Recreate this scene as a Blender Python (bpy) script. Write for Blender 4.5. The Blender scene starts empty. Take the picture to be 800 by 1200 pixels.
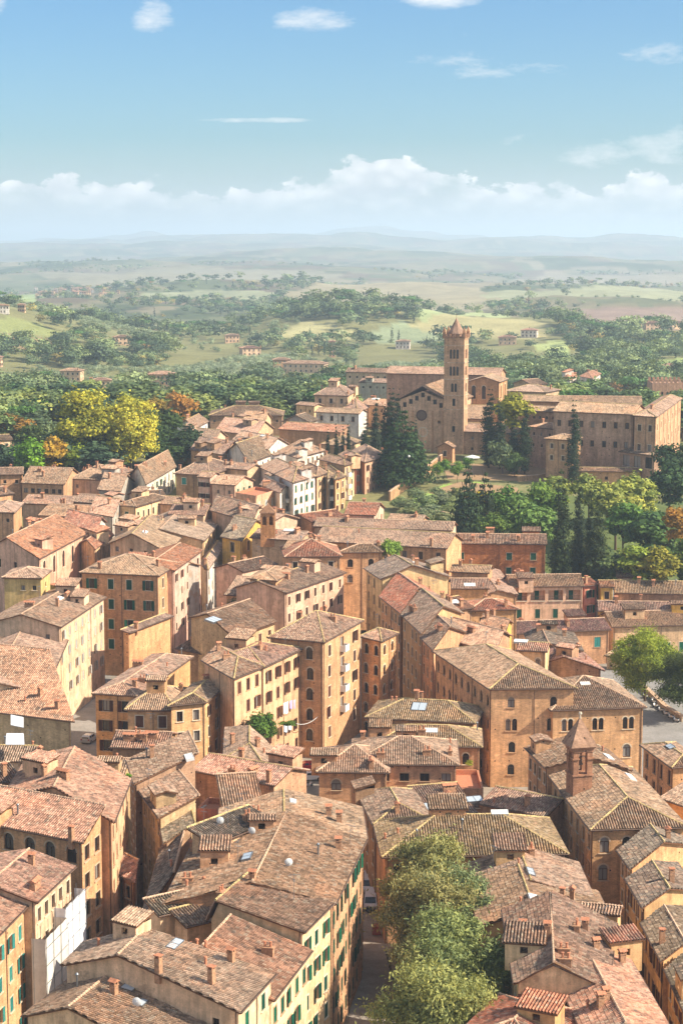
import bpy, math, random
import numpy as np
from mathutils import Vector, Matrix
from math import sin, cos, tan, atan, atan2, pi, radians, sqrt, exp, floor
R = random.Random(7)
SC = bpy.context.scene
COL = SC.collection
# ------------------------------------------------------------------ survey camera
FPX, HZ = 2250.0, 278.0
TH = atan((600 - HZ) / FPX)
CZ = 88.0
SUN_AZ, SUN_EL = radians(104), radians(38)      # clockwise from the view direction (+Y)

def ray(px, py):
    dx, dy = (px - 400) / FPX, (600 - py) / FPX
    return Vector((dx, cos(TH) + dy * sin(TH), -sin(TH) + dy * cos(TH)))

def P(px, py, z):
    r = ray(px, py)
    t = (z - CZ) / r.z
    return Vector((r.x * t, r.y * t, z))

def at_dist(px, py, d):
    r = ray(px, py)
    t = d / r.y
    return Vector((r.x * t, d, CZ + r.z * t))

def to_px(v):
    y = v.y * cos(TH) - (v.z - CZ) * sin(TH)
    u = v.y * sin(TH) + (v.z - CZ) * cos(TH)
    return 400 + FPX * v.x / y, 600 - FPX * u / y

# ------------------------------------------------------------------ terrain height
PROF = [(0, 0), (392, 0), (440, 6), (500, 14), (545, 18), (600, 20.5), (690, 20), (760, 15), (1000, 8), (1500, -8),
        (2000, -20), (3000, -34), (4500, -44), (8000, -48), (15000, -24), (20000, 0), (26000, -20), (60000, -40)]
HILLS = [(-25, 1650, 42, 95, 260), (378, 1900, 18, 62, 190), (545, 2050, 15, 170, 230), (470, 1850, 8, 60, 140),
         (770, 2600, 20, 230, 300), (745, 1750, 20, 130, 150), (60, 2700, 20, 160, 300), (250, 3400, 22, 300, 500),
         (600, 3600, 30, 500, 500), (300, 5200, 36, 500, 600), (120, 6500, 40, 700, 700), (700, 7000, 44, 900, 800),
         (450, 8500, 46, 900, 900), (50, 11000, 60, 1500, 1200), (620, 12500, 56, 1700, 1400), (330, 15000, 70, 1800, 1500),
         (765, 1330, 12, 60, 90)]
_hl = []
for px, d, a, sx, sy in HILLS:
    _hl.append(((px - 400) / FPX * d, d, a, sx, sy))

def fbm1(x, y, s, o=4):
    t, a = 0.0, 1.0
    for k in range(o):
        t = t + a * (np.sin(x / s * 2.1 + 1.3 * k + 1.7 * np.sin(y / s * 1.3 + k)) * np.cos(y / s * 1.9 - 0.7 * k + 1.1 * np.sin(x / s * 0.9 - k)))
        a *= 0.5
        s *= 0.47
    return t

def ground_np(x, y):
    d = np.sqrt(x * x + y * y)
    dd = np.where(y > 0, np.maximum(y, d * 0.985), d)
    z = np.interp(dd, [p[0] for p in PROF], [p[1] for p in PROF])
    for hx, hy, a, sx, sy in _hl:
        z = z + a * np.exp(-0.5 * ((x - hx) / sx) ** 2 - 0.5 * ((y - hy) / sy) ** 2)
    w = np.clip((d - 700) / 1500, 0, 1)
    z = z + w * 8 * fbm1(x, y, 290.0)
    w2 = np.clip((d - 3500) / 5000, 0, 1)
    z = z + w2 * 26 * fbm1(x + 300, y, 1250.0)
    az = np.arctan2(x, np.maximum(y, 1e-3))
    ridge = np.exp(-0.5 * ((d - 20000) / 2300.0) ** 2)
    prof = 96 + 44 * np.sin(az * 21 + 1.2) + 30 * np.sin(az * 47 + 0.4) + 12 * np.sin(az * 113) + 6 * np.sin(az * 261 + 2)
    prof = prof - 200 * np.clip(az - 0.05, 0, 0.2)
    z = z + ridge * prof
    ridge2 = np.exp(-0.5 * ((d - 13500) / 1500.0) ** 2)
    z = z + ridge2 * (34 + 20 * np.sin(az * 33 + 2.2) + 12 * np.sin(az * 83 + 1) + 5 * np.sin(az * 190))
    return z

def ground(x, y):
    return float(ground_np(np.array([float(x)]), np.array([float(y)]))[0])

def PG(px, py, lo=150.0, hi=40000.0):
    """the point of the terrain seen at a pixel"""
    r = ray(px, py)
    d = np.geomspace(lo, hi, 1400)
    x = r.x * d / r.y
    hit = CZ + r.z * d / r.y <= ground_np(x, d)
    k = int(np.argmax(hit)) if hit.any() else len(d) - 1
    return Vector((float(x[k]), float(d[k]), ground(x[k], d[k])))

# ------------------------------------------------------------------ object helpers
def lin(h):
    h = h.lstrip('#')
    o = []
    for i in (0, 2, 4):
        c = int(h[i:i + 2], 16) / 255
        o.append(c / 12.92 if c <= 0.04045 else ((c + 0.055) / 1.055) ** 2.4)
    return (o[0], o[1], o[2], 1.0)

def mesh(name, verts, faces, mats, midx=None, uvs=None, smooth=False):
    m = bpy.data.meshes.new(name)
    m.from_pydata([tuple(v) for v in verts], [], faces)
    for mt in mats:
        m.materials.append(mt)
    if midx is not None:
        m.polygons.foreach_set('material_index', midx)
    if uvs is not None:
        l = m.uv_layers.new(name='UVMap')
        l.data.foreach_set('uv', np.asarray(uvs, dtype=np.float32).ravel())
    if smooth:
        m.polygons.foreach_set('use_smooth', [True] * len(m.polygons))
    return m

def link(name, data, parent=None, loc=(0, 0, 0), rz=0.0, color=None, mat=None):
    o = bpy.data.objects.new(name, data)
    COL.objects.link(o)
    o.location = loc
    if rz:
        o.rotation_euler = (0, 0, rz)
    if parent is not None:
        o.parent = parent
    if color is not None:
        o.color = color
    return o

def tag(o, label=None, cat=None, group=None, kind=None):
    if label: o['label'] = label
    if cat: o['category'] = cat
    if group: o['group'] = group
    if kind: o['kind'] = kind
    return o

def copy_tree(o, parent=None, loc=None):
    c = o.copy()
    COL.objects.link(c)
    if parent is not None:
        c.parent = parent
    if loc is not None:
        c.location = loc
    for ch in list(o.children):
        copy_tree(ch, c)
    return c

class MB:
    """collects boxes, bars and polygons into one mesh"""
    def __init__(s):
        s.v, s.f, s.mi, s.uv = [], [], [], []
    def poly(s, pts, m=0, uv=None):
        n = len(s.v)
        s.v += [tuple(p) for p in pts]
        s.f.append(tuple(range(n, n + len(pts))))
        s.mi.append(m)
        s.uv += uv if uv else [(p[0] + p[1], p[2]) for p in pts]
    def box(s, x0, x1, y0, y1, z0, z1, m=0, skip=()):
        c = [(x0, y0, z0), (x1, y0, z0), (x1, y1, z0), (x0, y1, z0), (x0, y0, z1), (x1, y0, z1), (x1, y1, z1), (x0, y1, z1)]
        for k, q in enumerate(((0, 1, 5, 4), (1, 2, 6, 5), (2, 3, 7, 6), (3, 0, 4, 7), (4, 5, 6, 7), (3, 2, 1, 0))):
            if k not in skip:
                s.poly([c[i] for i in q], m)
    def tube(s, p0, p1, r0, r1=None, n=8, m=0, cap=True):
        r1 = r0 if r1 is None else r1
        p0, p1 = Vector(p0), Vector(p1)
        a = (p1 - p0).normalized()
        b = a.orthogonal().normalized()
        c = a.cross(b)
        A = [p0 + (b * cos(2 * pi * i / n) + c * sin(2 * pi * i / n)) * r0 for i in range(n)]
        B = [p1 + (b * cos(2 * pi * i / n) + c * sin(2 * pi * i / n)) * r1 for i in range(n)]
        for i in range(n):
            j = (i + 1) % n
            s.poly([A[i], A[j], B[j], B[i]], m)
        if cap:
            s.poly(B, m)
            s.poly(A[::-1], m)
    def prism(s, pts, z0, z1, m=0):
        n = len(pts)
        for i in range(n):
            a, b = pts[i], pts[(i + 1) % n]
            s.poly([(a[0], a[1], z0), (b[0], b[1], z0), (b[0], b[1], z1), (a[0], a[1], z1)], m)
        s.poly([(p[0], p[1], z1) for p in pts], m)
        s.poly([(p[0], p[1], z0) for p in pts][::-1], m)
    def mesh(s, name, mats, smooth=False):
        return mesh(name, s.v, s.f, mats, s.mi, s.uv, smooth)
    def build(s, name, mats, parent=None, loc=(0, 0, 0), rz=0.0, color=None, smooth=False):
        return link(name, s.mesh(name, mats if isinstance(mats, (list, tuple)) else [mats], smooth), parent, loc, rz, color)

# ------------------------------------------------------------------ materials
class NT:
    def __init__(s, mat):
        s.t = mat.node_tree
        s.n = s.t.nodes
    def new(s, typ, **kw):
        n = s.n.new(typ)
        for k, v in kw.items():
            setattr(n, k, v)
        return n
    def set(s, sock, v):
        if isinstance(v, bpy.types.NodeSocket):
            s.t.links.new(v, sock)
        else:
            sock.default_value = v
    def math(s, op, a, b=None, c=None, clamp=False):
        n = s.new('ShaderNodeMath', operation=op, use_clamp=clamp)
        s.set(n.inputs[0], a)
        if b is not None: s.set(n.inputs[1], b)
        if c is not None: s.set(n.inputs[2], c)
        return n.outputs[0]
    def mix(s, f, a, b, mode='MIX'):
        n = s.new('ShaderNodeMix', data_type='RGBA', blend_type=mode)
        s.set(n.inputs[0], f); s.set(n.inputs[6], a); s.set(n.inputs[7], b)
        return n.outputs[2]
    def noise(s, vec, scale, detail=3.0, rough=0.55, dim='3D'):
        n = s.new('ShaderNodeTexNoise', noise_dimensions=dim)
        if vec is not None: s.set(n.inputs['Vector'], vec)
        n.inputs['Scale'].default_value = scale
        n.inputs['Detail'].default_value = detail
        n.inputs['Roughness'].default_value = rough
        return n.outputs['Fac']
    def ramp(s, v, a, b, lo=0.0, hi=1.0):
        n = s.new('ShaderNodeMapRange')
        s.set(n.inputs[0], v)
        n.inputs[1].default_value, n.inputs[2].default_value = a, b
        n.inputs[3].default_value, n.inputs[4].default_value = lo, hi
        return n.outputs[0]
    def scale(s, vec, sx, sy, sz):
        n = s.new('ShaderNodeVectorMath', operation='MULTIPLY')
        s.set(n.inputs[0], vec)
        n.inputs[1].default_value = (sx, sy, sz)
        return n.outputs[0]
    def sep(s, vec):
        n = s.new('ShaderNodeSeparateXYZ')
        s.set(n.inputs[0], vec)
        return n.outputs
    def comb(s, x, y, z):
        n = s.new('ShaderNodeCombineXYZ')
        for i, v in enumerate((x, y, z)):
            s.set(n.inputs[i], v)
        return n.outputs[0]

def newmat(name, rough=0.9, spec=0.2):
    m = bpy.data.materials.new(name)
    m.use_nodes = True
    nt = NT(m)
    b = m.node_tree.nodes['Principled BSDF']
    b.inputs['Roughness'].default_value = rough
    b.inputs['Specular IOR Level'].default_value = spec
    return m, nt, b

def geo_pos(nt):
    return nt.new('ShaderNodeNewGeometry').outputs['Position']

def mat_plain(name, col, rough=0.8, spec=0.3, var=0.15, objcol=False, metal=0.0, nscale=2.0):
    m, nt, b = newmat(name, rough, spec)
    b.inputs['Metallic'].default_value = metal
    base = nt.new('ShaderNodeObjectInfo').outputs['Color'] if objcol else lin(col)
    n = nt.noise(geo_pos(nt), nscale, 4)
    k = nt.ramp(n, 0.3, 0.7, 1 - var, 1 + var)
    c = nt.mix(1.0, base, nt.comb(k, k, k), 'MULTIPLY')
    nt.set(b.inputs['Base Color'], c)
    return m

def mat_wall(name, brick):
    m, nt, b = newmat(name, 0.93, 0.1)
    oi = nt.new('ShaderNodeObjectInfo')
    base, rnd = oi.outputs['Color'], oi.outputs['Random']
    uv = nt.new('ShaderNodeUVMap').outputs[0]
    x, y, z = nt.sep(uv)
    off = nt.math('MULTIPLY', rnd, 91.7)
    v3 = nt.comb(x, y, off)
    big = nt.noise(v3, 0.22, 4, 0.6)
    mid = nt.noise(v3, 1.1, 5, 0.65)
    fine = nt.noise(v3, 6.0, 3, 0.6)
    streak = nt.noise(nt.comb(nt.math('MULTIPLY', x, 1.4), nt.math('MULTIPLY', y, 0.13), off), 1.0, 4, 0.6)
    k = nt.math('MULTIPLY', nt.ramp(big, 0.3, 0.7, 0.76, 1.14), nt.ramp(mid, 0.3, 0.7, 0.8, 1.15))
    k = nt.math('MULTIPLY', k, nt.ramp(streak, 0.42, 0.72, 1.06, 0.68))
    k = nt.math('MULTIPLY', k, nt.ramp(fine, 0.3, 0.7, 0.9, 1.1))
    c = nt.mix(1.0, base, nt.comb(k, k, k), 'MULTIPLY')
    # patches: lost plaster showing brick, or pale mortar repairs on brick
    pn = nt.noise(nt.comb(x, y, nt.math('ADD', off, 13.0)), 0.34, 6, 0.68)
    if brick:
        br = nt.new('ShaderNodeTexBrick')
        nt.set(br.inputs['Vector'], uv)
        br.inputs['Scale'].default_value = 1.0
        br.inputs['Brick Width'].default_value = 0.42
        br.inputs['Row Height'].default_value = 0.16
        br.inputs['Mortar Size'].default_value = 0.012
        br.inputs['Color1'].default_value = (0.78, 0.76, 0.72, 1)
        br.inputs['Color2'].default_value = (1.18, 1.13, 1.08, 1)
        br.inputs['Mortar'].default_value = (1.25, 1.3, 1.35, 1)
        c = nt.mix(0.75, c, nt.mix(1.0, c, br.outputs['Color'], 'MULTIPLY'))
        c = nt.mix(nt.ramp(pn, 0.56, 0.66, 0.0, 0.55), c, nt.mix(1.0, c, (1.45, 1.5, 1.55, 1), 'MULTIPLY'))
        # put-log holes
        gx = nt.math('ABSOLUTE', nt.math('SUBTRACT', nt.math('FRACT', nt.math('DIVIDE', x, 2.3)), 0.5))
        gy = nt.math('ABSOLUTE', nt.math('SUBTRACT', nt.math('FRACT', nt.math('DIVIDE', y, 1.75)), 0.5))
        cell = nt.new('ShaderNodeTexWhiteNoise', noise_dimensions='3D')
        nt.set(cell.inputs['Vector'], nt.comb(nt.math('FLOOR', nt.math('DIVIDE', x, 2.3)), nt.math('FLOOR', nt.math('DIVIDE', y, 1.75)), off))
        h = nt.math('MULTIPLY', nt.math('LESS_THAN', gx, 0.045), nt.math('LESS_THAN', gy, 0.06))
        h = nt.math('MULTIPLY', h, nt.math('LESS_THAN', cell.outputs['Value'], 0.3))
        c = nt.mix(h, c, (0.05, 0.03, 0.02, 1))
    else:
        c = nt.mix(nt.ramp(pn, 0.56, 0.63, 0.0, 0.6), c, (0.36, 0.22, 0.13, 1))
    nt.set(b.inputs['Base Color'], c)
    bp = nt.new('ShaderNodeBump')
    bp.inputs['Strength'].default_value = 0.35
    bp.inputs['Distance'].default_value = 0.05
    nt.set(bp.inputs['Height'], nt.math('ADD', mid, fine))
    nt.set(b.inputs['Normal'], bp.outputs[0])
    return m

TP = 0.34   # pitch of the tile columns
TC = 0.40   # exposed length of a tile
def mat_tiles():
    m, nt, b = newmat('clay_tiles', 0.95, 0.08)
    oi = nt.new('ShaderNodeObjectInfo')
    base, rnd = oi.outputs['Color'], oi.outputs['Random']
    uv = nt.new('ShaderNodeUVMap').outputs[0]
    x, y, z = nt.sep(uv)
    off = nt.math('MULTIPLY', rnd, 57.3)
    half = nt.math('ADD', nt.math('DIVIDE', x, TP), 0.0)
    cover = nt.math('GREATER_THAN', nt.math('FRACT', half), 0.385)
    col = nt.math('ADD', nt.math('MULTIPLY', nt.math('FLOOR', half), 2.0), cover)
    colr = nt.new('ShaderNodeTexWhiteNoise', noise_dimensions='2D')
    nt.set(colr.inputs['Vector'], nt.comb(col, off, 0.0))
    vv = nt.math('DIVIDE', y, TC)
    row = nt.math('FLOOR', vv)
    saw = nt.math('FRACT', vv)
    wn = nt.new('ShaderNodeTexWhiteNoise', noise_dimensions='3D')
    nt.set(wn.inputs['Vector'], nt.comb(col, row, off))
    wv = wn.outputs['Value']
    r2, g2, b2 = nt.sep(wn.outputs['Color'])
    v3 = nt.comb(x, y, off)
    big = nt.noise(v3, 0.16, 4, 0.6)
    mid = nt.noise(v3, 0.75, 5, 0.65)
    fine = nt.noise(v3, 5.0, 3, 0.6)
    k = nt.math('MULTIPLY', nt.ramp(wv, 0, 1, 0.58, 1.36), nt.ramp(big, 0.3, 0.7, 0.78, 1.15))
    k = nt.math('MULTIPLY', k, nt.ramp(fine, 0.3, 0.7, 0.8, 1.15))
    c = nt.mix(1.0, base, nt.comb(k, k, k), 'MULTIPLY')
    c = nt.mix(nt.math('SUBTRACT', 1.0, cover), c, nt.mix(1.0, c, (0.62, 0.6, 0.58, 1), 'MULTIPLY'))      # trough tiles darker: weathered, and shade of the gaps put into the colour
    pv = nt.new('ShaderNodeTexVoronoi', distance='CHEBYCHEV', feature='F1')
    nt.set(pv.inputs['Vector'], nt.comb(nt.math('MULTIPLY', x, .17), nt.math('MULTIPLY', y, .24), nt.math('MULTIPLY', off, .37)))
    pv.inputs['Scale'].default_value = 1.0
    pr, pg, pb = nt.sep(pv.outputs['Color'])
    c = nt.mix(nt.math('MULTIPLY', nt.math('GREATER_THAN', pr, .84), .4), c, nt.mix(1.0, c, (1.25, 1.02, .88, 1), 'MULTIPLY'))     # a relaid, redder patch
    c = nt.mix(nt.math('MULTIPLY', nt.math('LESS_THAN', pr, .16), .4), c, nt.mix(1.0, c, (.62, .64, .64, 1), 'MULTIPLY'))           # an old grey one
    # newer, redder tiles here and there; pale weathered ones; black lichen; ochre lichen
    c = nt.mix(nt.math('GREATER_THAN', r2, 0.93), c, nt.mix(0.6, c, (0.42, 0.24, 0.15, 1)))
    c = nt.mix(nt.math('GREATER_THAN', g2, 0.9), c, nt.mix(0.5, c, (0.52, 0.42, 0.30, 1)))
    dk = nt.math('MULTIPLY', nt.ramp(mid, 0.46, 0.66, 0, 0.82), nt.ramp(b2, 0.15, 0.9, 0.25, 1.0))
    c = nt.mix(dk, c, (0.095, 0.078, 0.062, 1))
    yn = nt.noise(nt.comb(x, y, nt.math('ADD', off, 31.0)), 0.5, 5, 0.7)
    c = nt.mix(nt.ramp(yn, 0.57, 0.7, 0, 0.22), c, (0.42, 0.33, 0.21, 1))
    nt.set(b.inputs['Base Color'], c)
    bp = nt.new('ShaderNodeBump')
    bp.inputs['Strength'].default_value = 0.55
    bp.inputs['Distance'].default_value = 0.09
    hgt = nt.math('ADD', nt.math('SUBTRACT', 1.0, saw), nt.math('MULTIPLY', wv, 0.5))
    nt.set(bp.inputs['Height'], nt.math('ADD', hgt, nt.math('MULTIPLY', fine, 0.5)))
    nt.set(b.inputs['Normal'], bp.outputs[0])
    return m

def mat_leaf(name, objcol=True, trans=0.25):
    m, nt, b = newmat(name, 0.7, 0.15)
    oi = nt.new('ShaderNodeObjectInfo')
    at = nt.new('ShaderNodeAttribute', attribute_name='tone')
    f = at.outputs['Fac']
    rnd = oi.outputs['Random']
    base = oi.outputs['Color'] if objcol else at.outputs['Color']
    if objcol:
        t = nt.ramp(f, 0, 1, 0.6, 1.45)
        c = nt.mix(1.0, base, nt.comb(nt.math('MULTIPLY', t, nt.ramp(f, 0, 1, 0.9, 1.15)), t, nt.math('MULTIPLY', t, nt.ramp(f, 0, 1, 1.1, 0.8))), 'MULTIPLY')
    else:
        c = base
    nt.set(b.inputs['Base Color'], c)
    tr = nt.new('ShaderNodeBsdfTranslucent')
    nt.set(tr.inputs['Color'], nt.mix(1.0, c, (1.12, 1.08, 0.7, 1), 'MULTIPLY'))
    mx = nt.new('ShaderNodeMixShader')
    mx.inputs[0].default_value = trans
    out = m.node_tree.nodes['Material Output']
    nt.set(mx.inputs[1], b.outputs[0])
    nt.set(mx.inputs[2], tr.outputs[0])
    nt.set(out.inputs['Surface'], mx.outputs[0])
    return m

def mat_shutter():
    m, nt, b = newmat('painted_slats', 0.65, 0.25)
    oi = nt.new('ShaderNodeObjectInfo')
    pos = nt.new('ShaderNodeTexCoord').outputs['Object']
    x, y, z = nt.sep(pos)
    s = nt.math('FRACT', nt.math('MULTIPLY', z, 9.0))
    n = nt.noise(geo_pos(nt), 1.7, 4)
    k = nt.math('MULTIPLY', nt.ramp(s, 0, 1, 0.8, 1.1), nt.ramp(n, 0.3, 0.7, 0.8, 1.15))
    nt.set(b.inputs['Base Color'], nt.mix(1.0, oi.outputs['Color'], nt.comb(k, k, k), 'MULTIPLY'))
    bp = nt.new('ShaderNodeBump')
    bp.inputs['Distance'].default_value = 0.03
    nt.set(bp.inputs['Height'], s)
    nt.set(b.inputs['Normal'], bp.outputs[0])
    return m

M = {}
M['plaster'] = mat_wall('weathered_plaster', False)
M['brick'] = mat_wall('old_brick', True)
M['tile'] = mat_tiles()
M['soffit'] = mat_plain('eave_timber', '#6b4a35', 0.9, 0.1, 0.25)
M['ridge'] = mat_plain('ridge_mortar', '#c2a184', 0.95, 0.1, 0.35, nscale=3.0)
M['ridge2'] = mat_plain('ridge_lichen', '#b8a070', 0.95, 0.1, 0.4, nscale=2.0)
M['stone'] = mat_plain('pale_stone', '#c3b29a', 0.9, 0.2, 0.2, objcol=False)
M['trim'] = mat_plain('window_surround', '#ffffff', 0.9, 0.15, 0.12, objcol=True)
M['wood'] = mat_plain('brown_wood', '#4a3122', 0.7, 0.25, 0.2)
M['shutter'] = mat_shutter()
M['chimney'] = mat_plain('chimney_brick', '#a98062', 0.95, 0.1, 0.35, nscale=4.0)
M['terracotta'] = mat_plain('terracotta', '#b3785a', 0.85, 0.15, 0.25, nscale=5.0)
M['metal'] = mat_plain('grey_metal', '#8d8f90', 0.45, 0.5, 0.1, metal=0.8)
M['gutter'] = mat_plain('copper_gutter', '#6a5344', 0.6, 0.4, 0.2, metal=0.3)
M['white'] = mat_plain('white_paint', '#d9d7d0', 0.7, 0.3, 0.06)
M['black'] = mat_plain('black_rubber', '#1b1b1c', 0.8, 0.3, 0.1)
M['objpaint'] = mat_plain('coloured_paint', '#ffffff', 0.55, 0.35, 0.06, objcol=True)
M['cloth'] = mat_plain('cloth', '#ffffff', 0.95, 0.05, 0.1, objcol=True)
M['bark'] = mat_plain('bark', '#5a4838', 0.95, 0.1, 0.3, nscale=3.0)
M['leaf'] = mat_leaf('leaves')
M['stuffleaf'] = mat_leaf('wood_leaves', objcol=False, trans=0.2)
m_, nt_, b_ = newmat('window_glass', 0.12, 0.5)
b_.inputs['Base Color'].default_value = (0.022, 0.02, 0.02, 1)
M['glass'] = m_
m_, nt_, b_ = newmat('curtained_glass', 0.25, 0.5)
b_.inputs['Base Color'].default_value = (0.25, 0.22, 0.19, 1)
M['curtain'] = m_
m_, nt_, b_ = newmat('skylight_glass', 0.12, 0.6)
b_.inputs['Base Color'].default_value = (0.42, 0.47, 0.5, 1)
M['skyglass'] = m_
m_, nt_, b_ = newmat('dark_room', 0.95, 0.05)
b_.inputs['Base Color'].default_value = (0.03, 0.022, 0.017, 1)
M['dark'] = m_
m_, nt_, b_ = newmat('car_paint', 0.25, 0.5)
nt_.set(b_.inputs['Base Color'], nt_.new('ShaderNodeObjectInfo').outputs['Color'])
b_.inputs['Coat Weight'].default_value = 0.5
M['carpaint'] = m_
# ------------------------------------------------------------------ windows
_mc = {}
def cached(key, fn):
    if key not in _mc:
        _mc[key] = fn()
    return _mc[key]

def arch_pts(w, h, n=8):
    """outline of an arched opening centred on the origin, counter-clockwise in x,z"""
    r = w / 2
    zc = h / 2 - r
    return [(-r, -h / 2), (r, -h / 2)] + [(r * cos(pi * i / n), zc + r * sin(pi * i / n)) for i in range(n + 1)]

def frame_mesh(w, h, arch, trim):
    def f():
        b = MB()
        t = 0.13
        if trim:
            if not arch:
                b.box(-w / 2 - t, -w / 2, -0.035, 0.02, -h / 2, h / 2)
                b.box(w / 2, w / 2 + t, -0.035, 0.02, -h / 2, h / 2)
                b.box(-w / 2 - t, w / 2 + t, -0.04, 0.02, h / 2, h / 2 + t * 1.2)
            else:
                r, zc, n = w / 2, h / 2 - w / 2, 10
                for i in range(n):
                    a0, a1 = pi * i / n, pi * (i + 1) / n
                    q = [(r * cos(a0), zc + r * sin(a0)), ((r + .2) * cos(a0), zc + (r + .2) * sin(a0)),
                         ((r + .2) * cos(a1), zc + (r + .2) * sin(a1)), (r * cos(a1), zc + r * sin(a1))]
                    b.poly([(x, -0.035, z) for x, z in q])
                    b.poly([(q[1][0], -0.035, q[1][1]), (q[1][0], 0.02, q[1][1]), (q[2][0], 0.02, q[2][1]), (q[2][0], -0.035, q[2][1])])
        b.box(-w / 2 - 0.2, w / 2 + 0.2, -0.14, 0.03, -h / 2 - 0.11, -h / 2)
        # wooden casement set back in the opening
        k = 0.07
        hh = h / 2 - (w / 2 if arch else 0)
        b.box(-w / 2, -w / 2 + k, 0.2, 0.24, -h / 2, hh, 1)
        b.box(w / 2 - k, w / 2, 0.2, 0.24, -h / 2, hh, 1)
        b.box(-0.04, 0.04, 0.2, 0.24, -h / 2 + k, hh - k, 1)
        b.box(-w / 2 + k, w / 2 - k, 0.2, 0.24, -h / 2, -h / 2 + k, 1)
        b.box(-w / 2 + k, w / 2 - k, 0.2, 0.24, hh - k, hh, 1)
        return b.mesh('window', [M['trim'], M['wood']])
    return cached(('f', round(w, 2), round(h, 2), arch, trim), f)

def pane_mesh(w, h, arch, cur=False):
    def f():
        b = MB()
        pts = arch_pts(w, h) if arch else [(-w / 2, -h / 2), (w / 2, -h / 2), (w / 2, h / 2), (-w / 2, h / 2)]
        b.poly([(x, 0.26, z) for x, z in pts])
        return b.mesh('pane', [M['curtain' if cur else 'glass']])
    return cached(('p', round(w, 2), round(h, 2), arch, cur), f)

def leaf_mesh(w, h):
    def f():
        b = MB()
        b.box(-w / 2 + .01, w / 2 - .01, -0.03, 0.015, -h / 2, h / 2)
        for s in (-1, 1):
            x = s * (w / 2 - .045)
            b.box(x - .035, x + .035, -0.045, -0.03, -h / 2, h / 2)
        for z in (-h / 2 + .04, 0, h / 2 - .04):
            b.box(-w / 2 + .08, w / 2 - .08, -0.045, -0.03, z - .04, z + .04)
        return b.mesh('shutter', [M['shutter']])
    return cached(('l', round(w, 2), round(h, 2)), f)

SHC = {'g': ['#0f5a45', '#1a6a4c', '#0d4c3a'], 'b': ['#5a3328', '#4b2c22', '#6a4030'], 't': ['#3a8f86', '#4a9a8c'],
       'w': ['#c9c4b8', '#b9b6ae'], 'k': ['#6fb884', '#7ab98f'], 'y': ['#a99a55', '#8e8350'], 's': ['#8c7a6a', '#7b6a5c']}
TRC = ['#c9b497', '#bda284', '#d2bfa2', '#b08c6c']

def add_window(root, x, y, z, ang, w, h, style, trimcol, arch=False):
    trim = style not in ('dk', 'pn')
    wo = link('window', frame_mesh(w, h, arch, trim), root, (x, y, z), ang, trimcol)
    link('pane', pane_mesh(w, h, arch, R.random() < .2), wo)
    if style[0] in SHC and style[1] in 'soch':
        st = style[1]
        if st == 's':
            st = R.choice('ooccch')
        col = lin(R.choice(SHC[style[0]]))
        lm = leaf_mesh(w / 2, h)
        for s in (-1, 1):
            cl = st == 'c' or (st == 'h' and s > 0)
            if cl:
                link('shutter', lm, wo, (s * w / 4, 0.06, 0), 0, col)
            else:
                a = R.uniform(0.04, 0.3)
                link('shutter', lm, wo, (s * (w / 2 + .01 + w / 4 * cos(a)), -0.055 - w / 4 * sin(a), 0), -s * a, col)

def wall_grid(b, p0, p1, zb, zt, openings, m=0, u0=0.0):
    """one wall with real holes; openings: (u, z, w, h, arch)"""
    d = Vector((p1[0] - p0[0], p1[1] - p0[1]))
    L = d.length
    if L < 0.01: return
    d /= L
    inn = Vector((-d.y, d.x))
    def pt(u, z, dep=0.0):
        return (p0[0] + d.x * u + inn.x * dep, p0[1] + d.y * u + inn.y * dep, z)
    us, zs = {0.0, L}, {zb, zt}
    ok = []
    for (u, z, w, h, a) in openings:
        if u - w / 2 < 0.1 or u + w / 2 > L - 0.1 or z - h / 2 < zb + .2 or z + h / 2 > zt - .05:
            continue
        ok.append((u, z, w, h, a))
        us |= {u - w / 2, u + w / 2}
        zs |= {z - h / 2, z + h / 2}
    us, zs = sorted(us), sorted(zs)
    for i in range(len(us) - 1):
        if us[i + 1] - us[i] < 1e-5: continue
        uc = (us[i] + us[i + 1]) / 2
        run = None
        for j in range(len(zs) - 1):
            zc = (zs[j] + zs[j + 1]) / 2
            hole = any(abs(uc - o[0]) < o[2] / 2 and abs(zc - o[1]) < o[3] / 2 for o in ok)
            if not hole and run is None: run = zs[j]
            if run is not None and (hole or j == len(zs) - 2):
                top = zs[j] if hole else zs[j + 1]
                if top - run > 1e-5:
                    b.poly([pt(us[i], run), pt(us[i + 1], run), pt(us[i + 1], top), pt(us[i], top)], m,
                           [(u0 + us[i], run), (u0 + us[i + 1], run), (u0 + us[i + 1], top), (u0 + us[i], top)])
                run = None
    D = 0.3
    for (u, z, w, h, a) in ok:
        if a:
            pts = arch_pts(w, h)
        else:
            pts = [(-w / 2, -h / 2), (w / 2, -h / 2), (w / 2, h / 2), (-w / 2, h / 2)]
        n = len(pts)
        for i in range(n):
            q, r_ = pts[i], pts[(i + 1) % n]
            b.poly([pt(u + q[0], z + q[1], D), pt(u + r_[0], z + r_[1], D), pt(u + r_[0], z + r_[1]), pt(u + q[0], z + q[1])], m)
        if a:
            arc = pts[2:]
            k = len(arc) // 2
            b.poly([pt(u + w / 2, z + h / 2)] + [pt(u + x, z + zz) for x, zz in arc[k::-1]], m)
            b.poly([pt(u - w / 2, z + h / 2)] + [pt(u + x, z + zz) for x, zz in arc[:k - 1:-1]], m)
    return ok

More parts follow.
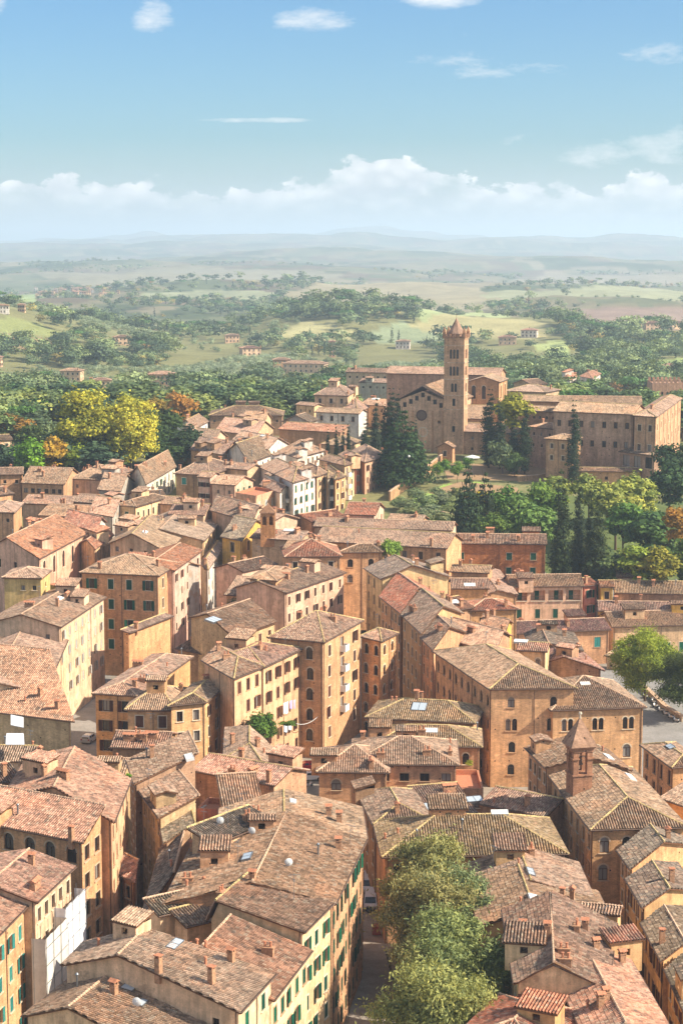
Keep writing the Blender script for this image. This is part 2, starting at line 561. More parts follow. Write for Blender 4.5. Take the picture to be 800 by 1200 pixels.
# ------------------------------------------------------------------ roofs
PROFS = [(0.0, -0.01), (0.2, -0.045), (0.38, -0.01), (0.42, 0.07), (0.55, 0.13), (0.7, 0.15), (0.85, 0.13), (0.97, 0.07)]
class Roof:
    def __init__(s):
        s.v, s.f, s.uv, s.mi = [], [], [], []
        s.planes = []
    def face(s, pts, thick=0.16):
        """pts: planar convex polygon, pts[0]->pts[1] the level eave, counter-clockwise from above"""
        pts = [Vector(p) for p in pts]
        u = pts[1] - pts[0]
        u.z = 0
        if u.length < 0.05: return
        u.normalize()
        nrm = Vector((0, 0, 0))
        for i in range(len(pts)):
            nrm += pts[i].cross(pts[(i + 1) % len(pts)])
        nrm.normalize()
        if nrm.z < 0: nrm = -nrm
        v = nrm.cross(u).normalized()
        o = pts[0]
        q = [((p - o).dot(u), (p - o).dot(v)) for p in pts]
        s.planes.append((o, u, v, nrm, q))
        umin, umax = min(a for a, _ in q), max(a for a, _ in q)
        n0 = int((umax - umin) / TP) + 1
        grid = (np.arange(n0)[:, None] * TP + np.array([p[0] for p in PROFS])[None, :] * TP).ravel()
        hh = np.tile(np.array([p[1] for p in PROFS]), n0)
        k_ = grid < (umax - umin) - 1e-3
        uu = np.concatenate([grid[k_], [umax - umin]]) + umin
        hh = np.concatenate([hh[k_], [0.02]])
        uc = np.clip(uu, umin + 1e-4, umax - 1e-4)
        lo, hi = np.full(uu.shape, 1e9), np.full(uu.shape, -1e9)
        for i in range(len(q)):
            a, b = q[i], q[(i + 1) % len(q)]
            if abs(a[0] - b[0]) < 1e-6: continue
            t = (uc - a[0]) / (b[0] - a[0])
            y = a[1] + t * (b[1] - a[1])
            ok = (t >= -1e-6) & (t <= 1 + 1e-6)
            lo = np.where(ok, np.minimum(lo, y), lo); hi = np.where(ok, np.maximum(hi, y), hi)
        vmax = max(b for _, b in q)
        if math.hypot(o.x, o.y) < 345:      # near roofs: every course of tiles is a real step
            n1 = int(vmax / TC) + 1
            lev = np.stack([np.arange(n1) * TC, np.arange(n1) * TC + TC * .97], 1).ravel()
            lift = np.tile([0.03, 0.0], n1)
        else:
            lev = np.linspace(0, vmax, max(2, int(vmax / 1.3) + 1)); lift = np.zeros(len(lev))
        VVv = np.clip(lev[None, :], lo[:, None], hi[:, None])
        UU = np.repeat(uu[:, None], len(lev), 1)
        o3, u3, v3, n3 = (np.array(t) for t in (o, u, v, nrm))
        PT = o3 + UU[..., None] * u3 + VVv[..., None] * v3
        ph = o.x * 0.7 + o.y * 0.3
        e = np.minimum(np.minimum(np.minimum(UU - umin, umax - UU), np.minimum(VVv + .3, vmax - VVv + .3)), 1.0)
        X, Y = PT[..., 0], PT[..., 1]
        sag = 0.038 * e * (np.sin(X * 1.1 + 2 * np.sin(Y * .6) + ph) + np.sin(Y * 1.37 + ph * 2))
        ci = np.floor((UU - umin) / TP + .02)
        jit = .012 * np.sin(ci * 12.9898 + np.floor(VVv / TC + .01) * 78.233)
        PT = PT + (hh[:, None] + sag + lift[None, :] + jit)[..., None] * n3
        base = len(s.v)
        s.v += [tuple(p) for p in PT.reshape(-1, 3)]
        nl = len(lev)
        idx = base + np.arange(len(uu) * nl).reshape(len(uu), nl)
        Fq = np.stack([idx[:-1, :-1], idx[1:, :-1], idx[1:, 1:], idx[:-1, 1:]], -1)
        good = (np.abs(VVv[:-1, 1:] - VVv[:-1, :-1]) + np.abs(VVv[1:, 1:] - VVv[1:, :-1])) > 1e-4
        Fq = Fq[good]
        uvs = np.stack([UU - umin, VVv], -1).reshape(-1, 2)
        s.f += [tuple(f) for f in Fq.tolist()]
        s.mi += [0] * len(Fq)
        s.uv += [tuple(t) for t in uvs[(Fq - base).ravel()].tolist()]
        # boarded underside and edges
        n = len(s.v)
        dn = Vector((0, 0, -thick))
        m = len(pts)
        top = [p - nrm * 0.02 for p in pts]
        s.v += [tuple(p) for p in top] + [tuple(p + dn) for p in top]
        s.f.append(tuple(n + m + i for i in range(m))[::-1]); s.mi.append(1); s.uv += [(0, 0)] * m
        for i in range(m):
            j = (i + 1) % m
            s.f.append((n + m + i, n + m + j, n + j, n + i)); s.mi.append(1); s.uv += [(0, 0)] * 4
    def hit(s, px, py):
        d = ray(px, py)
        o0 = Vector((0, 0, CZ))
        best = None
        for (o, u, v, nrm, q) in s.planes:
            dn = d.dot(nrm)
            if dn > -1e-6: continue
            t = (o - o0).dot(nrm) / dn
            p = o0 + d * t
            a, b = (p - o).dot(u), (p - o).dot(v)
            # distance outside the polygon
            out = 0
            m = len(q)
            for i in range(m):
                x0, y0 = q[i]; x1, y1 = q[(i + 1) % m]
                L = math.hypot(x1 - x0, y1 - y0)
                if L < 1e-6: continue
                side = ((x1 - x0) * (b - y0) - (y1 - y0) * (a - x0)) / L
                out = max(out, -side)
            if best is None or out < best[0] - 1e-3 or (abs(out - best[0]) < 1e-3 and t < best[1]):
                best = (out, t, p, u, v, nrm)
        return best
    def rand(s):
        pl = [p for p in s.planes if max(a for a, _ in p[4]) > 2.5 and p[3].z < 0.9995]
        if not pl: pl = s.planes
        o, u, v, nrm, q = R.choice(pl)
        c0, c1 = sum(a for a, _ in q) / len(q), sum(b for _, b in q) / len(q)
        e = R.choice(q)
        t = R.uniform(0.1, 0.72)
        a, b = c0 + (e[0] - c0) * t, c1 + (e[1] - c1) * t
        return (0, 0, o + u * a + v * b, u, v, nrm)

# ------------------------------------------------------------------ roof furniture (shared meshes)
def chimney_mesh(k):
    def f():
        b = MB()
        if k == 0:      # brick shaft with a little tiled gable on piers
            b.box(-.32, .32, -.26, .26, -1.0, 1.0)
            b.box(-.38, .38, -.32, .32, 1.0, 1.1)
            for x in (-.26, .26):
                for y in (-.2, .2):
                    b.box(x - .07, x + .07, y - .07, y + .07, 1.1, 1.4)
            b.poly([(-.45, -.42, 1.4), (.45, -.42, 1.4), (.45, 0, 1.66), (-.45, 0, 1.66)], 1)
            b.poly([(.45, .42, 1.4), (-.45, .42, 1.4), (-.45, 0, 1.66), (.45, 0, 1.66)], 1)
            b.poly([(-.45, -.42, 1.4), (-.45, 0, 1.66), (-.45, .42, 1.4)], 1)
            b.poly([(.45, .42, 1.4), (.45, 0, 1.66), (.45, -.42, 1.4)], 1)
            b.poly([(-.45, .42, 1.4), (.45, .42, 1.4), (.45, -.42, 1.4), (-.45, -.42, 1.4)], 1)
        elif k == 1:    # broad stack with slab and two pots
            b.box(-.6, .6, -.3, .3, -1.0, .75)
            b.box(-.68, .68, -.38, .38, .75, .87)
            for x in (-.3, .3):
                b.tube((x, 0, .87), (x, 0, 1.35), .14, .11, 10, 1)
                b.tube((x, 0, 1.35), (x, 0, 1.42), .16, .16, 10, 1)
        elif k == 2:    # single clay pot
            b.tube((0, 0, -.6), (0, 0, .75), .15, .13, 10, 1)
            b.tube((0, 0, .75), (0, 0, .9), .22, .16, 10, 1)
        elif k == 3:    # tall plain stack with a flat cap on stubs
            b.box(-.28, .28, -.28, .28, -1.0, 1.5)
            for x in (-.2, .2):
                for y in (-.2, .2):
                    b.box(x - .06, x + .06, y - .06, y + .06, 1.5, 1.7)
            b.box(-.36, .36, -.36, .36, 1.7, 1.8, 1)
        elif k == 4:    # row of flues under one tiled lid
            b.box(-.9, .9, -.32, .32, -1.2, .7)
            for x in (-.75, -.25, .25, .75):
                b.box(x - .09, x + .09, -.26, .26, .7, 1.05)
            b.poly([(-1.05, -.45, 1.05), (1.05, -.45, 1.05), (1.05, 0, 1.32), (-1.05, 0, 1.32)], 1)
            b.poly([(1.05, .45, 1.05), (-1.05, .45, 1.05), (-1.05, 0, 1.32), (1.05, 0, 1.32)], 1)
            b.poly([(-1.05, -.45, 1.05), (-1.05, 0, 1.32), (-1.05, .45, 1.05)], 1)
            b.poly([(1.05, .45, 1.05), (1.05, 0, 1.32), (1.05, -.45, 1.05)], 1)
            b.poly([(-1.05, .45, 1.05), (1.05, .45, 1.05), (1.05, -.45, 1.05), (-1.05, -.45, 1.05)], 1)
        elif k == 5:    # thin steel flue with a cowl
            b.tube((0, 0, -.5), (0, 0, 1.3), .1, .1, 8, 2)
            b.tube((0, 0, 1.3), (0, 0, 1.36), .19, .19, 8, 2)
            b.tube((0, 0, 1.4), (0, 0, 1.56), .19, .03, 8, 2)
        return b.mesh('chimney', [M['chimney'], M['terracotta'], M['metal']])
    return cached(('chim', k), f)

def antenna_mesh(k):
    def f():
        b = MB()
        h = 2.6 + .5 * k
        b.tube((0, 0, -.4), (0, 0, h), .028, .022, 5)
        b.tube((-.7, 0, h - .15), (.7, 0, h - .15), .018, .018, 4)
        for i in range(7):
            x = -.65 + i * .21
            b.tube((x, -.28 + .02 * i, h - .15), (x, .28 - .02 * i, h - .15), .012, .012, 4)
        b.tube((0, -.4, h - .75), (0, .4, h - .75), .018, .018, 4)
        for i in range(4):
            y = -.36 + i * .24
            b.tube((-.2, y, h - .75), (.2, y, h - .75), .012, .012, 4)
        return b.mesh('antenna', [M['metal']])
    return cached(('ant', k), f)

def dish_mesh():
    def f():
        b = MB()
        n = 14
        rings = [(0.02, .10), (.2, .075), (.34, .03), (.45, -.03)]
        pts = [[Vector((r * cos(2 * pi * i / n), -.12 + z * -1, .65 + r * sin(2 * pi * i / n))) for i in range(n)] for r, z in rings]
        for a, c in zip(pts, pts[1:]):
            for i in range(n):
                j = (i + 1) % n
                b.poly([a[i], a[j], c[j], c[i]])
        b.poly(pts[0][::-1])
        b.tube((0, 0, -.3), (0, 0, .65), .03, .03, 6, 1)
        b.tube((0, -.15, .3), (0, -.5, .6), .015, .015, 5, 1)
        b.tube((0, -.5, .57), (0, -.5, .67), .04, .04, 6, 1)
        return b.mesh('satellite_dish', [M['white'], M['metal']])
    return cached('dish', f)

def skylight_mesh(w, h, st):
    def f():
        b = MB()
        t = .07
        fm = 1
        b.box(-w / 2, w / 2, -h / 2, -h / 2 + t, -.1, .26, fm)
        b.box(-w / 2, w / 2, h / 2 - t, h / 2, -.1, .26, fm)
        b.box(-w / 2, -w / 2 + t, -h / 2 + t, h / 2 - t, -.1, .26, fm)
        b.box(w / 2 - t, w / 2, -h / 2 + t, h / 2 - t, -.1, .26, fm)
        b.poly([(-w / 2 + t, -h / 2 + t, .23), (w / 2 - t, -h / 2 + t, .23), (w / 2 - t, h / 2 - t, .23), (-w / 2 + t, h / 2 - t, .23)], 0)
        n = int(w / 1.0)
        for i in range(1, n):
            x = -w / 2 + w * i / n
            b.box(x - .03, x + .03, -h / 2 + t, h / 2 - t, .2, .255, fm)
        return b.mesh('skylight', [M['skyglass'] if st == 'g' else M['white'], M['metal'] if st == 'g' else M['white']])
    return cached(('sky', round(w, 1), round(h, 1), st), f)

WALLC = {'orange': ('brick', '#ca9b71'), 'brick': ('brick', '#b99070'), 'brown': ('brick', '#a58466'), 'cream': ('plaster', '#e8c094'),
         'pale': ('plaster', '#e6c29c'), 'pink': ('plaster', '#dcb096'), 'yellow': ('plaster', '#d8ab58'), 'ochre': ('plaster', '#cfa473'),
         'white': ('plaster', '#e6d7c5'), 'salmon': ('plaster', '#d5a585'), 'tan': ('brick', '#c3a27e'), 'red': ('plaster', '#c67f66'),
         'peach': ('plaster', '#e0b78f'), 'grey': ('plaster', '#b4a898'), 'apricot': ('plaster', '#dcae84'), 'sand': ('plaster', '#d5b28e'),
         'rust': ('brick', '#c3946e'), 'dusk': ('brick', '#aa896d')}
ROOFC = {'tan': '#ac8b73', 'brown': '#967a66', 'grey': '#877463', 'pink': '#b88d76', 'red': '#b57f64', 'new': '#b6785d', 'pale': '#b8997f', 'ochre': '#a88a6e', 'mauve': '#a07d6e'}

HOUSES = []
def H(lab, A, B, C, z, roof='h', wall='orange', rc='tan', e0='', e1='', e3='', rt=2.0, rp=3.4, ws=(1.0, 1.65), D=None, zg=None, sl=0.31, r=0.5,
      oh=0.45, ch=1, chx=(), sk=(), ant=2, dish=0, name='town_house', cat='house', group=None, wc=None, gut=True, ridge=None, tl=None, cornice=True, rs=None):
    """A, B, C: eave corners (left, near, right) as pixels of the survey photograph, all at height z; a number in place of A or C is a depth in metres"""
    if isinstance(A, tuple): A = P(*A, z).xy
    B = P(*B, z).xy
    if isinstance(C, tuple): C = P(*C, z).xy
    if not isinstance(C, Vector):
        d = (B - A).normalized()
        C = B + Vector((-d.y, d.x)) * C
    if not isinstance(A, Vector):
        d = (C - B).normalized()
        A = B + Vector((-d.y, d.x)) * A
    D = (A + C - B) if D is None else P(*D, z).xy
    Q = [A, B, C, D]
    return house_world(lab, Q, z, roof, wall, rc, (e0, e1, '', e3), rt, rp, ws, zg, sl, r, oh, ch, chx, sk, ant, dish, name, cat, group, wc, gut, ridge, tl, cornice, rs)

def house_world(lab, Q, z, roof, wall, rc, es, rt=2.0, rp=3.4, ws=(1.0, 1.65), zg=None, sl=0.31, r=0.5, oh=0.45, ch=1, chx=(), sk=(), ant=0, dish=0,
                name='town_house', cat='house', group=None, wc=None, gut=True, ridge=None, tl=None, cornice=True, rs=None):
    A, B, C, D = Q
    cen = (A + B + C + D) / 4
    g = min(ground(p.x, p.y) for p in Q) if zg is None else zg
    g0 = min(ground(p.x, p.y) for p in Q) - 0.6 if zg is None else zg - 0.6
    root = bpy.data.objects.new(name, None)
    COL.objects.link(root)
    root.location = (cen.x, cen.y, g)
    root.empty_display_size = 0.5
    tag(root, lab, cat, group)
    off = Vector((cen.x, cen.y, g))
    def L3(p, zz): return Vector((p.x, p.y, zz))
    lab_, lbc = (B - A).length, (C - B).length
    typ = roof[0]
    mode = roof[1] if len(roof) > 1 else 'x'
    ends = roof[2:]
    rf = Roof()
    edges_line = []     # ridge & hip lines
    tops = [None] * 4   # wall top profiles: list of (fraction, z)
    zt = z + 0.04
    if typ in 'hg':
        ax = (0 if lab_ >= lbc else 1) if mode == 'x' else int(mode)
        q = [A, B, C, D] if ax == 0 else [B, C, D, A]     # ridge parallel q0->q1
        hs = typ == 'h' and ends != 'e'
        he = typ == 'h' and ends != 's'
        rr = r if ax == 0 else 1 - r
        M1 = q[0] + (q[3] - q[0]) * rr
        M2 = q[1] + (q[2] - q[1]) * rr
        W = min((q[3] - q[0]).length, (q[2] - q[1]).length)
        Lr = (M2 - M1).length
        run = min(W / 2, Lr * 0.49) if (hs and he) else min(W / 2, Lr * 0.85)
        dr = (M2 - M1) / max(Lr, 1e-6)
        R1 = M1 + dr * run if hs else M1
        R2 = M2 - dr * run if he else M2
        rise = W * min(rr, 1 - rr) * sl if abs(rr - .5) > 0.2 else W / 2 * sl
        rise = max(rise, W * 0.2 * sl)
        if rs is not None: rise = rs
        zr = z + rise
        E = [L3(p, z) for p in q]
        r1, r2 = L3(R1, zr), L3(R2, zr)
        rf.face([E[0], E[1], r2, r1])
        rf.face([E[2], E[3], r1, r2])
        if hs: rf.face([E[3], E[0], r1])
        if he: rf.face([E[1], E[2], r2])
        edges_line.append((r1, r2))
        if hs: edges_line += [(E[0], r1), (E[3], r1)]
        if he: edges_line += [(E[1], r2), (E[2], r2)]
        i0 = 0 if ax == 0 else 1
        t = [None] * 4
        if not hs: t[3] = (1 - rr, rise)
        if not he: t[1] = (rr, rise)
        for k in range(4):
            tops[(k + i0) % 4] = t[k]
        level = [k for k in range(4)]
    elif typ == 's':
        k = int(mode)
        q = [Q[(k + i) % 4] for i in range(4)]
        W = ((q[3] - q[0]).length + (q[2] - q[1]).length) / 2
        rise = W * sl
        E = [L3(q[0], z), L3(q[1], z), L3(q[2], z + rise), L3(q[3], z + rise)]
        rf.face(E)
        edges_line.append((E[2], E[3]))
        tops[(k + 1) % 4] = ('up', rise)
        tops[(k + 2) % 4] = ('hi', rise)
        tops[(k + 3) % 4] = ('dn', rise)
    else:       # flat terrace behind a parapet
        oh = 0.0
        b = MB()
        b.poly([L3(p, z - 0.75) - off for p in Q])
        t = 0.28
        for i in range(4):
            p, s_ = Q[i], Q[(i + 1) % 4]
            dd = (s_ - p).normalized(); nn = Vector((-dd.y, dd.x)) * t
            b.poly([L3(p, z) - off, L3(s_, z) - off, L3(s_ + nn, z) - off, L3(p + nn, z) - off])
            b.poly([L3(p + nn, z) - off, L3(s_ + nn, z) - off, L3(s_ + nn, z - .75) - off, L3(p + nn, z - .75) - off])
        ro = b.build('terrace', [M['terracotta']], root)
        zt = z - 0.003
    # ---- walls
    wk, wcol = WALLC[wall]
    wcol = lin(wcol if wc is None else wc)
    jit = R.uniform(0.9, 1.08)
    wcol = (wcol[0] * jit, wcol[1] * jit * R.uniform(.97, 1.03), wcol[2] * jit * R.uniform(.93, 1.07), 1)
    b = MB()
    IN = []
    for i in range(4):
        p, a_, c_ = Q[i], Q[(i + 3) % 4], Q[(i + 1) % 4]
        d1, d2 = (a_ - p).normalized(), (c_ - p).normalized()
        s_ = max(0.3, abs(d1.x * d2.y - d1.y * d2.x))
        IN.append(p + (d1 + d2) * (oh / s_))
    u0 = 0
    trimcol = lin(R.choice(TRC))
    wins = []
    for i in range(4):
        p0, p1 = IN[i], IN[(i + 1) % 4]
        L = (p1 - p0).length
        dvec = (p1 - p0) / L
        inn = Vector((-dvec.y, dvec.x))
        ang = atan2(dvec.y, dvec.x)
        ops = []
        spec = es[i]
        base_top = zt
        tp = tops[i]
        if tp is not None and tp[0] == 'hi': base_top = zt + tp[1] - 0.12
        if spec:
            row = 0
            rowz = base_top - rt
            for part in spec.split(','):
                if '=' in part:
                    rows, pat = part.split('='); pat = pat.split('/'); rows, n = int(rows), len(pat)
                else:
                    n, rows = (int(t) for t in part[:-2].split('x')); pat = [part[-2:]] * n
                for _ in range(rows):
                    for j in range(n):
                        st = pat[j]
                        u = L * (j + .5) / n + R.uniform(-.12, .12)
                        w, h = ws
                        arch = False
                        if st == 'ar': arch, w, h = True, ws[0] * 1.0, ws[1] * 1.1
                        if st == 'dk': w, h = ws[0] * .8, ws[1] * .55
                        if st == 'ba': w, h = min(1.7, L / n * .6), 2.3
                        if st == 'lo': w, h = L / n * .8, 2.3
                        if st == 'bf':
                            for s_ in (-1, 1):
                                wins.append((i, u + s_ * .52, rowz, .8, 2.0, 'ar', True, p0, dvec, ang))
                                ops.append((u + s_ * .52, rowz, .8, 2.0, True))
                            continue
                        if st == 'no' or R.random() < 0.04 and n > 2: continue
                        ops.append((u, rowz, w, h, arch))
                        wins.append((i, u, rowz, w, h, st, arch, p0, dvec, ang))
                    rowz -= rp
        pa, pb = (p0 - off.xy), (p1 - off.xy)
        ok = wall_grid(b, pa, pb, g0 - off.z, base_top - off.z, [(u, zz - off.z, w, h, a) for u, zz, w, h, a in ops], 0, u0) or []
        okset = {(round(o[0], 3), round(o[1] + off.z, 3)) for o in ok}
        wins = [w for w in wins if w[0] != i or (round(w[1], 3), round(w[2], 3)) in okset]
        if tp is not None and tp[0] != 'hi':
            def pp(f, zz): return (pa.x + (pb.x - pa.x) * f, pa.y + (pb.y - pa.y) * f, zz - off.z)
            if tp[0] == 'up': pts = [(0, zt), (1, zt), (1, zt + tp[1] - .12)]
            elif tp[0] == 'dn': pts = [(0, zt), (1, zt), (0, zt + tp[1] - .12)]
            else: pts = [(0, zt), (1, zt), (tp[0], zt + tp[1] - .1)]
            b.poly([pp(*q_) for q_ in pts], 0, [(u0 + f * L, zz - off.z) for f, zz in pts])
        u0 += L + 3.7
    wo = b.build('wall', [M[wk]], root, color=wcol)
    for (i, u, zz, w, h, st, arch, p0, dvec, ang) in wins:
        p = p0 + dvec * u - off.xy
        if st in ('lo', 'ba'):
            lo = MB()
            if st == 'lo':
                dp = 1.5
                x0, x1, z0, z1 = -w / 2, w / 2, -h / 2, h / 2
                lo.poly([(x0, dp, z0), (x1, dp, z0), (x1, dp, z1), (x0, dp, z1)], 0)
                lo.poly([(x0, .2, z0), (x0, dp, z0), (x0, dp, z1), (x0, .2, z1)], 0)
                lo.poly([(x1, dp, z0), (x1, .2, z0), (x1, .2, z1), (x1, dp, z1)], 0)
                lo.poly([(x0, .2, z1), (x0, dp, z1), (x1, dp, z1), (x1, .2, z1)], 0)
                lo.poly([(x0, .2, z0), (x1, .2, z0), (x1, dp, z0), (x0, dp, z0)], 0)
                for k in range(int(w / .22) + 1):
                    x = -w / 2 + k * .22
                    lo.box(x - .015, x + .015, -.02, .01, -h / 2, -h / 2 + 1.0, 1)
                lo.box(-w / 2, w / 2, -.03, .02, -h / 2 + 1.0, -h / 2 + 1.06, 1)
                lo.box(-w / 2 - .05, w / 2 + .05, -.25, .02, -h / 2 - .14, -h / 2, 2)
                lg = lo.build('loggia', [M['plaster'], M['gutter'], M['stone']], root, (p.x, p.y, zz - off.z), ang, wcol)
                link('shutter', leaf_mesh(.95, 2.05), lg, (R.uniform(-.3, .5), dp - .06, -h / 2 + 1.03), 0, lin('#0f5a45'))
            else:
                lo.poly([(-w / 2, .27, -h / 2), (w / 2, .27, -h / 2), (w / 2, .27, h / 2), (-w / 2, .27, h / 2)], 0)
                lo.box(-w / 2 - .2, w / 2 + .2, -1.0, .02, -h / 2 - .16, -h / 2, 1)
                lo.box(-w / 2 - .2, w / 2 + .2, -1.0, -.9, -h / 2, -h / 2 + .95, 1)
                for s_ in (-1, 1):
                    lo.box(s_ * (w / 2 + .15) - .05, s_ * (w / 2 + .15) + .05, -.89, -.01, -h / 2, -h / 2 + .95, 1)
                lo.build('balcony', [M['curtain'], M['white']], root, (p.x, p.y, zz - off.z), ang)
            continue
        add_window(root, p.x, p.y, zz - off.z, ang, w, h, st, trimcol, arch)
    # ---- roof
    if typ in 'hgs':
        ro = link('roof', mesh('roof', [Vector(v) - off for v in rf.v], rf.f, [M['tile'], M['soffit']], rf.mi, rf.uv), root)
        rcol = lin(ROOFC[rc])
        j = R.uniform(.82, 1.14)
        k2 = R.uniform(.95, 1.06)
        ro.color = (rcol[0] * j, rcol[1] * j * k2, rcol[2] * j * k2 * R.uniform(.9, 1.1), 1)
        rb = MB()
        for (p, q_) in edges_line:
            p, q_ = Vector(p), Vector(q_)
            Ls = (q_ - p).length
            if Ls < 0.3: continue
            n = max(1, int(Ls / 0.5))
            for k in range(n):
                a_ = p.lerp(q_, k / n) + Vector((0, 0, .1 + R.uniform(-.02, .02)))
                c_ = p.lerp(q_, (k + 1.08) / n) + Vector((0, 0, .07 + R.uniform(-.02, .02)))
                rb.tube(a_ - off, c_ - off, .15, .125, 6, 0)
        if rb.f:
            rb.build('ridge_cap', [M[ridge or R.choice(['ridge', 'ridge', 'ridge2'])]], ro)
        if gut:
            gb = MB()
            lv = [i for i in range(4) if tops[i] is None]
            for i in lv:
                p, q_ = L3(Q[i], z - .02), L3(Q[(i + 1) % 4], z - .02)
                dd = (q_ - p).normalized()
                nn = Vector((dd.y, -dd.x, 0)) * .1
                gb.tube(p + nn - off, q_ + nn - off, .085, .085, 6, 0)
            if lv:
                p = IN[1] - (IN[0] - IN[1]).normalized() * -.12
                d_ = (IN[1] - IN[0]).normalized()
                p = IN[1] - d_ * .25 + Vector((d_.y, -d_.x)) * .07
                gb.tube(L3(p, z - .1) - off, L3(p, g) - off, .055, .055, 6, 0)
            gb.build('gutter', [M['gutter']], root)
            pb_ = MB()
            for i in (0, 1):
                p0, p1 = IN[i], IN[(i + 1) % 4]
                L = (p1 - p0).length
                if not es[i] or tops[i] is not None or L < 6: continue
                d_ = (p1 - p0) / L; o_ = Vector((d_.y, -d_.x)) * .08
                n_ = max(1, int(L / 9))
                for k in range(n_):
                    u = L * (k + (.0 if n_ > 1 else .5)) / n_ + .35
                    if u > L - .4 or any(w[0] == i and abs(w[1] - u) < w[3] / 2 + .15 for w in wins): continue
                    p = p0 + d_ * u + o_
                    pb_.tube(L3(p, z - .12) - off, L3(p, g) - off, .05, .05, 5, 0)
            if pb_.f: pb_.build('downpipe', [M['gutter']], root)
        area = lab_ * lbc
        nd = 0 if name not in ('town_house',) else 1 if area > 110 and R.random() < .55 else 0
        if area > 260 and nd: nd = 2
        for _ in range(nd):
            hit = rf.rand()
            w2, d2 = R.uniform(1.3, 2.3), R.uniform(1.1, 1.7)
            an = atan2((B - A).y, (B - A).x)
            c0 = hit[2].xy
            qq = [c0 + Vector((x * cos(an) - y * sin(an), x * sin(an) + y * cos(an))) for x, y in ((-w2, -d2), (w2, -d2), (w2, d2), (-w2, d2))]
            zt2 = hit[2].z + R.uniform(1.3, 1.9)
            db = MB()
            for i_ in range(4):
                wall_grid(db, qq[i_] - off.xy, qq[(i_ + 1) % 4] - off.xy, hit[2].z - 1.6 - off.z, zt2 - off.z, [(w2, hit[2].z + .62 - off.z, .8, .75, False)] if i_ == 0 else [])
            dm = db.build('dormer', [M['plaster' if wk == 'plaster' else 'brick']], root, color=wcol)
            drf = Roof()
            rr2 = zt2 + d2 * .34
            q4 = [qq[0] + (qq[0] - c0) * .16, qq[1] + (qq[1] - c0) * .16, qq[2] + (qq[2] - c0) * .16, qq[3] + (qq[3] - c0) * .16]
            if R.random() < .5:
                lo_, hi_ = zt2 + .05, zt2 + d2 * .6
                drf.face([L3(q4[0], lo_), L3(q4[1], lo_), L3(q4[2], hi_), L3(q4[3], hi_)])
            else:
                m1, m2 = (q4[0] + q4[3]) / 2, (q4[1] + q4[2]) / 2
                drf.face([L3(q4[0], zt2), L3(q4[1], zt2), L3(m2, rr2), L3(m1, rr2)])
                drf.face([L3(q4[2], zt2), L3(q4[3], zt2), L3(m1, rr2), L3(m2, rr2)])
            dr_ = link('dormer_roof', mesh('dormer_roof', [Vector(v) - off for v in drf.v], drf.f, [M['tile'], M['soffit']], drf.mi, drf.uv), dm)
            j3 = R.uniform(.8, 1.2)
            dr_.color = (rcol[0] * j3, rcol[1] * j3, rcol[2] * j3, 1)
        def put(meshd, nm, hit, up=True, col=None, parent=ro, spin=None):
            p = hit[2] - off
            o = link(nm, meshd, parent, p, 0 if spin is None else spin)
            if not up:
                u_, v_, n_ = hit[3], hit[4], hit[5]
                o.matrix_local = Matrix(((u_.x, v_.x, n_.x, p.x), (u_.y, v_.y, n_.y, p.y), (u_.z, v_.z, n_.z, p.z), (0, 0, 0, 1)))
            return o
        for c_ in chx:
            h_ = rf.hit(c_[0], c_[1])
            if h_ and h_[0] < .8: put(chimney_mesh(c_[2]), 'chimney', h_, spin=atan2((B - A).y, (B - A).x))
        for _ in range(int(ch) + (1 if area > 60 and R.random() < .7 else 0) + (1 if area > 150 else 0) if name == 'town_house' else int(ch)):
            put(chimney_mesh(R.choice([0, 0, 0, 1, 2, 3, 4, 5])), 'chimney', rf.rand(), spin=atan2((B - A).y, (B - A).x) + R.choice([0, pi / 2]))
        for _ in range(int(ant)):
            if R.random() < .9:
                put(antenna_mesh(R.choice([0, 1])), 'antenna', rf.rand(), spin=R.uniform(0, 3))
        for _ in range(int(dish)):
            put(dish_mesh(), 'satellite_dish', rf.rand(), spin=R.uniform(-.5, .8))
        for (x, y, w, h, st) in sk:
            h_ = rf.hit(x, y)
            if h_ and h_[0] < .8: put(skylight_mesh(w, h, st), 'skylight', h_, up=False)
    HOUSES.append((root, Q, z))
    return root
# ================================================================== the town
# ---- foreground, left of the alley
H('cream house with a wide striped roof carrying one long skylight, near the lower edge', (72,1131),(282,1187),(324,1141),17.5,'g1','cream','pale',D=(99,1104),rs=2.5,e0='4x1dk',e1='2x5gs',r=.33,sl=.34,rt=1.9,ch=0,
  chx=[(271,1128,0),(241,1131,2),(186,1140,3)],sk=[(205,1108,2.6,1.0,'g')],ant=0,ridge='ridge')
H('cream house whose striped roof has two skylights, in front of the cream gable', (26,1191),(215,1252),(285,1182),15.0,'g1','cream','pale',rs=2.3,r=.3,sl=.34,ch=0,chx=[(134,1166,0),(206,1158,3)],sk=[(152,1158,1.8,1.3,'g'),(166,1177,1.5,.8,'g')],ant=0,dish=1,ridge='ridge')
H('cream house with green shutters and a low roof sunk between two taller cream walls', 11,(321,1173),(366,1114),15.2,'g1','cream','pink',e1='5x4gs',r=.2,rs=3.0,ch=0,chx=[(231,1110,2),(241,1112,2)],ant=0,rt=2.2,rp=3.1)
H('tall cream house whose blank side wall shows one small window, green shutters facing the alley', 11,(357,1093),(393,1057),17.1,'g1','cream','tan',e0='3x1no,1x1dk',e1='3x5gs',r=.1,rs=2.3,rt=2.3,ch=0,chx=[(364,1024,1),(369,1026,1),(296,1035,0)],ant=1,dish=1,rp=3.1)
H('narrow strip of lichened roof with two clay pots, upper of the pair of strips', (186,1074),(281,1053),3.5,16.5,'s0','cream','grey',ch=0,chx=[(219,1040,2),(239,1036,2)],sl=.25,ant=0)
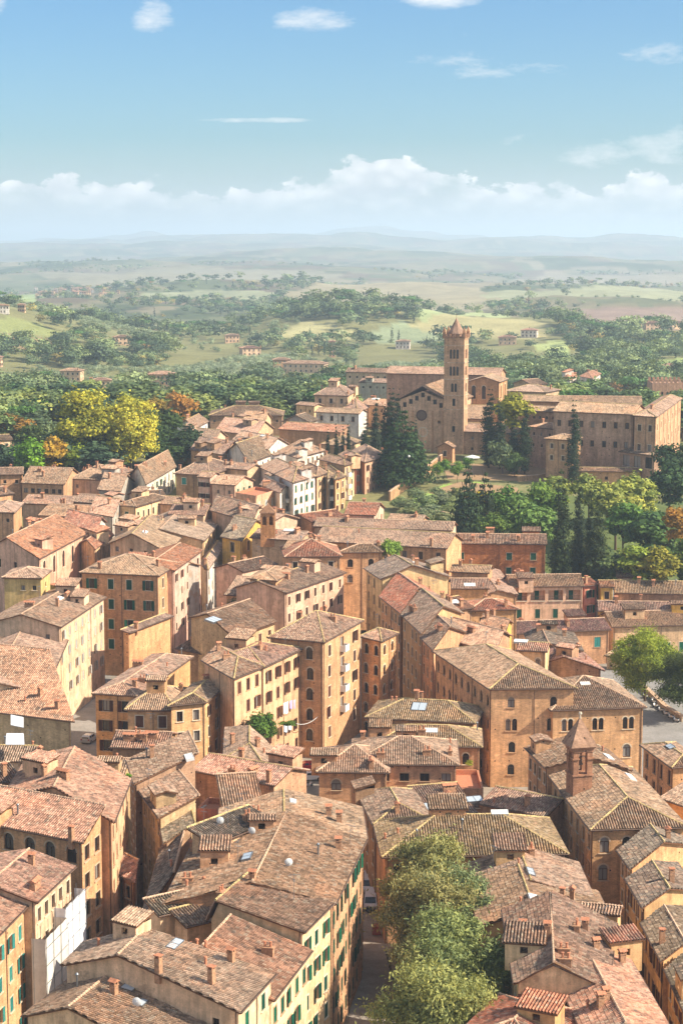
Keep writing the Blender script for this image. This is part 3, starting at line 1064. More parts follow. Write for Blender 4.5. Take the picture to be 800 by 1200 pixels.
H('narrow strip of grey roof above a short cream wall, lower of the pair of strips', (218,1087),(284,1071),3.5,15.9,'s0','cream','brown',ch=0,sl=.25,ant=1)
H('long orange house along the alley with a broad grey roof and green shutters', (190,1060),(393,1060),(429,985),17.0,'g1','orange','tan',D=(238,966),e1='8x5gs',r=.52,sl=.27,rt=2.2,ch=3,chx=[(300,957,1),(252,992,4),(232,996,4),(358,943,5)],ant=3,dish=2,sk=[(307,947,1.4,.8,'g'),(290,1005,2.4,1.1,'g')],rp=3.2,ws=(1.0,1.7))
H('house with a broad tan roof at the far corner of the alley, above parked cars', 18,(430,984),(424,946),16.6,'g1','rust','tan',e1='3x4bs',r=.45,sl=.27,ch=2,sk=[(343,940,1.5,.8,'w'),(343,957,1.3,.7,'w')],ant=1)
# ---- left edge, facing right
H('orange house with green and teal shutters at the lower left edge', 13,(-30,1127),(46,1048),16,'g1','orange','pink',e1='6x4ts',r=.5,sl=.27,ch=1,ant=0,rt=2.6)
H('tan house behind white scaffold sheeting', 14,(44,1058),(89,1016),16.6,'g1','sand','pink',e1='5x3pl',r=.6,sl=.25,ch=1,ant=0,zg=0)
H('brick house with a dark arched loggia under a long pink roof', (-30,962),(98,988),(124,967),18.2,'s0','orange','pink',e0='5x1ar',e1='2x5pl',sl=.34,rt=1.9,ch=0,chx=[(84,985,3)],ant=0,ws=(1.5,1.9),ridge='ridge')
H('orange house with pale gutter lines crossing its pink roof, over the dark street', (4,934),(134,964),(154,913),18.8,'g1','apricot','pink',e1='5x5pl',r=.47,sl=.3,ch=0,chx=[(74,912,4),(37,935,0),(53,936,0)],ant=0,ridge='ridge')
H('low annexe with a small pink roof standing out into the dark street', (140,1025),(159,1035),(163,1021),9.5,'s0','orange','pink',e0='1x2pl',ch=0,ant=0)
# ---- roofs right of the dark street
H('house with a mossy roof over the dark street, a white skylight at its right end', (148,891),(157,919),(233,898),17.4,'s0','brown','brown',e0='3x4pl',sl=.16,ch=2,ant=0,sk=[(222,888,2.6,1.1,'w')])
H('house with a mottled brown roof and leaning street wall, second along the dark street', (158,920),(186,959),(234,944),16.2,'s0','tan','brown',e0='5x4pl',sl=.18,ch=0,ant=1,sk=[(228,912,2.6,1.1,'w')])
H('house with a low step of mossy roof, third along the dark street', (186,961),(192,989),(229,976),14.4,'s0','brown','grey',sl=.22,ch=0,ant=0,e0='2x3pl')
H('low house with a curved dark roof strip bending along the dark street', (190,990),(164,1082),(204,1044),12.8,'s0','brown','grey',sl=.2,ch=0,ant=0,D=None)
H('house with a pale pink roof of loose tiles behind two white skylights', (222,903),(322,921),9,14.6,'g0','brick','pink',ch=2,chx=[(273,908,1),(315,917,3)],ant=1,sk=[(232,882,1.8,.9,'w')])
H('house with a yellow edged hip roof under the bushy courtyard tree', (262,889),(324,918),(322,878),13.4,'h1s','tan','tan',ch=1,ant=0,ridge='ridge2',sl=.25)
H('small house with bold striped tiles facing out, beside a red terrace wall', (262,957),(311,954),7,15.2,'s0','tan','pale',ch=0,chx=[(314,921,1)],ant=0,sl=.5)
H('roof terrace with a red inner wall below a white skylight', (231,947),(263,949),5,15.0,'f','red','tan',ch=0,ant=0)
H('house with grey roof and a small dormer room, beside the long orange house', (250,990),(322,962),4,19.2,'s0','tan','grey',ch=0,chx=[(290,962,1)],ant=2,dish=1,sl=.3,e0='2x1dk')
H('house whose mossy roof carries a cluster of little chimneys, near the silver car', (128,876),(196,878),9,12.5,'g0','brick','tan',ch=0,chx=[(152,868,4),(162,866,1),(178,866,4),(170,870,0)],ant=1)
H('low house with a shabby tiled roof beside the red tarpaulin', (20,905),(146,908),8,13.0,'g0','tan','pale',ch=2,ant=1)
H('house with a row of corbel tiles along its eave at the left edge', (-20,922),(28,914),9,16.5,'g0','tan','grey',ch=1,ant=0)
H('house with a pale lean-to roof and a white shed on top, at the left edge', (-20,892),(38,893),8,14.0,'g0','pale','pale',ch=2,ant=1)
# ---- left middle
H('rough stone house with a tall yellow chimney against its wall', (-20,833),(88,846),(60,812),13.0,'s0','tan','pink',ch=1,chx=[(30,822,2)],ant=0,zg=0,sl=.36)
H('house with a long shallow roof in front of the long pale house with white shutters', 13,(53,812),(80,750),15.0,'g1','cream','pale',e1='3x4wo',r=.35,sl=.3,ch=1,ant=0,sk=[(8,738,2.6,1.2,'w')])
H('long pale house with white shutters in full sun above the parked silver car', 15,(72,735),(125,700),18.2,'g1','pale','tan',e0='3x1dk',e1='7x4ws',r=.5,sl=.28,ch=0,chx=[(35,712,4)],ant=2,sk=[(70,702,2.6,1.0,'w')],zg=0)
H('yellow roof room with a small striped hip roof, above the pale house with white shutters', (2,677),(50,678),(62,668),23.0,'h','yellow','pale',wc='#d2b074',e0='3x1dk',e1='1x1dk',ch=0,ant=0,ridge='ridge',zg=12,gut=False)
H('low yellow parapet house behind the pale house with white shutters', (56,684),(88,693),3,19.2,'f','yellow','tan',ch=0,ant=0,zg=8)
H('orange house with dark green shutters and a broad hip roof', (93,671),(187,675),(210,660),21.0,'h0','orange','tan',e0='4x4gs',e1='2x2pl',sl=.36,ch=1,ant=1,rt=2.2,rp=4.1,ws=(1.15,2.0),zg=0)
H('windowless orange annexe with two air conditioners, in front of the house with dark green shutters', (152,742),(204,722),2,13.5,'s0','orange','tan',ch=1,ant=0,sl=.22)
H('house with a blank brick side wall and a blue skylight', (221,724),(274,748),(325,729),18.0,'g1','tan','tan',e1='4x1bs',r=.42,sl=.22,ch=0,ant=0,sk=[(250,727,3.2,2.0,'g')],gut=False)
H('brick house with brown shutters under a wide hip roof, beside the parked silver car', (108,813),(161,816),30,14.8,'h1','orange','pale',e0='2x3bo',ch=2,chx=[(158,806,0),(167,800,1)],ant=0,zg=0,ws=(1.2,1.8),rp=3.3)
H('brick house with two closed brown shutters under a small striped gable roof', (146,832),(207,833),15,13.8,'h0','orange','pale',e0='2x3bc',ch=1,ant=0,ws=(1.25,1.9),zg=0,ridge='ridge2')
H('house with a white glazed roof hatch, left of the peach house with brown shutters', (196,828),(243,823),(270,797),15.2,'h1','orange','tan',e0='2x2pl',e1='3x3bs',ch=1,chx=[(222,787,4)],ant=0,sk=[(193,778,3.5,2.2,'g')],zg=0)
H('peach house with brown shutters and a yellow edged roof corner, behind the bushy courtyard tree', (236,774),(274,796),(310,781),18.8,'h0e','apricot','tan',e0='1x4no',e1='3x4bs',ch=0,ant=0,ridge='ridge2',zg=0,rp=3.5,ws=(1.05,1.9))
H('peach house with brown shutters, laundry and a sunken white roof terrace', 11,(310,782),(356,760),18.8,'h1','apricot','tan',e1='4x5bs',ch=0,ant=1,ridge='ridge2',zg=0,rp=3.5,ws=(1.05,1.9),rt=2.1)
H('tall five storey brick block with stacked white balconies', (313,747),(380,753),(426,727),20.4,'h0','orange','tan',e0='2x5ar',e1='5=bs/ba/bs',ch=1,chx=[(390,728,1)],ant=1,ridge='ridge2',zg=0,rt=2.2,rp=3.55,ws=(1.2,1.9),sk=[(352,722,5.0,3.0,'w')])
H('brick corner house with arched windows at the head of the dark side street', (420,746),(447,752),(467,742),17.1,'h0','orange','tan',e0='2x5ar',e1='2x5ar',ch=0,ant=1,ridge='ridge2',zg=0,sk=[(422,727,2.6,1.1,'w')],rp=3.6)
H('orange house with one green shuttered window over another on its narrow corner', (290,678),(325,681),(344,668),20.6,'h','orange','tan',e0='1x2gc',e1='1x2gc',ch=0,ant=0,ws=(2.0,2.2),rp=4.8,zg=4,rt=2.4)
H('small orange lean-to house with climbing plants at its foot', (262,697),(299,699),8,15.6,'s0','orange','tan',e0='2x1ar',ch=0,ant=0,zg=4)
H('long pink house with small brown windows under a grey roof', 12,(335,695),(406,671),18.6,'g1','pink','tan',e1='7x2bs',r=.45,ch=2,ant=1,sk=[(318,661,1.6,1,'g')],zg=3,ws=(.95,1.7))
H('bright yellow house with dark windows closing the narrow street', (258,629),(284,634),(318,618),20.5,'g0','yellow','grey',e0='1x3pl',e1='2x1pl',ch=1,ant=0,ws=(1.5,2.2),rp=4.6,zg=5)
H('tall white house with open shutters, its end wall bright yellow', (234,661),(244,668),(263,640),16.6,'h','white','pale',e0='1x3no',e1='5x4ws',ch=0,ant=0,zg=4)
H('pink house with brown shutter pairs above the narrow street', 10,(205,669),(238,645),20.8,'g1','pink','red',e1='5x4bs',r=.5,ch=1,ant=1,zg=3,ws=(.95,1.6))
H('house with a large pale roof and cream wall along the narrow street', 17,(240,634),(263,606),19.8,'g1','cream','pale',e1='4x4pl',r=.4,ch=2,ant=2,zg=5)
# ---- the palazzo and the dark side street
H('big brick palazzo with rows of arched twin windows and a striped hip roof', (506,763),(573,808),(676,807),16.3,'h0','orange','tan',e0='9x4ar',e1='2x1ar,2x1bf,2x2ar',ch=0,chx=[(640,770,1)],ant=0,rt=2.3,rp=3.7,zg=0,sl=.36,ws=(1.1,1.6),name='palazzo',cat='palazzo')
H('lower brick wing of the palazzo with twin arched windows and a small white skylight', (645,833),(757,829),19,12.95,'h0','orange','tan',e0='3x1bf,3x2ar',ch=0,chx=[(692,789,3)],ant=0,rt=2.6,rp=4.6,zg=0,sl=.34,sk=[(685,802,1.6,.9,'w')],ws=(1.3,2.0))
H('house with a grey roof joined to the back of the big brick palazzo', (492,747),(507,762),(546,741),16.6,'g0','rust','brown',e0='3x4pl',ch=1,ant=0,zg=0)
H('house with a cream frieze and tall windows in the dark side street', (469,720),(494,743),(543,719),17.4,'g0','ochre','brown',e0='5x4pl',ch=1,ant=1,zg=0)
H('house with a new red tile roof at the top of the dark side street', (444,699),(469,719),(512,697),17.6,'g0','rust','new',e0='6x4pl',ch=1,ant=0,zg=0)
H('yellow house with a big blank cream gable wall', (426,666),(446,679),(528,676),19.6,'g0','cream','grey',e0='3x4pl',ch=1,chx=[(478,652,1)],ant=1,zg=2,sl=.36,wc='#d7b683',r=.45,sk=[(484,659,1.8,.9,'w')])
H('house with red and pink roof patches and a long white roof light', (500,720),(556,712),10,16.2,'g0','brick','pink',ch=2,ant=1,sk=[(525,707,5.0,1.4,'w'),(538,722,2.2,1.0,'w')])
H('house with a red striped hip roof beside the loggia house', (548,716),(608,714),9,15.6,'h0','orange','red',e0='2x1dk',ch=2,ant=0,zg=2)
H('small yellow walled house with a pink roof among chimneys', (560,735),(592,742),(602,730),15.2,'g0','yellow','pink',ch=1,chx=[(552,728,4),(545,738,3)],ant=1,zg=2)
H('cream roof room with arched windows, just behind the big brick palazzo', (604,762),(641,764),6,16.8,'g0','cream','pink',e0='2x1ar',ch=0,ant=1,zg=4,sk=[(610,752,2.4,1.0,'w')],ws=(.9,1.2))
H('house with a dark slated looking roof half between the palazzo and the teal shutters', (622,763),(683,763),(672,742),14.6,'g1','brick','grey',ch=1,r=.33,ant=0,zg=0)
H('brick walled house with clay chimneys in a row behind the lower palazzo wing', (640,776),(708,786),(680,762),13.8,'g1','brick','pink',ch=0,chx=[(662,781,4),(656,788,1),(676,771,2),(686,774,2)],r=.3,ant=0,zg=0,sl=.25)
H('low house with scattered pink tiles between the palazzo ridge and the red striped hip roof', (520,748),(580,765),(600,745),15.0,'g0','brick','pink',ch=3,ant=1,zg=2)
# ---- centre
H('small house with a pale blue skylight, at the end of the dark side street', (427,841),(557,848),11,11.6,'h0','brick','ochre',ch=0,chx=[(459,822,2),(464,822,2),(488,819,0)],ant=0,ridge='ridge2',sk=[(491,829,2.4,2.2,'g')],sl=.38,zg=0)
H('house with a low hip roof, between the pale blue skylight and the flower terrace', (434,874),(565,876),11,10.4,'h0','orange','ochre',e0='4x1ar',ch=0,chx=[(494,861,1)],ant=0,ridge='ridge2',sl=.36,zg=0,sk=[(505,857,2.0,1.2,'w')])
H('brick house with a striped roof and square windows beside a planted terrace', (410,896),(538,897),14,11.8,'h0','rust','pale',e0='5x2pl',ch=0,chx=[(500,885,1),(446,888,1),(425,868,0)],ant=1,sl=.34,zg=0,ws=(1.35,1.2),ridge='ridge')
H('brick house with a dark side roof and round arched windows, before the tall brick block', (370,905),(456,906),13,11.4,'h0','rust','pale',e0='2x2ar',ch=1,ant=0,sl=.36,zg=0,ridge='ridge',ws=(1.4,1.5))
H('low brick terrace house with red flowers and laundry between sloping tile edges', (527,924),(566,924),10,9.0,'f','rust','tan',e0='2x1ar',ch=0,ant=0,zg=0)
H('house with one dark and one striped roof slope, beside the alley of vans', (417,928),(437,967),(509,964),11.4,'h0','brown','brown',e0='3x3ar',e1='2x1pl',ch=0,chx=[(465,953,0)],ant=0,sl=.38,zg=0)
H('low house with pale blue glass roof sheets', (500,958),(560,953),9,10.0,'s0','brick','pale',ch=1,ant=0,sk=[(521,947,5.4,3.0,'g'),(551,938,3.4,1.6,'g')],zg=0,sl=.2)
H('big low house with a wide striped hip roof behind the round alley trees', (447,1005),(666,1001),15,11.4,'h0','orange','ochre',e0='7x2pl',ch=0,chx=[(488,985,5),(451,984,2),(466,978,2)],ant=0,zg=0,sl=.4,ridge='ridge2',sk=[(585,953,2.2,.9,'w')],ws=(1.2,2.0))
H('house with a long ridge roof and an overturned tile trough, behind the wide hip roof', (560,942),(640,958),9,11.0,'g0','brick','tan',ch=1,ant=0,zg=0)
H('church with a brick bell turret on its mossy roof and windows along the alley', (637,902),(691,973),(806,970),13.4,'h0','orange','tan',e0='8x3pl',e1='4x1ar,4x3ar',ch=0,ant=0,zg=0,sl=.36,rt=2.2,rp=3.6,name='church',cat='church',sk=[(738,912,3.2,1.0,'w')],ws=(1.2,1.9),ridge='ridge2')
H('house with a half red half grey roof just behind the brick bell turret', (614,876),(638,900),(740,903),14.6,'g0','rust','brown',e0='4x4pl',ch=0,chx=[(699,862,1),(690,865,0)],ant=0,zg=0,r=.5,sl=.3,sk=[(712,888,2.6,1.0,'w')])
H('orange house with white framed windows and one skylight below the square at the right edge', (749,873),(786,900),(830,897),11.6,'h0','orange','tan',e0='4x2pl',ch=0,ant=0,zg=0,sk=[(785,876,2.0,1.0,'g')],ws=(1.1,2.2))
H('low house with a tan roof between the turret church and the right edge', (770,935),(815,950),10,11.0,'g0','orange','tan',ch=1,ant=0,zg=0)
# ---- lower right
H('house with a yellow rimmed gable and a long skylight behind the round alley trees', (560,1054),(696,1053),13,12.0,'g1','ochre','tan',ch=0,chx=[(607,1014,2),(516,1040,2)],ant=1,r=.45,sl=.34,zg=0,sk=[(621,1023,2.6,.9,'g')],ridge='ridge2')
H('house with a tan roof and two white skylights, before the yellow rimmed gable', (560,1085),(727,1102),(700,1045),11.8,'g1','ochre','tan',ch=1,ant=0,r=.4,sl=.3,zg=0,sk=[(626,1054,2.2,1.4,'w'),(645,1055,2.0,1.4,'w')],ridge='ridge2')
H('cream house with a dark roof slope and brick chimneys, right of the alley trees', (602,1153),(712,1160),(722,1082),14.2,'g1','cream','brown',D=(588,1066),rs=2.5,e0='4x3bo',e3='3x3pl',ch=0,chx=[(612,1094,0),(641,1096,0),(660,1120,1),(662,1132,1),(685,1092,0)],ant=1,r=.42,zg=0,ridge='ridge')
H('house with a big pink tan roof running down to the alley at the lower right', (690,1228),(790,1214),(727,1106),13.0,'g1','ochre','pink',rs=1.9,ch=0,chx=[(709,1174,0),(703,1180,0),(688,1182,2)],ant=0,r=.42,zg=0,e1='7x4pl')
H('house with a new pink tile hip roof at the bottom edge', (520,1226),(638,1250),14,12.4,'h','ochre','new',ch=0,ant=0,zg=0,sl=.34,ridge='ridge')
H('low house with a dark grey roof, below the cream house right of the trees', (628,1200),(700,1212),9,9.8,'g1','cream','grey',ch=0,chx=[(643,1168,1),(640,1185,1)],ant=0,r=.65,zg=0)
H('orange house with a grey roof at the right edge, first down the lower alley', (722,997),(738,1019),(815,990),11.8,'g0','orange','grey',e0='2x3pl',e1='5x1dk',ch=0,chx=[(782,1003,3)],ant=0,zg=0,sl=.28)
H('ochre house with a mossy grey roof, second down the lower alley at the right edge', (732,1030),(752,1064),(815,1043),11.6,'g0','ochre','grey',e0='4x3bs',ch=0,ant=0,zg=0,sl=.26)
H('ochre house with dark wooden balcony openings, third down the lower alley at the right edge', (750,1082),(774,1127),(830,1105),11.2,'g0','ochre','grey',e0='5x3bs',ch=0,ant=0,zg=0,sl=.26)
H('ochre house with brown shutters in the lower right corner', (778,1136),(805,1195),(870,1165),11.0,'g0','ochre','grey',e0='5x3bs',ch=0,ant=0,zg=0,sl=.26)
# ---- rows below the garden
H('orange hip roofed house with a walled up arch and fading wall paint', (394,648),(448,647),(460,641),20.6,'h0','orange','tan',e0='2x2ar',e1='1x1gc',ch=2,ant=0,zg=4,sl=.36,rt=2.4,ws=(1.2,1.6))
H('house with a pink striped hip roof over a dark recessed storey', (333,653),(401,652),14,21.0,'h0','orange','red',e0='3x1pl',ch=1,ant=0,zg=5,sl=.38,ridge='ridge')
H('very long low building with two parallel grey tan roof bands', (366,634),(524,643),13,19.8,'g0','orange','tan',e0='8x1pl',ch=0,chx=[(505,640,3)],ant=0,zg=6,sl=.38)
H('long low building with a flat looking tan roof behind the two parallel roof bands', (366,617),(530,622),9,21.6,'g0','sand','tan',ch=0,ant=0,zg=8,sl=.3)
H('orange house with four closed green shutters in a row and a cream end wall', (524,637),(641,638),9,17.8,'g0','orange','tan',e0='4x2gc',ch=1,chx=[(574,624,4)],ant=0,zg=3,rt=3.0,ws=(1.25,1.6),sl=.36,wc='#bd7c50')
H('cream house with an upper loggia of railed balconies and green shutters', (596,688),(685,687),10,12.4,'g0','peach','tan',e0='4x1lo,4x1gc',ch=1,chx=[(666,667,1)],ant=0,zg=1,rt=2.1,rp=4.0,ws=(1.05,2.0),sl=.36)
H('house with one broad striped gable slope joined to the loggia house', (566,699),(607,697),(585,668),12.4,'g1','orange','tan',ch=0,ant=0,zg=1,r=.4)
H('house with one white skylight between the blank cream gable and the loggia house', (528,690),(574,690),9,14.2,'g0','orange','tan',ch=0,ant=0,zg=2,sk=[(550,686,2.4,1.4,'w')])
H('house with a small striped roof below the cream end wall', (526,670),(573,672),7,15.4,'g0','orange','tan',ch=1,ant=0,zg=2)
H('narrow coral red house with one pair of green shutters beside the loggia house', (684,687),(702,685),7,12.2,'g0','red','red',e0='1x2go',ch=1,ant=0,zg=1,ws=(1.1,1.7))
H('narrow yellow house beside the coral red house', (702,688),(720,688),6,12.2,'g0','yellow','red',e0='1x1pl',ch=0,ant=0,zg=1)
H('long low house with one clay chimney, highest of the long roofs on the right', (719,695),(830,697),12,10.2,'g0','brick','pale',ch=0,chx=[(748,684,0)],ant=0,zg=1,sl=.3)
H('long low house whose tan roof runs along the right edge, second of the long roofs', (700,716),(830,718),9,8.6,'g0','yellow','tan',ch=0,ant=0,zg=1,sl=.3)
H('orange house with teal shutters and a long mauve roof above the square', (603,743),(716,738),9,7.4,'g0','orange','mauve',e0='4x2ts',ch=0,ant=0,zg=0,rt=2.6,rp=4.2,ws=(1.35,2.1),sl=.36)
H('brown house with tall dark green shutters behind the bright tree in the square', (716,735),(830,732),12,6.8,'g0','tan','pale',e0='6x1no,6x1gc',ch=0,ant=0,zg=0,rt=1.2,rp=3.6,ws=(1.3,2.2),sl=.34)
H('tiny pale hut at the corner of the square', (707,768),(722,771),3,2.8,'s0','pale','pale',e0='1x1dk',ch=0,ant=0,zg=0,gut=False,ws=(1,1))
# ---- old quarter, left of the narrow street
H('long tan house with a windowed brick front, in front of the yellow plane tree', (24,566),(76,568),(97,557),23.4,'g0','rust','ochre',e0='6x1pl',ch=2,ant=1,ws=(1.1,1.2))
H('house with a tan hip roof and stubby chimneys just left of the white facade', (82,561),(126,563),(150,553),23.6,'h0','sand','tan',e0='3x1dk',ch=2,ant=1)
H('hip roofed house nearest to the foot of the yellow plane tree', (104,553),(143,557),(156,551),24.6,'h0','rust','tan',e1='2x1pl',ch=2,ant=0)
H('long house with a bright white side wall right of the yellow plane tree', (152,556),(171,568),(207,547),23.6,'g1','white','ochre',e1='7x2gs',r=.5,ch=1,ant=0,ws=(1,1.6))
H('small grey walled house with one dark window, behind the cream hip roofed house', (114,574),(142,576),(158,564),22.4,'g0','grey','tan',e0='2x1pl',ch=1,ant=0)
H('cream house with six windows in its sunny wall under a grey hip roof', (136,592),(160,594),(197,583),22.6,'h','cream','brown',e0='1x1gc',e1='6x1pl',ch=0,ant=0,ws=(1.0,1.7),sl=.38,rt=2.4)
H('pair of worn roofs with a dark dormer left of the grey walled house', (44,604),(112,607),13,20.4,'g0','sand','tan',ch=2,ant=2,e0='4x1dk')
H('house with a bright pink terrace roof and rough grey wall', (104,601),(133,606),(150,593),21.2,'g0','grey','pink',ch=1,ant=0,e1='2x1pl')
H('brick house with large blind arches and a big pink roof', (-12,642),(47,655),(103,625),20.4,'g1','salmon','red',e0='3x1dk',e1='5x1ar',r=.35,ch=1,ant=0,rt=3.0,ws=(1.6,3.4))
H('house with a pink roof and pale end wall right of the blind arches', (74,613),(114,623),(126,612),20.8,'g0','white','red',e1='3x2wo',ch=0,ant=0)
H('house with a small pink roof and cream wall, between blind arches and gable', (92,637),(112,644),(134,627),18.8,'g1','cream','red',e1='3x2pl',ch=0,ant=0)
H('house with a grey hip roof at the left edge, above the big pink roof', (-15,600),(18,601),(28,590),22.0,'h','rust','tan',e0='2x1dk',ch=1,ant=0)
H('tan house at the left edge beside a sunken yard wall', (-20,583),(18,578),9,22.8,'g0','orange','tan',ch=1,ant=0,e0='2x1dk')
H('long roof at the left edge topped by an aerial, level with the tan brick front', (-30,557),(28,556),9,24.0,'g0','rust','tan',ch=1,ant=2,e0='4x1dk')
H('white walled house at the left edge beside the green bushes', (-20,533),(16,534),(26,527),24.6,'h','white','brown',e0='2x1pl',ch=1,ant=0,e1='1x1pl')
H('low dark roofed house at the left edge above the green bushes', (-25,517),(16,515),8,25.4,'g0','cream','brown',e0='3x1pl',ch=0,ant=0)
H('house with a wide dark gable end and a rooftop skylight, behind the dark green shutters', (127,637),(198,648),(218,624),20.4,'g1','sand','tan',e0='4x1dk',e1='3x2pl',r=.4,ch=1,ant=1,sk=[(170,624,2.8,1.1,'w')],rt=1.0,ws=(1.4,1.9))
H('house with a small striped hip roof room, left of the large pale roof', (146,616),(166,618),(173,612),22.6,'h','sand','pale',ch=0,ant=0)
H('long roof with an air pipe lying on it behind the dark green shutters', (150,660),(212,668),7,19.0,'g0','grey','tan',ch=2,ant=1)
H('small house with a tan gable at the foot of the long white side wall', (178,590),(214,592),9,21.6,'g0','sand','tan',ch=1,ant=0)
H('house with a mottled roof between the cream windows and the pink tower house', (196,603),(240,604),12,22.4,'g0','sand','tan',ch=2,ant=1)
H('low house with a pale gable end seen beneath the arches of the pink terrace house', (268,604),(318,612),9,22.6,'g0','sand','tan',e0='3x1pl',ch=2,ant=1)
H('house with a long brown roof left of the little arched belfry', (246,598),(296,612),(312,600),23.0,'g0','sand','brown',ch=2,ant=0)
H('house with many small roof steps and a white awning, above the pink striped hip roof', (292,630),(352,634),9,21.4,'g0','tan','tan',ch=3,ant=2,sk=[(339,622,2.6,1.2,'w')])
H('low house with a brown roof, left of the pink striped hip roof', (284,670),(326,661),8,19.0,'g0','sand','brown',ch=2,ant=1,sk=[(318,632,2.6,1,'w')])
H('house with tan roof strips just below the long roof bands', (330,643),(372,645),8,21.4,'g0','tan','tan',ch=2,ant=1)
H('house with a red and grey roof at the foot of the white houses', (365,612),(408,606),9,22.0,'g0','rust','red',ch=1,ant=0)
H('small red roofed house at the foot of the salmon end house', (402,603),(440,604),(452,595),21.6,'g0','pink','red',e1='2x1pl',ch=0,ant=0)
H('low brick house with a pale flat looking roof below the olive garden', (452,610),(494,612),7,20.0,'g0','brick','pale',e0='3x1tc',ch=0,ant=0,ws=(1.2,1.2))
# ---- pink row
H('brown hip roofed house with one teal shuttered window', (204,555),(246,557),(280,546),24.6,'h0','brown','brown',e0='2x1tc',ch=1,ant=1,ws=(1.3,1.8))
H('narrow pink tower house with two double windows', (230,559),(247,560),7,25.2,'g0','pink','tan',e0='2x2bo',ch=0,ant=0,ws=(.9,1.2),rp=3.0)
H('pink house with a blank side wall and small dark windows', (246,567),(276,569),(299,563),23.8,'g0','pink','tan',e0='2x1dk',e1='3x2gs',ch=1,ant=1)
H('pink terrace house with three rust red arches on its lowest storey', (276,577),(300,581),(323,574),22.6,'f','salmon','tan',e0='1x1pl',e1='3x1wc,3x1no,3x1ar',ch=0,ant=0,rt=2.8,ws=(1.5,1.9),rp=3.0)
H('narrow white house with crowded balconies and flower pots', (304,568),(328,578),(341,573),22.6,'g0','white','brown',e1='4=pl/ba',ch=2,ant=0,ws=(1.1,2.0))
H('big white house with green shutters and a long blank side wall', (303,547),(343,566),(371,558),25.2,'h0','white','tan',e0='4x1no,4x1dk',e1='4x4gs',ch=1,chx=[(340,548,0)],ant=1,ws=(1.0,1.7),rp=3.2)
H('peach house with brown shutters, narrow neighbour of the big white house', (352,549),(371,559),(384,554),25.0,'h0','peach','tan',e1='2x4bs',ch=1,ant=0,rp=3.2)
H('grey house with narrow stacked balconies between two orange fronts', (366,551),(384,561),(393,557),24.2,'h0','grey','brown',e1='1x4ba',ch=1,ant=0,rp=3.2)
H('orange house with small windows in a narrow sunny front', (376,550),(392,562),(406,558),24.0,'h0','orange','brown',e1='2x4bs',ch=1,ant=0,rp=3.1)
H('cream sided house with a column of white balconies', (372,538),(404,546),(417,542),26.0,'h0','peach','brown',e0='4x1dk',e1='4=ba/pl',ch=0,ant=0,rp=3.2)
H('red house with white framed windows in the row below the cypresses', (396,533),(416,541),(428,537),26.2,'h0','red','tan',e1='2x4wo',ch=1,ant=0,rp=3.1)
H('salmon end house of the row with brown windows, next to the garden wall', (405,532),(427,542),(454,534),26.0,'h0','salmon','tan',e1='4x3bs',ch=0,chx=[(452,532,3)],ant=0,rp=3.4)
H('round roofed turret house with a dark dome like awning above the row', (376,520),(404,524),(424,517),27.2,'h','sand','tan',ch=1,ant=1,e1='2x1dk')
H('white house with four windows under a broad tan roof, upper tier', (270,518),(314,527),(339,520),27.0,'g0','white','tan',e1='5x1pl',ch=1,ant=0,sk=[(308,511,2,1,'w')])
H('white house with a dormer terrace, right of the broad tan roof', (325,529),(348,537),(381,528),26.2,'h0','white','tan',e1='6x1pl',ch=1,ant=1)
H('white fronted house with three windows below the broad tan roof', (262,531),(292,543),(319,533),25.6,'g1','white','brown',e1='4x1pl',ch=1,ant=2)
H('brown house with a roof garden awning in the upper tier', (222,527),(262,533),(286,525),26.0,'g0','brown','brown',ch=3,ant=2,e0='4x1dk')
H('house with a long brown roof behind the pink tower house', (222,545),(290,551),8,25.0,'g0','sand','brown',ch=3,ant=2)
H('small yellow roof room above the big white house', (334,546),(350,548),(356,544),26.6,'h','yellow','tan',e0='1x1dk',ch=0,ant=0)
H('tan house with stepped roofs beside the dark round oaks', (206,516),(250,520),(268,512),26.6,'g0','sand','brown',e0='3x1dk',ch=2,ant=1)
H('pale villa with white balcony windows beside the dark round oaks', (206,498),(230,502),(245,494),28.0,'g1','white','tan',e1='3x1pl',ch=1,ant=0)
H('long brown hip roofed hall on the far side of the upper tier', (244,487),(332,487),17,27.2,'h0','brown','brown',e0='7x1dk',ch=0,ant=0)
H('house with a cream gable end in front of the long brown hall', (283,494),(310,496),(319,490),27.4,'g0','cream','tan',e0='2x1dk',ch=1,ant=0)
H('tan house with a small brick bell gable between long hall and red strip roof', (252,505),(300,510),(322,502),27.0,'g0','tan','tan',ch=2,ant=1)
H('long brown wall building with a bright red strip of roof', (325,503),(399,507),6,27.4,'s0','brown','red',ch=0,ant=0)
H('large cream house with small windows, highest of the upper tier', (367,463),(408,464),(418,458),33.0,'h0','cream','brown',e0='3x2pl',e1='2x1pl',ch=1,ant=0)
H('cream annexe stepping down left of the large cream house', (345,474),(368,476),5,30.0,'g0','cream','brown',e0='2x1dk',ch=0,ant=0)
H('white low wing with four windows below the large cream house', (368,483),(421,485),8,29.4,'g0','white','tan',e0='4x1pl',ch=0,ant=0)
H('grey gabled shed beside the white low wing', (330,494),(363,495),10,28.2,'g1','grey','grey',e0='2x1dk',ch=0,ant=0,sl=.45)
H('orange house with plain walls left of the dark cypress group', (399,481),(419,484),(433,477),29.6,'h0','orange','tan',e0='1x1dk',e1='1x1dk',ch=0,ant=0)
H('low house with a white roof light right of the orange plain house', (420,474),(452,476),12,28.5,'g0','sand','tan',ch=1,ant=0,sk=[(440,468,3,1.6,'w')],e0='3x1dk')
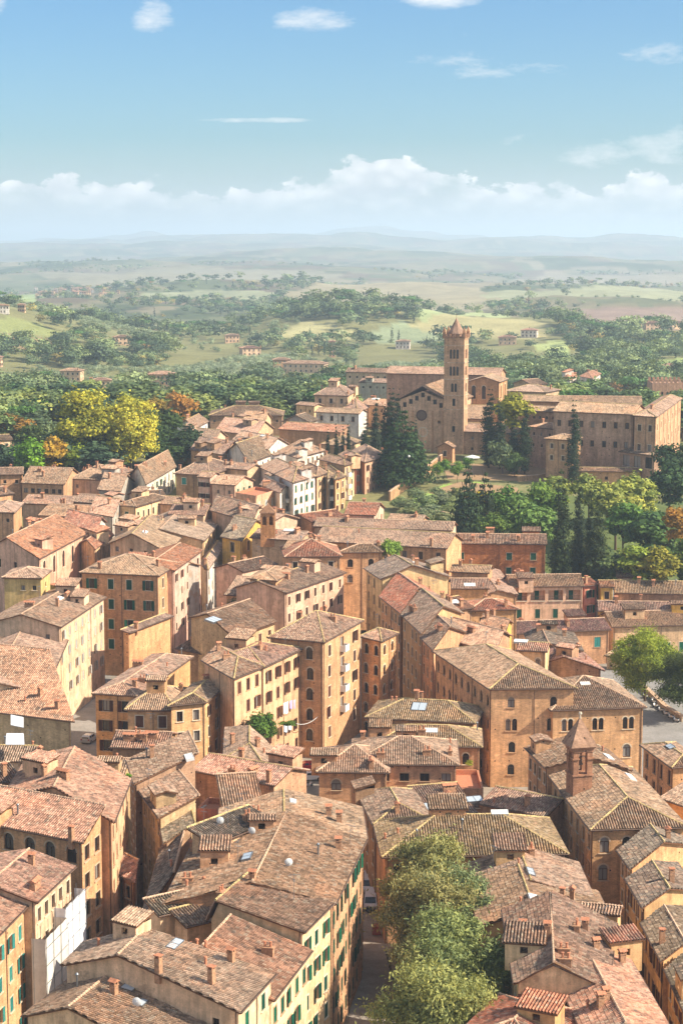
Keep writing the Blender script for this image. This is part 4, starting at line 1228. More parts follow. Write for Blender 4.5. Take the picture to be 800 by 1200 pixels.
# ---- right middle, among the trees
H('apricot house with a row of square windows at the right edge among the trees', (757,583),(789,586),(830,577),14.5,'h','peach','tan',e0='4x1pl',ch=0,ant=0,ws=(1,1.3),rt=3.0)
H('low brick house half hidden among cypresses', (716,628),(759,626),7,11.0,'g0','dusk','tan',e0='4x1pl',ch=0,ant=0,ws=(1,1.2))
# ---- gap fillers seen only as roofs and backs
H('low brown house in the shade behind the blank brick side wall', (205,760),(262,772),8,12.0,'s0','brown','brown',ch=1,ant=0,zg=0)
H('house with a plain tan roof below the narrow yellow street', (300,722),(330,724),10,13.0,'g0','sand','tan',ch=0,ant=0)
H('low plain roofed house right below the long tan house with the windowed front', (24,590),(84,592),10,21.0,'g0','sand','tan',ch=2,ant=1)
H('low house with a brown roof between the worn roofs and the stubby chimney roof', (84,588),(122,590),9,21.6,'g0','sand','brown',ch=1,ant=1)
H('low house with a grey roof in front of the small grey walled house', (100,596),(136,598),8,20.8,'g0','tan','grey',ch=1,ant=0)
H('low house with a tan roof below the white facade by the plane trees', (160,584),(196,582),8,22.2,'g0','sand','tan',ch=1,ant=1)
# ================================================================== basilica on the hill, convent, belfry
def rot_rect(c, w, d, a):
    ca, sa = cos(a), sin(a)
    return [Vector((c[0] + x * ca - y * sa, c[1] + x * sa + y * ca)) for x, y in ((-w / 2, -d / 2), (w / 2, -d / 2), (w / 2, d / 2), (-w / 2, d / 2))]

ROTS = radians(-15)     # the church is turned a little: its right flank shows
def servi():
    g = 20.3
    # tower ---------------------------------------------------------
    root = bpy.data.objects.new('bell_tower', None); COL.objects.link(root)
    c = at_dist(534, 527, 600)
    cx, cy = c.x, c.y + 3.3
    root.location = (cx, cy, g)
    tag(root, 'tall square brick bell tower with a pointed spire and corner pinnacles on the hill', 'bell tower')
    W = 6.4
    top = 56.6 - g
    q = [p for p in rot_rect((0, 0), W, W, ROTS)]
    b = MB()
    wins = []
    rows = [(51.9 - g, 3, 2.9), (46.6 - g, 3, 2.9), (41.4 - g, 2, 2.7), (36.8 - g, 1, 2.3), (28.4 - g, 1, 1.9)]
    for i in range(4):
        p0, p1 = q[i], q[(i + 1) % 4]
        ops = []
        for z, n, h in rows:
            w = .8 if n > 1 else .95
            for k in range(n):
                ops.append((W / 2 + (k - (n - 1) / 2) * 1.05, z, w, h, n > 1))
        wall_grid(b, p0, p1, -2, top, ops, 0, i * 8)
        d = (p1 - p0).normalized(); inn = Vector((-d.y, d.x))
        for (u, z, w, h, a) in ops:
            p = p0 + d * u
            wins.append((p.x, p.y, z, atan2(d.y, d.x), w, h, a))
    b.build('shaft', [M['brick']], root, color=lin('#c49a78'))
    for (x, y, z, an, w, h, a) in wins:
        o = link('belfry_opening', pane_mesh(w, h, a), root, (x, y, z), an)
        o.data.materials[0] = M['dark'] if False else o.data.materials[0]
    # string courses
    for z in (54.6, 49.2, 44.0, 39.0, 34.6):
        sb = MB()
        sb.prism(rot_rect((0, 0), W + .22, W + .22, ROTS), z - g - .14, z - g + .14)
        sb.build('string_course', [M['brick']], root, color=lin('#c9aa8c'))
    sb = MB()
    sb.prism(rot_rect((0, 0), W + .5, W + .5, ROTS), top + .003, top + .35)
    sb.build('cornice', [M['brick']], root, color=lin('#c09a78'))
    cb = MB()
    for i in range(4):
        p0, p1 = rot_rect((0, 0), W + .3, W + .3, ROTS)[i], rot_rect((0, 0), W + .3, W + .3, ROTS)[(i + 1) % 4]
        n = 5
        for k in range(n):
            p = p0.lerp(p1, (k + .5) / n)
            cb.prism([v + p for v in rot_rect((0, 0), .62, .62, ROTS)], top + .36, top + 1.5)
    cb.prism(rot_rect((0, 0), W - .2, W - .2, ROTS), top + .36, top + .8)
    cb.build('battlement', [M['brick']], root, color=lin('#a07a60'))
    for p in rot_rect((0, 0), W - .1, W - .1, ROTS):
        pb = MB()
        pb.prism([v + p for v in rot_rect((0, 0), .95, .95, ROTS)], top + .37, top + 2.0)
        base = [v + p for v in rot_rect((0, 0), 1.15, 1.15, ROTS)]
        for i in range(4):
            pb.poly([(base[i].x, base[i].y, top + 2.0), (base[(i + 1) % 4].x, base[(i + 1) % 4].y, top + 2.0), (p.x, p.y, top + 3.9)])
        pb.build('pinnacle', [M['brick']], root, color=lin('#b58868'))
    pb = MB()
    n = 8
    ring = [Vector((2.55 * cos(2 * pi * i / n + .2), 2.55 * sin(2 * pi * i / n + .2))) for i in range(n)]
    for z0, z1, r0, r1 in ((top + .8, top + 1.6, 1, 1), (top + 1.6, top + 6.4, 1.06, .03)):
        for i in range(n):
            a_, c_ = ring[i], ring[(i + 1) % n]
            pb.poly([(a_.x * r0, a_.y * r0, z0), (c_.x * r0, c_.y * r0, z0), (c_.x * r1, c_.y * r1, z1), (a_.x * r1, a_.y * r1, z1)])
    pb.build('spire', [M['brick']], root, color=lin('#9c7e6a'))
    cr = MB(); cr.tube((0, 0, top + 6.3), (0, 0, top + 8), .05); cr.box(-.4, .4, -.04, .04, top + 7.3, top + 7.4)
    cr.build('cross', [M['gutter']], root)
    # nave ------------------------------------------------------------
    root = bpy.data.objects.new('basilica', None); COL.objects.link(root)
    ca, sa = cos(ROTS), sin(ROTS)
    fx = at_dist(495, 500, 606)
    org = Vector((fx.x, 606.0))
    root.location = (org.x, org.y, g)
    root.rotation_euler = (0, 0, ROTS)
    tag(root, 'large brick basilica with a round window in its plain gabled front beside the bell tower', 'church')
    W2, Hf, He, Ln = 19.0, 21.2, 16.0, 44.0
    b = MB()
    ops = [(W2 / 2 - .3, 12.2, 2.4, 2.4, False)]
    gal = [(W2 / 2 + k * 2.1, 16.4 - .0, 1.1, 1.5, False) for k in range(-4, 5)]
    ops = [(W2 / 2 - .6, 1.7, 1.6, 3.2, False), (W2 * .78, 9.9, .8, .9, False), (W2 * .14, 12.6, .6, .8, False)]
    wall_grid(b, (-W2 / 2, 0), (W2 / 2, 0), -2, He - .8, ops, 0, 0)
    b.poly([(-W2 / 2, 0, He - .8), (W2 / 2, 0, He - .8), (W2 / 2, 0, He), (0, 0, Hf - 1.6), (-W2 / 2, 0, He)], 0, [(0, 15), (19, 15), (19, 16), (9.5, 20), (0, 16)])
    wall_grid(b, (W2 / 2, 0), (W2 / 2, Ln), -2, He, [(6 + 8 * k, 12, 1.2, 3, True) for k in range(5)], 0, 20)
    wall_grid(b, (W2 / 2, Ln), (-W2 / 2, Ln), -2, He, [], 0, 70)
    wall_grid(b, (-W2 / 2, Ln), (-W2 / 2, 0), -2, He, [], 0, 95)
    b.build('wall', [M['brick']], root, color=lin('#c6a081'))
    # arcade of dark openings under the raking eave
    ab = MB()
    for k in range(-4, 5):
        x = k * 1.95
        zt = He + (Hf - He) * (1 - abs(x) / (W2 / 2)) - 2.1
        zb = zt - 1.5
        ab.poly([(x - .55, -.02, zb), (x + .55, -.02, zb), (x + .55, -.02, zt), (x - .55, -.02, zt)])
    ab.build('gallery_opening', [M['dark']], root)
    rb = MB()
    n = 24
    for r0, r1, y0, y1, mi in ((1.35, 1.75, -.12, -.12, 0),):
        for i in range(n):
            a0, a1 = 2 * pi * i / n, 2 * pi * (i + 1) / n
            rb.poly([(-.4 + r0 * cos(a0), y0, 11.9 + r0 * sin(a0)), (-.4 + r1 * cos(a0), y0, 11.9 + r1 * sin(a0)), (-.4 + r1 * cos(a1), y0, 11.9 + r1 * sin(a1)), (-.4 + r0 * cos(a1), y0, 11.9 + r0 * sin(a1))], 0)
            rb.poly([(-.4 + r1 * cos(a0), y0, 11.9 + r1 * sin(a0)), (-.4 + r1 * cos(a0), .05, 11.9 + r1 * sin(a0)), (-.4 + r1 * cos(a1), .05, 11.9 + r1 * sin(a1)), (-.4 + r1 * cos(a1), y0, 11.9 + r1 * sin(a1))], 0)
    rb.poly([(-.4 + 1.36 * cos(2 * pi * i / n), -.06, 11.9 + 1.36 * sin(2 * pi * i / n)) for i in range(n)], 3)
    for i in range(n):      # walled-up lower roundel, a ring of paler brick
        a0, a1 = 2 * pi * i / n, 2 * pi * (i + 1) / n
        rb.poly([(.1 + 1.3 * cos(a0), -.04, 6.6 + 1.3 * sin(a0)), (.1 + 1.6 * cos(a0), -.04, 6.6 + 1.6 * sin(a0)), (.1 + 1.6 * cos(a1), -.04, 6.6 + 1.6 * sin(a1)), (.1 + 1.3 * cos(a1), -.04, 6.6 + 1.3 * sin(a1))], 2)
    rb.build('round_window', [M['wood'], M['glass'], M['stone'], M['gutter']], root)
    db = MB(); db.box(-1.4, .2, .1, .2, .1, 3.2); db.build('door', [M['wood']], root)
    for x in (-3.2, 3.2, -6.6, 6.6):
        pb = MB(); pb.box(x - .3, x + .3, -.22, .05, -1, 13.4); pb.build('buttress', [M['brick']], root, color=lin('#b28868'))
    rf = Roof()
    o = .7
    s = (Hf - He) / (W2 / 2)
    E = [Vector((W2 / 2 + o, -o, He - s * o)), Vector((W2 / 2 + o, Ln, He - s * o)), Vector((0, Ln, Hf)), Vector((0, -o, Hf))]
    rf.face(E)
    E = [Vector((-W2 / 2 - o, Ln, He - s * o)), Vector((-W2 / 2 - o, -o, He - s * o)), Vector((0, -o, Hf)), Vector((0, Ln, Hf))]
    rf.face(E)
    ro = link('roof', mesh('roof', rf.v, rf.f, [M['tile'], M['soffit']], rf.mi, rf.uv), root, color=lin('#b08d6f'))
    return g
G_S = servi()
def HW(lab, px, d, w, dep, z, rot=ROTS, zg=20, **k):
    c = at_dist(px, 500, d)
    q = rot_rect((c.x, d), w, dep, rot)
    roof = k.pop('roof', 'h0'); wall = k.pop('wall', 'brick'); rc = k.pop('rc', 'pale')
    es = k.pop('es', ('', '', '', ''))
    return house_world(lab, q, z, roof, wall, rc, es, zg=zg, **k)
HW('wide brick transept block behind the basilica, its tan roof just below the hills', 522, 662, 40, 13, 41.6, roof='g0', wall='brick', rc='pale', ch=0, es=('', '', '', ''), name='transept', cat='church wing', zg=19)
HW('brick apse wing with a paler right end, right of the bell tower', 571, 640, 11, 16, 40.8, roof='g1', wall='rust', rc='pale', ch=0, es=('3x1ar', '2x1ar', '', ''), name='apse', cat='church wing', rt=3.5, ws=(1.3, 4))
HW('low chapel row with a tan lean-to roof against the right flank of the bell tower', 556, 612, 9, 11, 31.0, roof='s0', wall='sand', rc='pale', ch=0, es=('3x1dk', '', '', ''), name='chapel', cat='chapel')
HW('long low brick wing with a tan roof running right from the bell tower behind cypresses', 590, 600, 34, 7, 27.6, roof='s0', wall='brick', rc='pale', ch=0, es=('7x1dk,7x1dk', '', '', ''), name='convent_wing', cat='convent wing')
HW('small brick porch house with a gabled roof at the foot of the bell tower', 523, 585, 5.5, 5, 24.5, roof='g1', wall='rust', rc='tan', ch=0, es=('1x1pl', '', '', ''), name='porch', cat='porch', sl=.5)
H('great brick convent block with two rows of windows and a drainpipe, right of the basilica', (646,482),(742,486),14,37.4,'g0','brick','pale',e0='7x2pl',e1='',ch=0,ant=0,zg=19,rt=3.4,rp=5.6,ws=(1.15,1.8),name='convent',cat='convent',sl=.34,wc='#c59f85')
H('long roofed convent range rising just behind the great brick convent block', (655,473),(752,474),12,38.0,'g0','brick','pale',ch=0,ant=0,zg=20,name='convent_range',cat='convent wing')
H('corner block of the convent with a hip roof and a sunny right wall', (741,487),(769,489),(799,467),37.6,'h1','brick','pale',e0='2x2pl',e1='7x2pl',ch=0,ant=0,zg=19,rt=3.4,rp=5.6,ws=(1.15,1.8),name='convent',cat='convent',sl=.34,chx=[(763,480,0)])
H('long convent range with two levels of tan roof, left of the great brick convent block', (606,470),(690,472),10,36.6,'g0','brick','pale',e0='8x1dk',ch=0,ant=0,zg=20,name='convent_range',cat='convent wing')
H('lower convent range below the two levels of tan roof', (612,481),(652,483),8,34.6,'g0','dusk','pale',e0='5x2dk',ch=0,ant=0,zg=20,name='convent_range',cat='convent wing')
H('small square brick pavilion with a hip roof in front of the great convent block', (637,514),(667,516),8,30.6,'h','brick','tan',e0='2x2pl',ch=0,ant=0,zg=20,ws=(1,1.4),name='pavilion',cat='pavilion')
H('narrow brick stair wing left of the square pavilion', (618,500),(648,503),8,31.4,'h0','brick','tan',e0='3x2dk',ch=1,ant=0,zg=19,name='convent_wing',cat='convent wing')
H('low tan roofed outhouses along the foot of the convent', (668,552),(752,553),5,22.0,'g0','rust','tan',e0='5x1dk',ch=0,ant=0,zg=17,name='outhouse',cat='outhouse')
H('open shed with a white sloping metal roof at the foot of the convent', (724,529),(766,534),6,27.0,'s0','dusk','grey',ch=0,ant=0,zg=18,name='shed',cat='shed',sl=.15,e0='3x1pn',ws=(2.6,3.2),rt=2.4)
# houses on the slope behind the basilica
H('pale house with a brown roof behind the left side of the basilica', (404,436),(456,437),9,33.0,'g0','sand','brown',e0='6x1dk',ch=0,ant=0)
H('low brown roofed row left of the basilica gable', (420,448),(462,449),8,30.4,'g0','grey','brown',e0='5x1dk',ch=1,ant=0)
H('tan roofed house cluster right of the apse, larger one', (590,458),(640,460),14,31.5,'h0','tan','pale',ch=1,ant=0)
H('tan roofed gabled house right of the apse, smaller one', (600,449),(622,451),9,30.0,'g1','tan','pale',ch=0,ant=0)
H('white block of flats with a red roof, tallest of the white ones beyond the convent', (678,441),(694,444),(704,438),27.0,'h','white','red',e0='2x4pl',e1='2x3pl',ch=0,ant=0,ws=(1.2,1.3),rp=3,sl=.2)
H('white block of flats with a red roof, left of the tallest white one', (656,444),(668,446),(676,441),25.5,'h','white','red',e0='2x3pl',ch=0,ant=0,ws=(1.2,1.3),rp=3)
H('pale villa with a pink roof among the white blocks', (648,449),(664,451),8,22.6,'g0','cream','red',e0='3x1pl',ch=0,ant=0)
H('white villa with a red roof in front of the white blocks', (672,451),(692,453),7,22.0,'g0','white','red',e0='3x1pl',ch=0,ant=0)
# ================================================================== terrain, square, streets
FIELDS = [  # photograph outlines of the open fields and their soil or crop colour
    ([(-40,372),(40,378),(96,398),(88,402),(30,392),(-40,388)], '#8b8f58'), ([(-40,389),(30,393),(88,403),(60,412),(-40,410)], '#9a7f5e'),
    ([(320,394),(352,379),(380,377),(420,392),(400,400),(345,402)], '#a8a070'), ([(432,392),(470,377),(530,392),(520,400),(440,402)], '#8c9470'),
    ([(478,384),(560,371),(640,378),(660,392),(600,398),(520,394)], '#a59c6e'), ([(645,366),(720,360),(840,366),(840,388),(740,390),(680,386)], '#8a7464'),
    ([(742,432),(775,422),(840,420),(840,444),(770,440)], '#8c9a5e'), ([(622,404),(660,398),(668,410),(630,414)], '#a8b070'),
    ([(640,412),(668,408),(660,424),(640,426)], '#9aa868'), ([(160,345),(250,338),(330,346),(300,352),(180,352)], '#8f9170'),
    ([(330,345),(430,332),(560,338),(600,352),(420,356)], '#958a6c'), ([(560,346),(840,342),(840,352),(600,356)], '#93936f'),
    ([(-40,340),(60,346),(40,356),(-40,354)], '#96a36b'), ([(480,330),(640,318),(840,324),(840,334),(560,338)], '#8a8068'),
    ([(480,372),(560,366),(600,370),(500,378)], '#9ea673'), ([(40,320),(220,312),(400,322),(300,334),(90,332)], '#878066'),
]
FW = []
for poly, col in FIELDS:
    w = [PG(x, y) for x, y in poly]
    FW.append(([(p.x, p.y) for p in w], lin(col)))

def inside_np(x, y, poly):
    r = np.zeros(x.shape, bool)
    n = len(poly)
    for i in range(n):
        x0, y0 = poly[i]; x1, y1 = poly[(i + 1) % n]
        c = ((y0 > y) != (y1 > y)) & (x < (x1 - x0) * (y - y0) / (y1 - y0 + 1e-12) + x0)
        r ^= c
    return r

def terrain():
    a_f = np.radians(np.concatenate([np.arange(-180, -24, 6.0), np.arange(-24, -13, 1.0), np.arange(-13, 13.001, 0.11), np.arange(14, 25, 1.0), np.arange(25, 180, 6.0)]))
    rr = np.concatenate([[0.5, 40, 90, 150, 200, 250, 300, 340, 370, 392], np.geomspace(400, 52000, 380)])
    A, D = np.meshgrid(a_f, rr)
    X, Y = D * np.sin(A), D * np.cos(A)
    Z = ground_np(X, Y)
    nr, na = X.shape
    V = np.stack([X, Y, Z], -1).reshape(-1, 3)
    idx = np.arange(nr * na).reshape(nr, na)
    a, b_ = idx[:-1, :], idx[1:, :]
    F = np.stack([a, np.roll(a, -1, 1), np.roll(b_, -1, 1), b_], -1).reshape(-1, 4)[:, ::-1]
    m = bpy.data.meshes.new('ground')
    m.vertices.add(len(V)); m.vertices.foreach_set('co', V.ravel())
    m.loops.add(F.size); m.loops.foreach_set('vertex_index', F.ravel().astype(np.int32))
    m.polygons.add(len(F)); m.polygons.foreach_set('loop_start', np.arange(0, F.size, 4, dtype=np.int32))
    m.update()
    m.polygons.foreach_set('use_smooth', np.ones(len(F), bool))
    # real ground cover: paving in the town, grass and earth outside, fields where they are
    x, y = V[:, 0], V[:, 1]
    d = np.hypot(x, y)
    col = np.empty((len(V), 4), np.float32); col[:] = lin('#7b7850')
    n1 = fbm1(x, y, 700.0); n2 = fbm1(x + 999, y - 400, 330.0)
    far = d > 2300
    pal = [lin(c) for c in ('#66694c', '#7a7256', '#6a5d4a', '#5c6346', '#837a60', '#4f583c')]
    cell = np.floor(n1 * 2.2 + n2 * 1.3 + 50).astype(int) % len(pal)
    for i, c in enumerate(pal):
        col[far & (cell == i)] = c
    wood = (n2 > 0.55) & (d > 3500)
    col[wood] = lin('#3f4b2c')
    for poly, c in FW:
        k = inside_np(x, y, poly)
        col[k] = c
    town = (d < 470)
    col[town] = lin('#8d8578')
    at = m.color_attributes.new('cover', 'FLOAT_COLOR', 'POINT')
    at.data.foreach_set('color', col.ravel())
    mt, nt, b = newmat('ground_cover', 0.95, 0.05)
    c = nt.new('ShaderNodeAttribute', attribute_name='cover').outputs['Color']
    pos = geo_pos(nt)
    k = nt.math('MULTIPLY', nt.ramp(nt.noise(pos, 0.5, 5), .3, .7, .75, 1.2), nt.ramp(nt.noise(pos, .02, 6, .65), .3, .7, .75, 1.2))
    nt.set(b.inputs['Base Color'], nt.mix(1.0, c, nt.comb(k, k, k), 'MULTIPLY'))
    m.materials.append(mt)
    tag(link('ground', m), kind='structure')
terrain()

def sheet(name, px, h, mat, z=None):
    b = MB()
    pts = [PG(x, y) if z is None else P(x, y, z) for x, y in px]
    b.poly([(p.x, p.y, (p.z if z is None else z) + h) for p in pts])
    return tag(b.build(name, mat), kind='structure')
def mat_ground(name, c1, c2, sc):
    m, nt, b = newmat(name, .9, .2)
    pos = geo_pos(nt)
    f = nt.math('ADD', nt.math('MULTIPLY', nt.noise(pos, sc, 6, .7), .6), nt.math('MULTIPLY', nt.noise(pos, sc * 9, 4), .4))
    nt.set(b.inputs['Base Color'], nt.mix(nt.ramp(f, .35, .65), lin(c1), lin(c2)))
    return m
M['asphalt'] = mat_ground('asphalt', '#77736c', '#97918a', .25)
M['slab'] = mat_ground('street_slabs', '#7d756b', '#a59a8c', .5)
M['lawn'] = mat_ground('lawn', '#839c48', '#9db35c', .4)
M['undergrowth'] = mat_ground('undergrowth', '#4d5a2f', '#6a7240', .5)
M['earth'] = mat_ground('bare_earth', '#8f7253', '#a88a68', .4)
M['drygrass'] = mat_ground('dry_grass', '#7f8a4a', '#a39a5a', .3)
sheet('square', [(690,765),(745,756),(850,800),(850,920),(640,920),(650,830)], .012, M['asphalt'], 0.0)
sheet('street_paving', [(425,1000),(445,1000),(540,1100),(520,1250),(405,1250)], .012, M['slab'], 0.0)
sheet('street', [(440,760),(480,760),(560,930),(700,1110),(800,1260),(700,1260),(560,960),(470,850)], .016, M['asphalt'], 0.0)
sheet('street', [(60,780),(130,780),(130,940),(90,960),(190,1110),(140,1110),(70,900)], .008, M['asphalt'], 0.0)
def drape(name, px, h, mat, n=14):
    """a patch that follows the slope of the hill"""
    w = [PG(x, y) for x, y in px]
    poly = [(p.x, p.y) for p in w]
    xs = np.linspace(min(p[0] for p in poly), max(p[0] for p in poly), n * 3)
    ys = np.linspace(min(p[1] for p in poly), max(p[1] for p in poly), n * 3)
    b = MB()
    for i in range(len(xs) - 1):
        for j in range(len(ys) - 1):
            cx, cy = np.array([(xs[i] + xs[i + 1]) / 2]), np.array([(ys[j] + ys[j + 1]) / 2])
            if inside_np(cx, cy, poly)[0]:
                b.poly([(x, y, ground(x, y) + h) for x, y in ((xs[i], ys[j]), (xs[i + 1], ys[j]), (xs[i + 1], ys[j + 1]), (xs[i], ys[j + 1]))])
    return tag(b.build(name, mat), kind='structure')
drape('garden_lawn', [(470,612),(474,590),(520,568),(560,566),(600,578),(604,588),(560,610),(520,628),(470,628)], .03, M['lawn'])
drape('slope_undergrowth', [(604,588),(600,578),(640,580),(720,586),(800,590),(800,680),(660,680),(560,650),(540,625),(560,610)], .04, M['undergrowth'])
drape('garden_earth', [(500,578),(540,566),(606,572),(610,583),(540,586)], .06, M['earth'])
drape('lawn', [(448,560),(490,548),(522,530),(522,538),(480,562),(452,574)], .05, M['lawn'])
drape('terrace_ground', [(524,545),(640,545),(780,552),(790,566),(640,566),(524,562)], .05, M['earth'])

def wall_line(name, lab, px, zs, h, th, col, cat='wall', cap=True):
    """a free-standing wall along ground points"""
    root = bpy.data.objects.new(name, None); COL.objects.link(root)
    pts = [PG(x, y) for x, y in px]
    if zs is not None:
        pts = [P(x, y, z) for (x, y), z in zip(px, zs)]
    root.location = pts[0]
    tag(root, lab, cat)
    b, c = MB(), MB()
    for p, q in zip(pts, pts[1:]):
        d = Vector((q.x - p.x, q.y - p.y)).normalized(); n = Vector((-d.y, d.x, 0)) * th / 2
        a = [p - n, q - n, q + n, p + n]
        o = pts[0]
        L = (q - p).length
        lo = [v - o - Vector((0, 0, 1)) for v in a]
        hi = [v - o + Vector((0, 0, h)) for v in a]
        for i in range(4):
            j = (i + 1) % 4
            ll = L if i % 2 == 0 else th
            b.poly([lo[i], lo[j], hi[j], hi[i]], 0, [(0, 0), (ll, 0), (ll, h), (0, h)])
        n2 = n * 1.3
        hi2 = [v - o + Vector((0, 0, h + .003)) for v in (p - n2, q - n2, q + n2, p + n2)]
        up = [v + Vector((0, 0, .15)) for v in hi2]
        c.poly(up)
        for i in range(4):
            j = (i + 1) % 4
            c.poly([hi2[i], hi2[j], up[j], up[i]])
    b.build('wall_face', [M['brick']], root, color=lin(col))
    if cap: c.build('coping', [M['ridge']], root)
    return root
wall_line('garden_wall', 'brick garden wall climbing from the salmon house to the church', [(456,588),(480,570),(505,554),(524,538)], None, 2.6, .5, '#b08a66')
wall_line('retaining_wall', 'low brick retaining wall below the olive garden', [(492,606),(520,612),(548,618)], None, 2.2, .5, '#94674a')
wall_line('terrace_wall', 'long low wall edging the convent terrace above the leafy slope', [(606,566),(660,560),(720,560),(760,566)], None, 1.4, .4, '#ad8a68')
wall_line('square_wall', 'low stone wall with stepped piers under the trees in the square', [(742,792),(752,808),(764,818),(778,832),(800,846)], [0] * 5, .9, .7, '#bda98f')
wall_line('alley_wall', 'brick garden wall along the alley of parked vans', [(441,1022),(449,1052),(452,1066)], [0] * 3, 2.4, .4, '#b07a50')

# ================================================================== far houses
FARV = []
def far_house(lab, px, py, wpx, floors=2, wall='cream', rc='tan', roof='h0', dep=.7, cols=4, group=None, d=None):
    g = PG(px, py, 480)
    w = wpx / FPX * g.y
    if wpx > 8: FARV.append((px, py, wpx, g.y))
    a = R.uniform(-.35, .35)
    q = rot_rect((g.x, g.y), w, w * dep, a)
    house_world(lab, q, g.z + 3.1 * floors, roof, wall, rc, ('%dx%dpl' % (cols, floors), '2x%dpl' % floors, '', ''), rt=1.7, rp=3.0, ws=(1.1, 1.5), zg=g.z, ch=1 if wpx > 16 else 0,
                ant=0, name='villa', cat='villa', group=group, gut=False, oh=.6)
far_house('pink villa with three floors and a flat looking roof, above the orange tree', 191, 458, 32, 3, 'peach', 'tan', cols=6)
far_house('small pink villa with a white canopy among dark trees, left of the three floor villa', 119, 459, 25, 2, 'peach', 'tan', cols=4)
far_house('pale farmhouse half hidden among cypresses at the left', 85, 447, 26, 2, 'sand', 'tan')
far_house('low brick house at the left edge among trees', -2, 430, 12, 2, 'sand', 'pink')
far_house('wide villa with long roof among autumn trees, nearest to the basilica on its left', 358, 437, 52, 2, 'sand', 'tan', cols=8, dep=.4)
far_house('red roofed farmhouse in the middle of the olive groves', 293, 417, 24, 2, 'sand', 'pink')
far_house('brick villa with a small tower, over the autumn hedge', 330, 432, 22, 2, 'rust', 'tan')
far_house('pink house beyond the autumn hedge, left of the field hill', 272, 402, 18, 2, 'peach', 'tan')
far_house('brick tower like villa seen beyond the autumn hedge', 389, 419, 9, 4, 'rust', 'pink', cols=2, dep=1.0)
far_house('white farmhouse left of the tower in the olive grove', 472, 409, 18, 2, 'white', 'tan')
far_house('red roofed villa on the slope right of the tower', 594, 404, 22, 2, 'sand', 'pink')
far_house('white villa uphill from the red roofed one', 620, 396, 20, 2, 'white', 'pink')
far_house('farmhouse among cypresses on the right ridge', 763, 387, 20, 2, 'sand', 'tan')
far_house('long farmhouse at the right end of the ridge', 792, 386, 20, 2, 'sand', 'tan')
far_house('red roofed house beside the bright green field', 785, 441, 24, 2, 'sand', 'pink')
far_house('small house on the right behind the convent trees', 722, 446, 12, 2, 'cream', 'pink')
far_house('white farmhouse at the left edge beside the field', 4, 368, 16, 2, 'white', 'pink')
far_house('red roofed house beside the field at the left', 26, 366, 10, 2, 'sand', 'pink')
far_house('pale house below the left field, right of the cypress row', 143, 404, 20, 2, 'sand', 'tan')
for i in range(46):
    u = R.gauss(86, 26); v = 338 + R.uniform(0, 11)
    if not 30 < u < 150: u = 90
    far_house('tiny pale house of the far village in the valley', u, v, R.uniform(3.5, 6), 2, R.choice(['white', 'cream', 'peach', 'salmon']), R.choice(['red', 'pink', 'tan']), cols=2, group='houses of the far valley village')
# crenellated castle-like house on the right
def castle():
    b0 = P(764, 446, 28); b1 = P(806, 447, 28)
    root = bpy.data.objects.new('castle_house', None); COL.objects.link(root)
    root.location = (b0.x, b0.y, 16)
    tag(root, 'brick house with a notched battlement along its top at the right edge', 'house')
    w, dp, h = b1.x - b0.x, 14, 11
    b = MB()
    wall_grid(b, (0, 0), (w, 0), -3, h, [(2 + 2.2 * k, 6.5, .9, 1.6, True) for k in range(4)])
    wall_grid(b, (w, 0), (w, dp), -3, h, []); wall_grid(b, (w, dp), (0, dp), -3, h, []); wall_grid(b, (0, dp), (0, 0), -3, h, [])
    b.poly([(0, 0, h - .4), (w, 0, h - .4), (w, dp, h - .4), (0, dp, h - .4)])
    b.build('wall', [M['brick']], root, color=lin('#ad866c'))
    b = MB()
    n = 8
    for k in range(n):
        for y in (0, dp - .6):
            x = w * (k + .2) / n
            b.box(x, x + w / n * .58, y, y + .6, h + .002, h + 1.5)
    b.build('battlement', [M['brick']], root, color=lin('#ad866c'))
castle()
# ================================================================== trees
rng = np.random.default_rng(5)
def leaf_crown(name, centers, radii, n, size, squash=1.0, seed=0, up=0.3, jit=.55, aspect=.6):
    """foliage as many small leaf-clump faces spread through several uneven lobes"""
    rg = np.random.default_rng(seed)
    C = np.array(centers, float); Rr = np.array(radii, float)
    w = Rr ** 2; w /= w.sum()
    k = rg.choice(len(C), n, p=w)
    dirs = rg.normal(size=(n, 3)); dirs /= np.linalg.norm(dirs, axis=1)[:, None]
    dirs[:, 2] = np.where(dirs[:, 2] < -.35, -dirs[:, 2] * .6, dirs[:, 2])
    rad = (rg.random(n) ** 0.45) * (1 + .16 * rg.normal(size=n))
    lump = 1 + .22 * np.sin(dirs[:, 0] * 5 + k * 2.1) * np.sin(dirs[:, 1] * 6 + k) + .14 * np.sin(dirs[:, 2] * 9 + k * 3)
    p = C[k] + dirs * (rad * lump)[:, None] * Rr[k][:, None] * np.array([1, 1, squash])
    nr = dirs + rg.normal(size=(n, 3)) * jit; nr[:, 2] += up
    nr /= np.linalg.norm(nr, axis=1)[:, None]
    t = np.cross(nr, rg.normal(size=(n, 3))); t /= np.linalg.norm(t, axis=1)[:, None]
    bt = np.cross(nr, t)
    s = size * (.55 + .9 * rg.random(n))[:, None]
    v = np.stack([p - t * s - bt * s * aspect * .4, p + bt * s * aspect, p + t * s - bt * s * aspect * .3, p - bt * s * aspect], 1)
    V = v.reshape(-1, 3)
    F = np.arange(n * 4).reshape(n, 4)
    tone = np.clip(.5 + .22 * rg.normal(size=n) + .16 * np.sin(k * 2.7), 0, 1)
    m = bpy.data.meshes.new(name)
    m.from_pydata(V.tolist(), [], F.tolist())
    a = m.attributes.new('tone', 'FLOAT', 'FACE')
    a.data.foreach_set('value', tone.astype(np.float32))
    m.materials.append(M['leaf'])
    return m

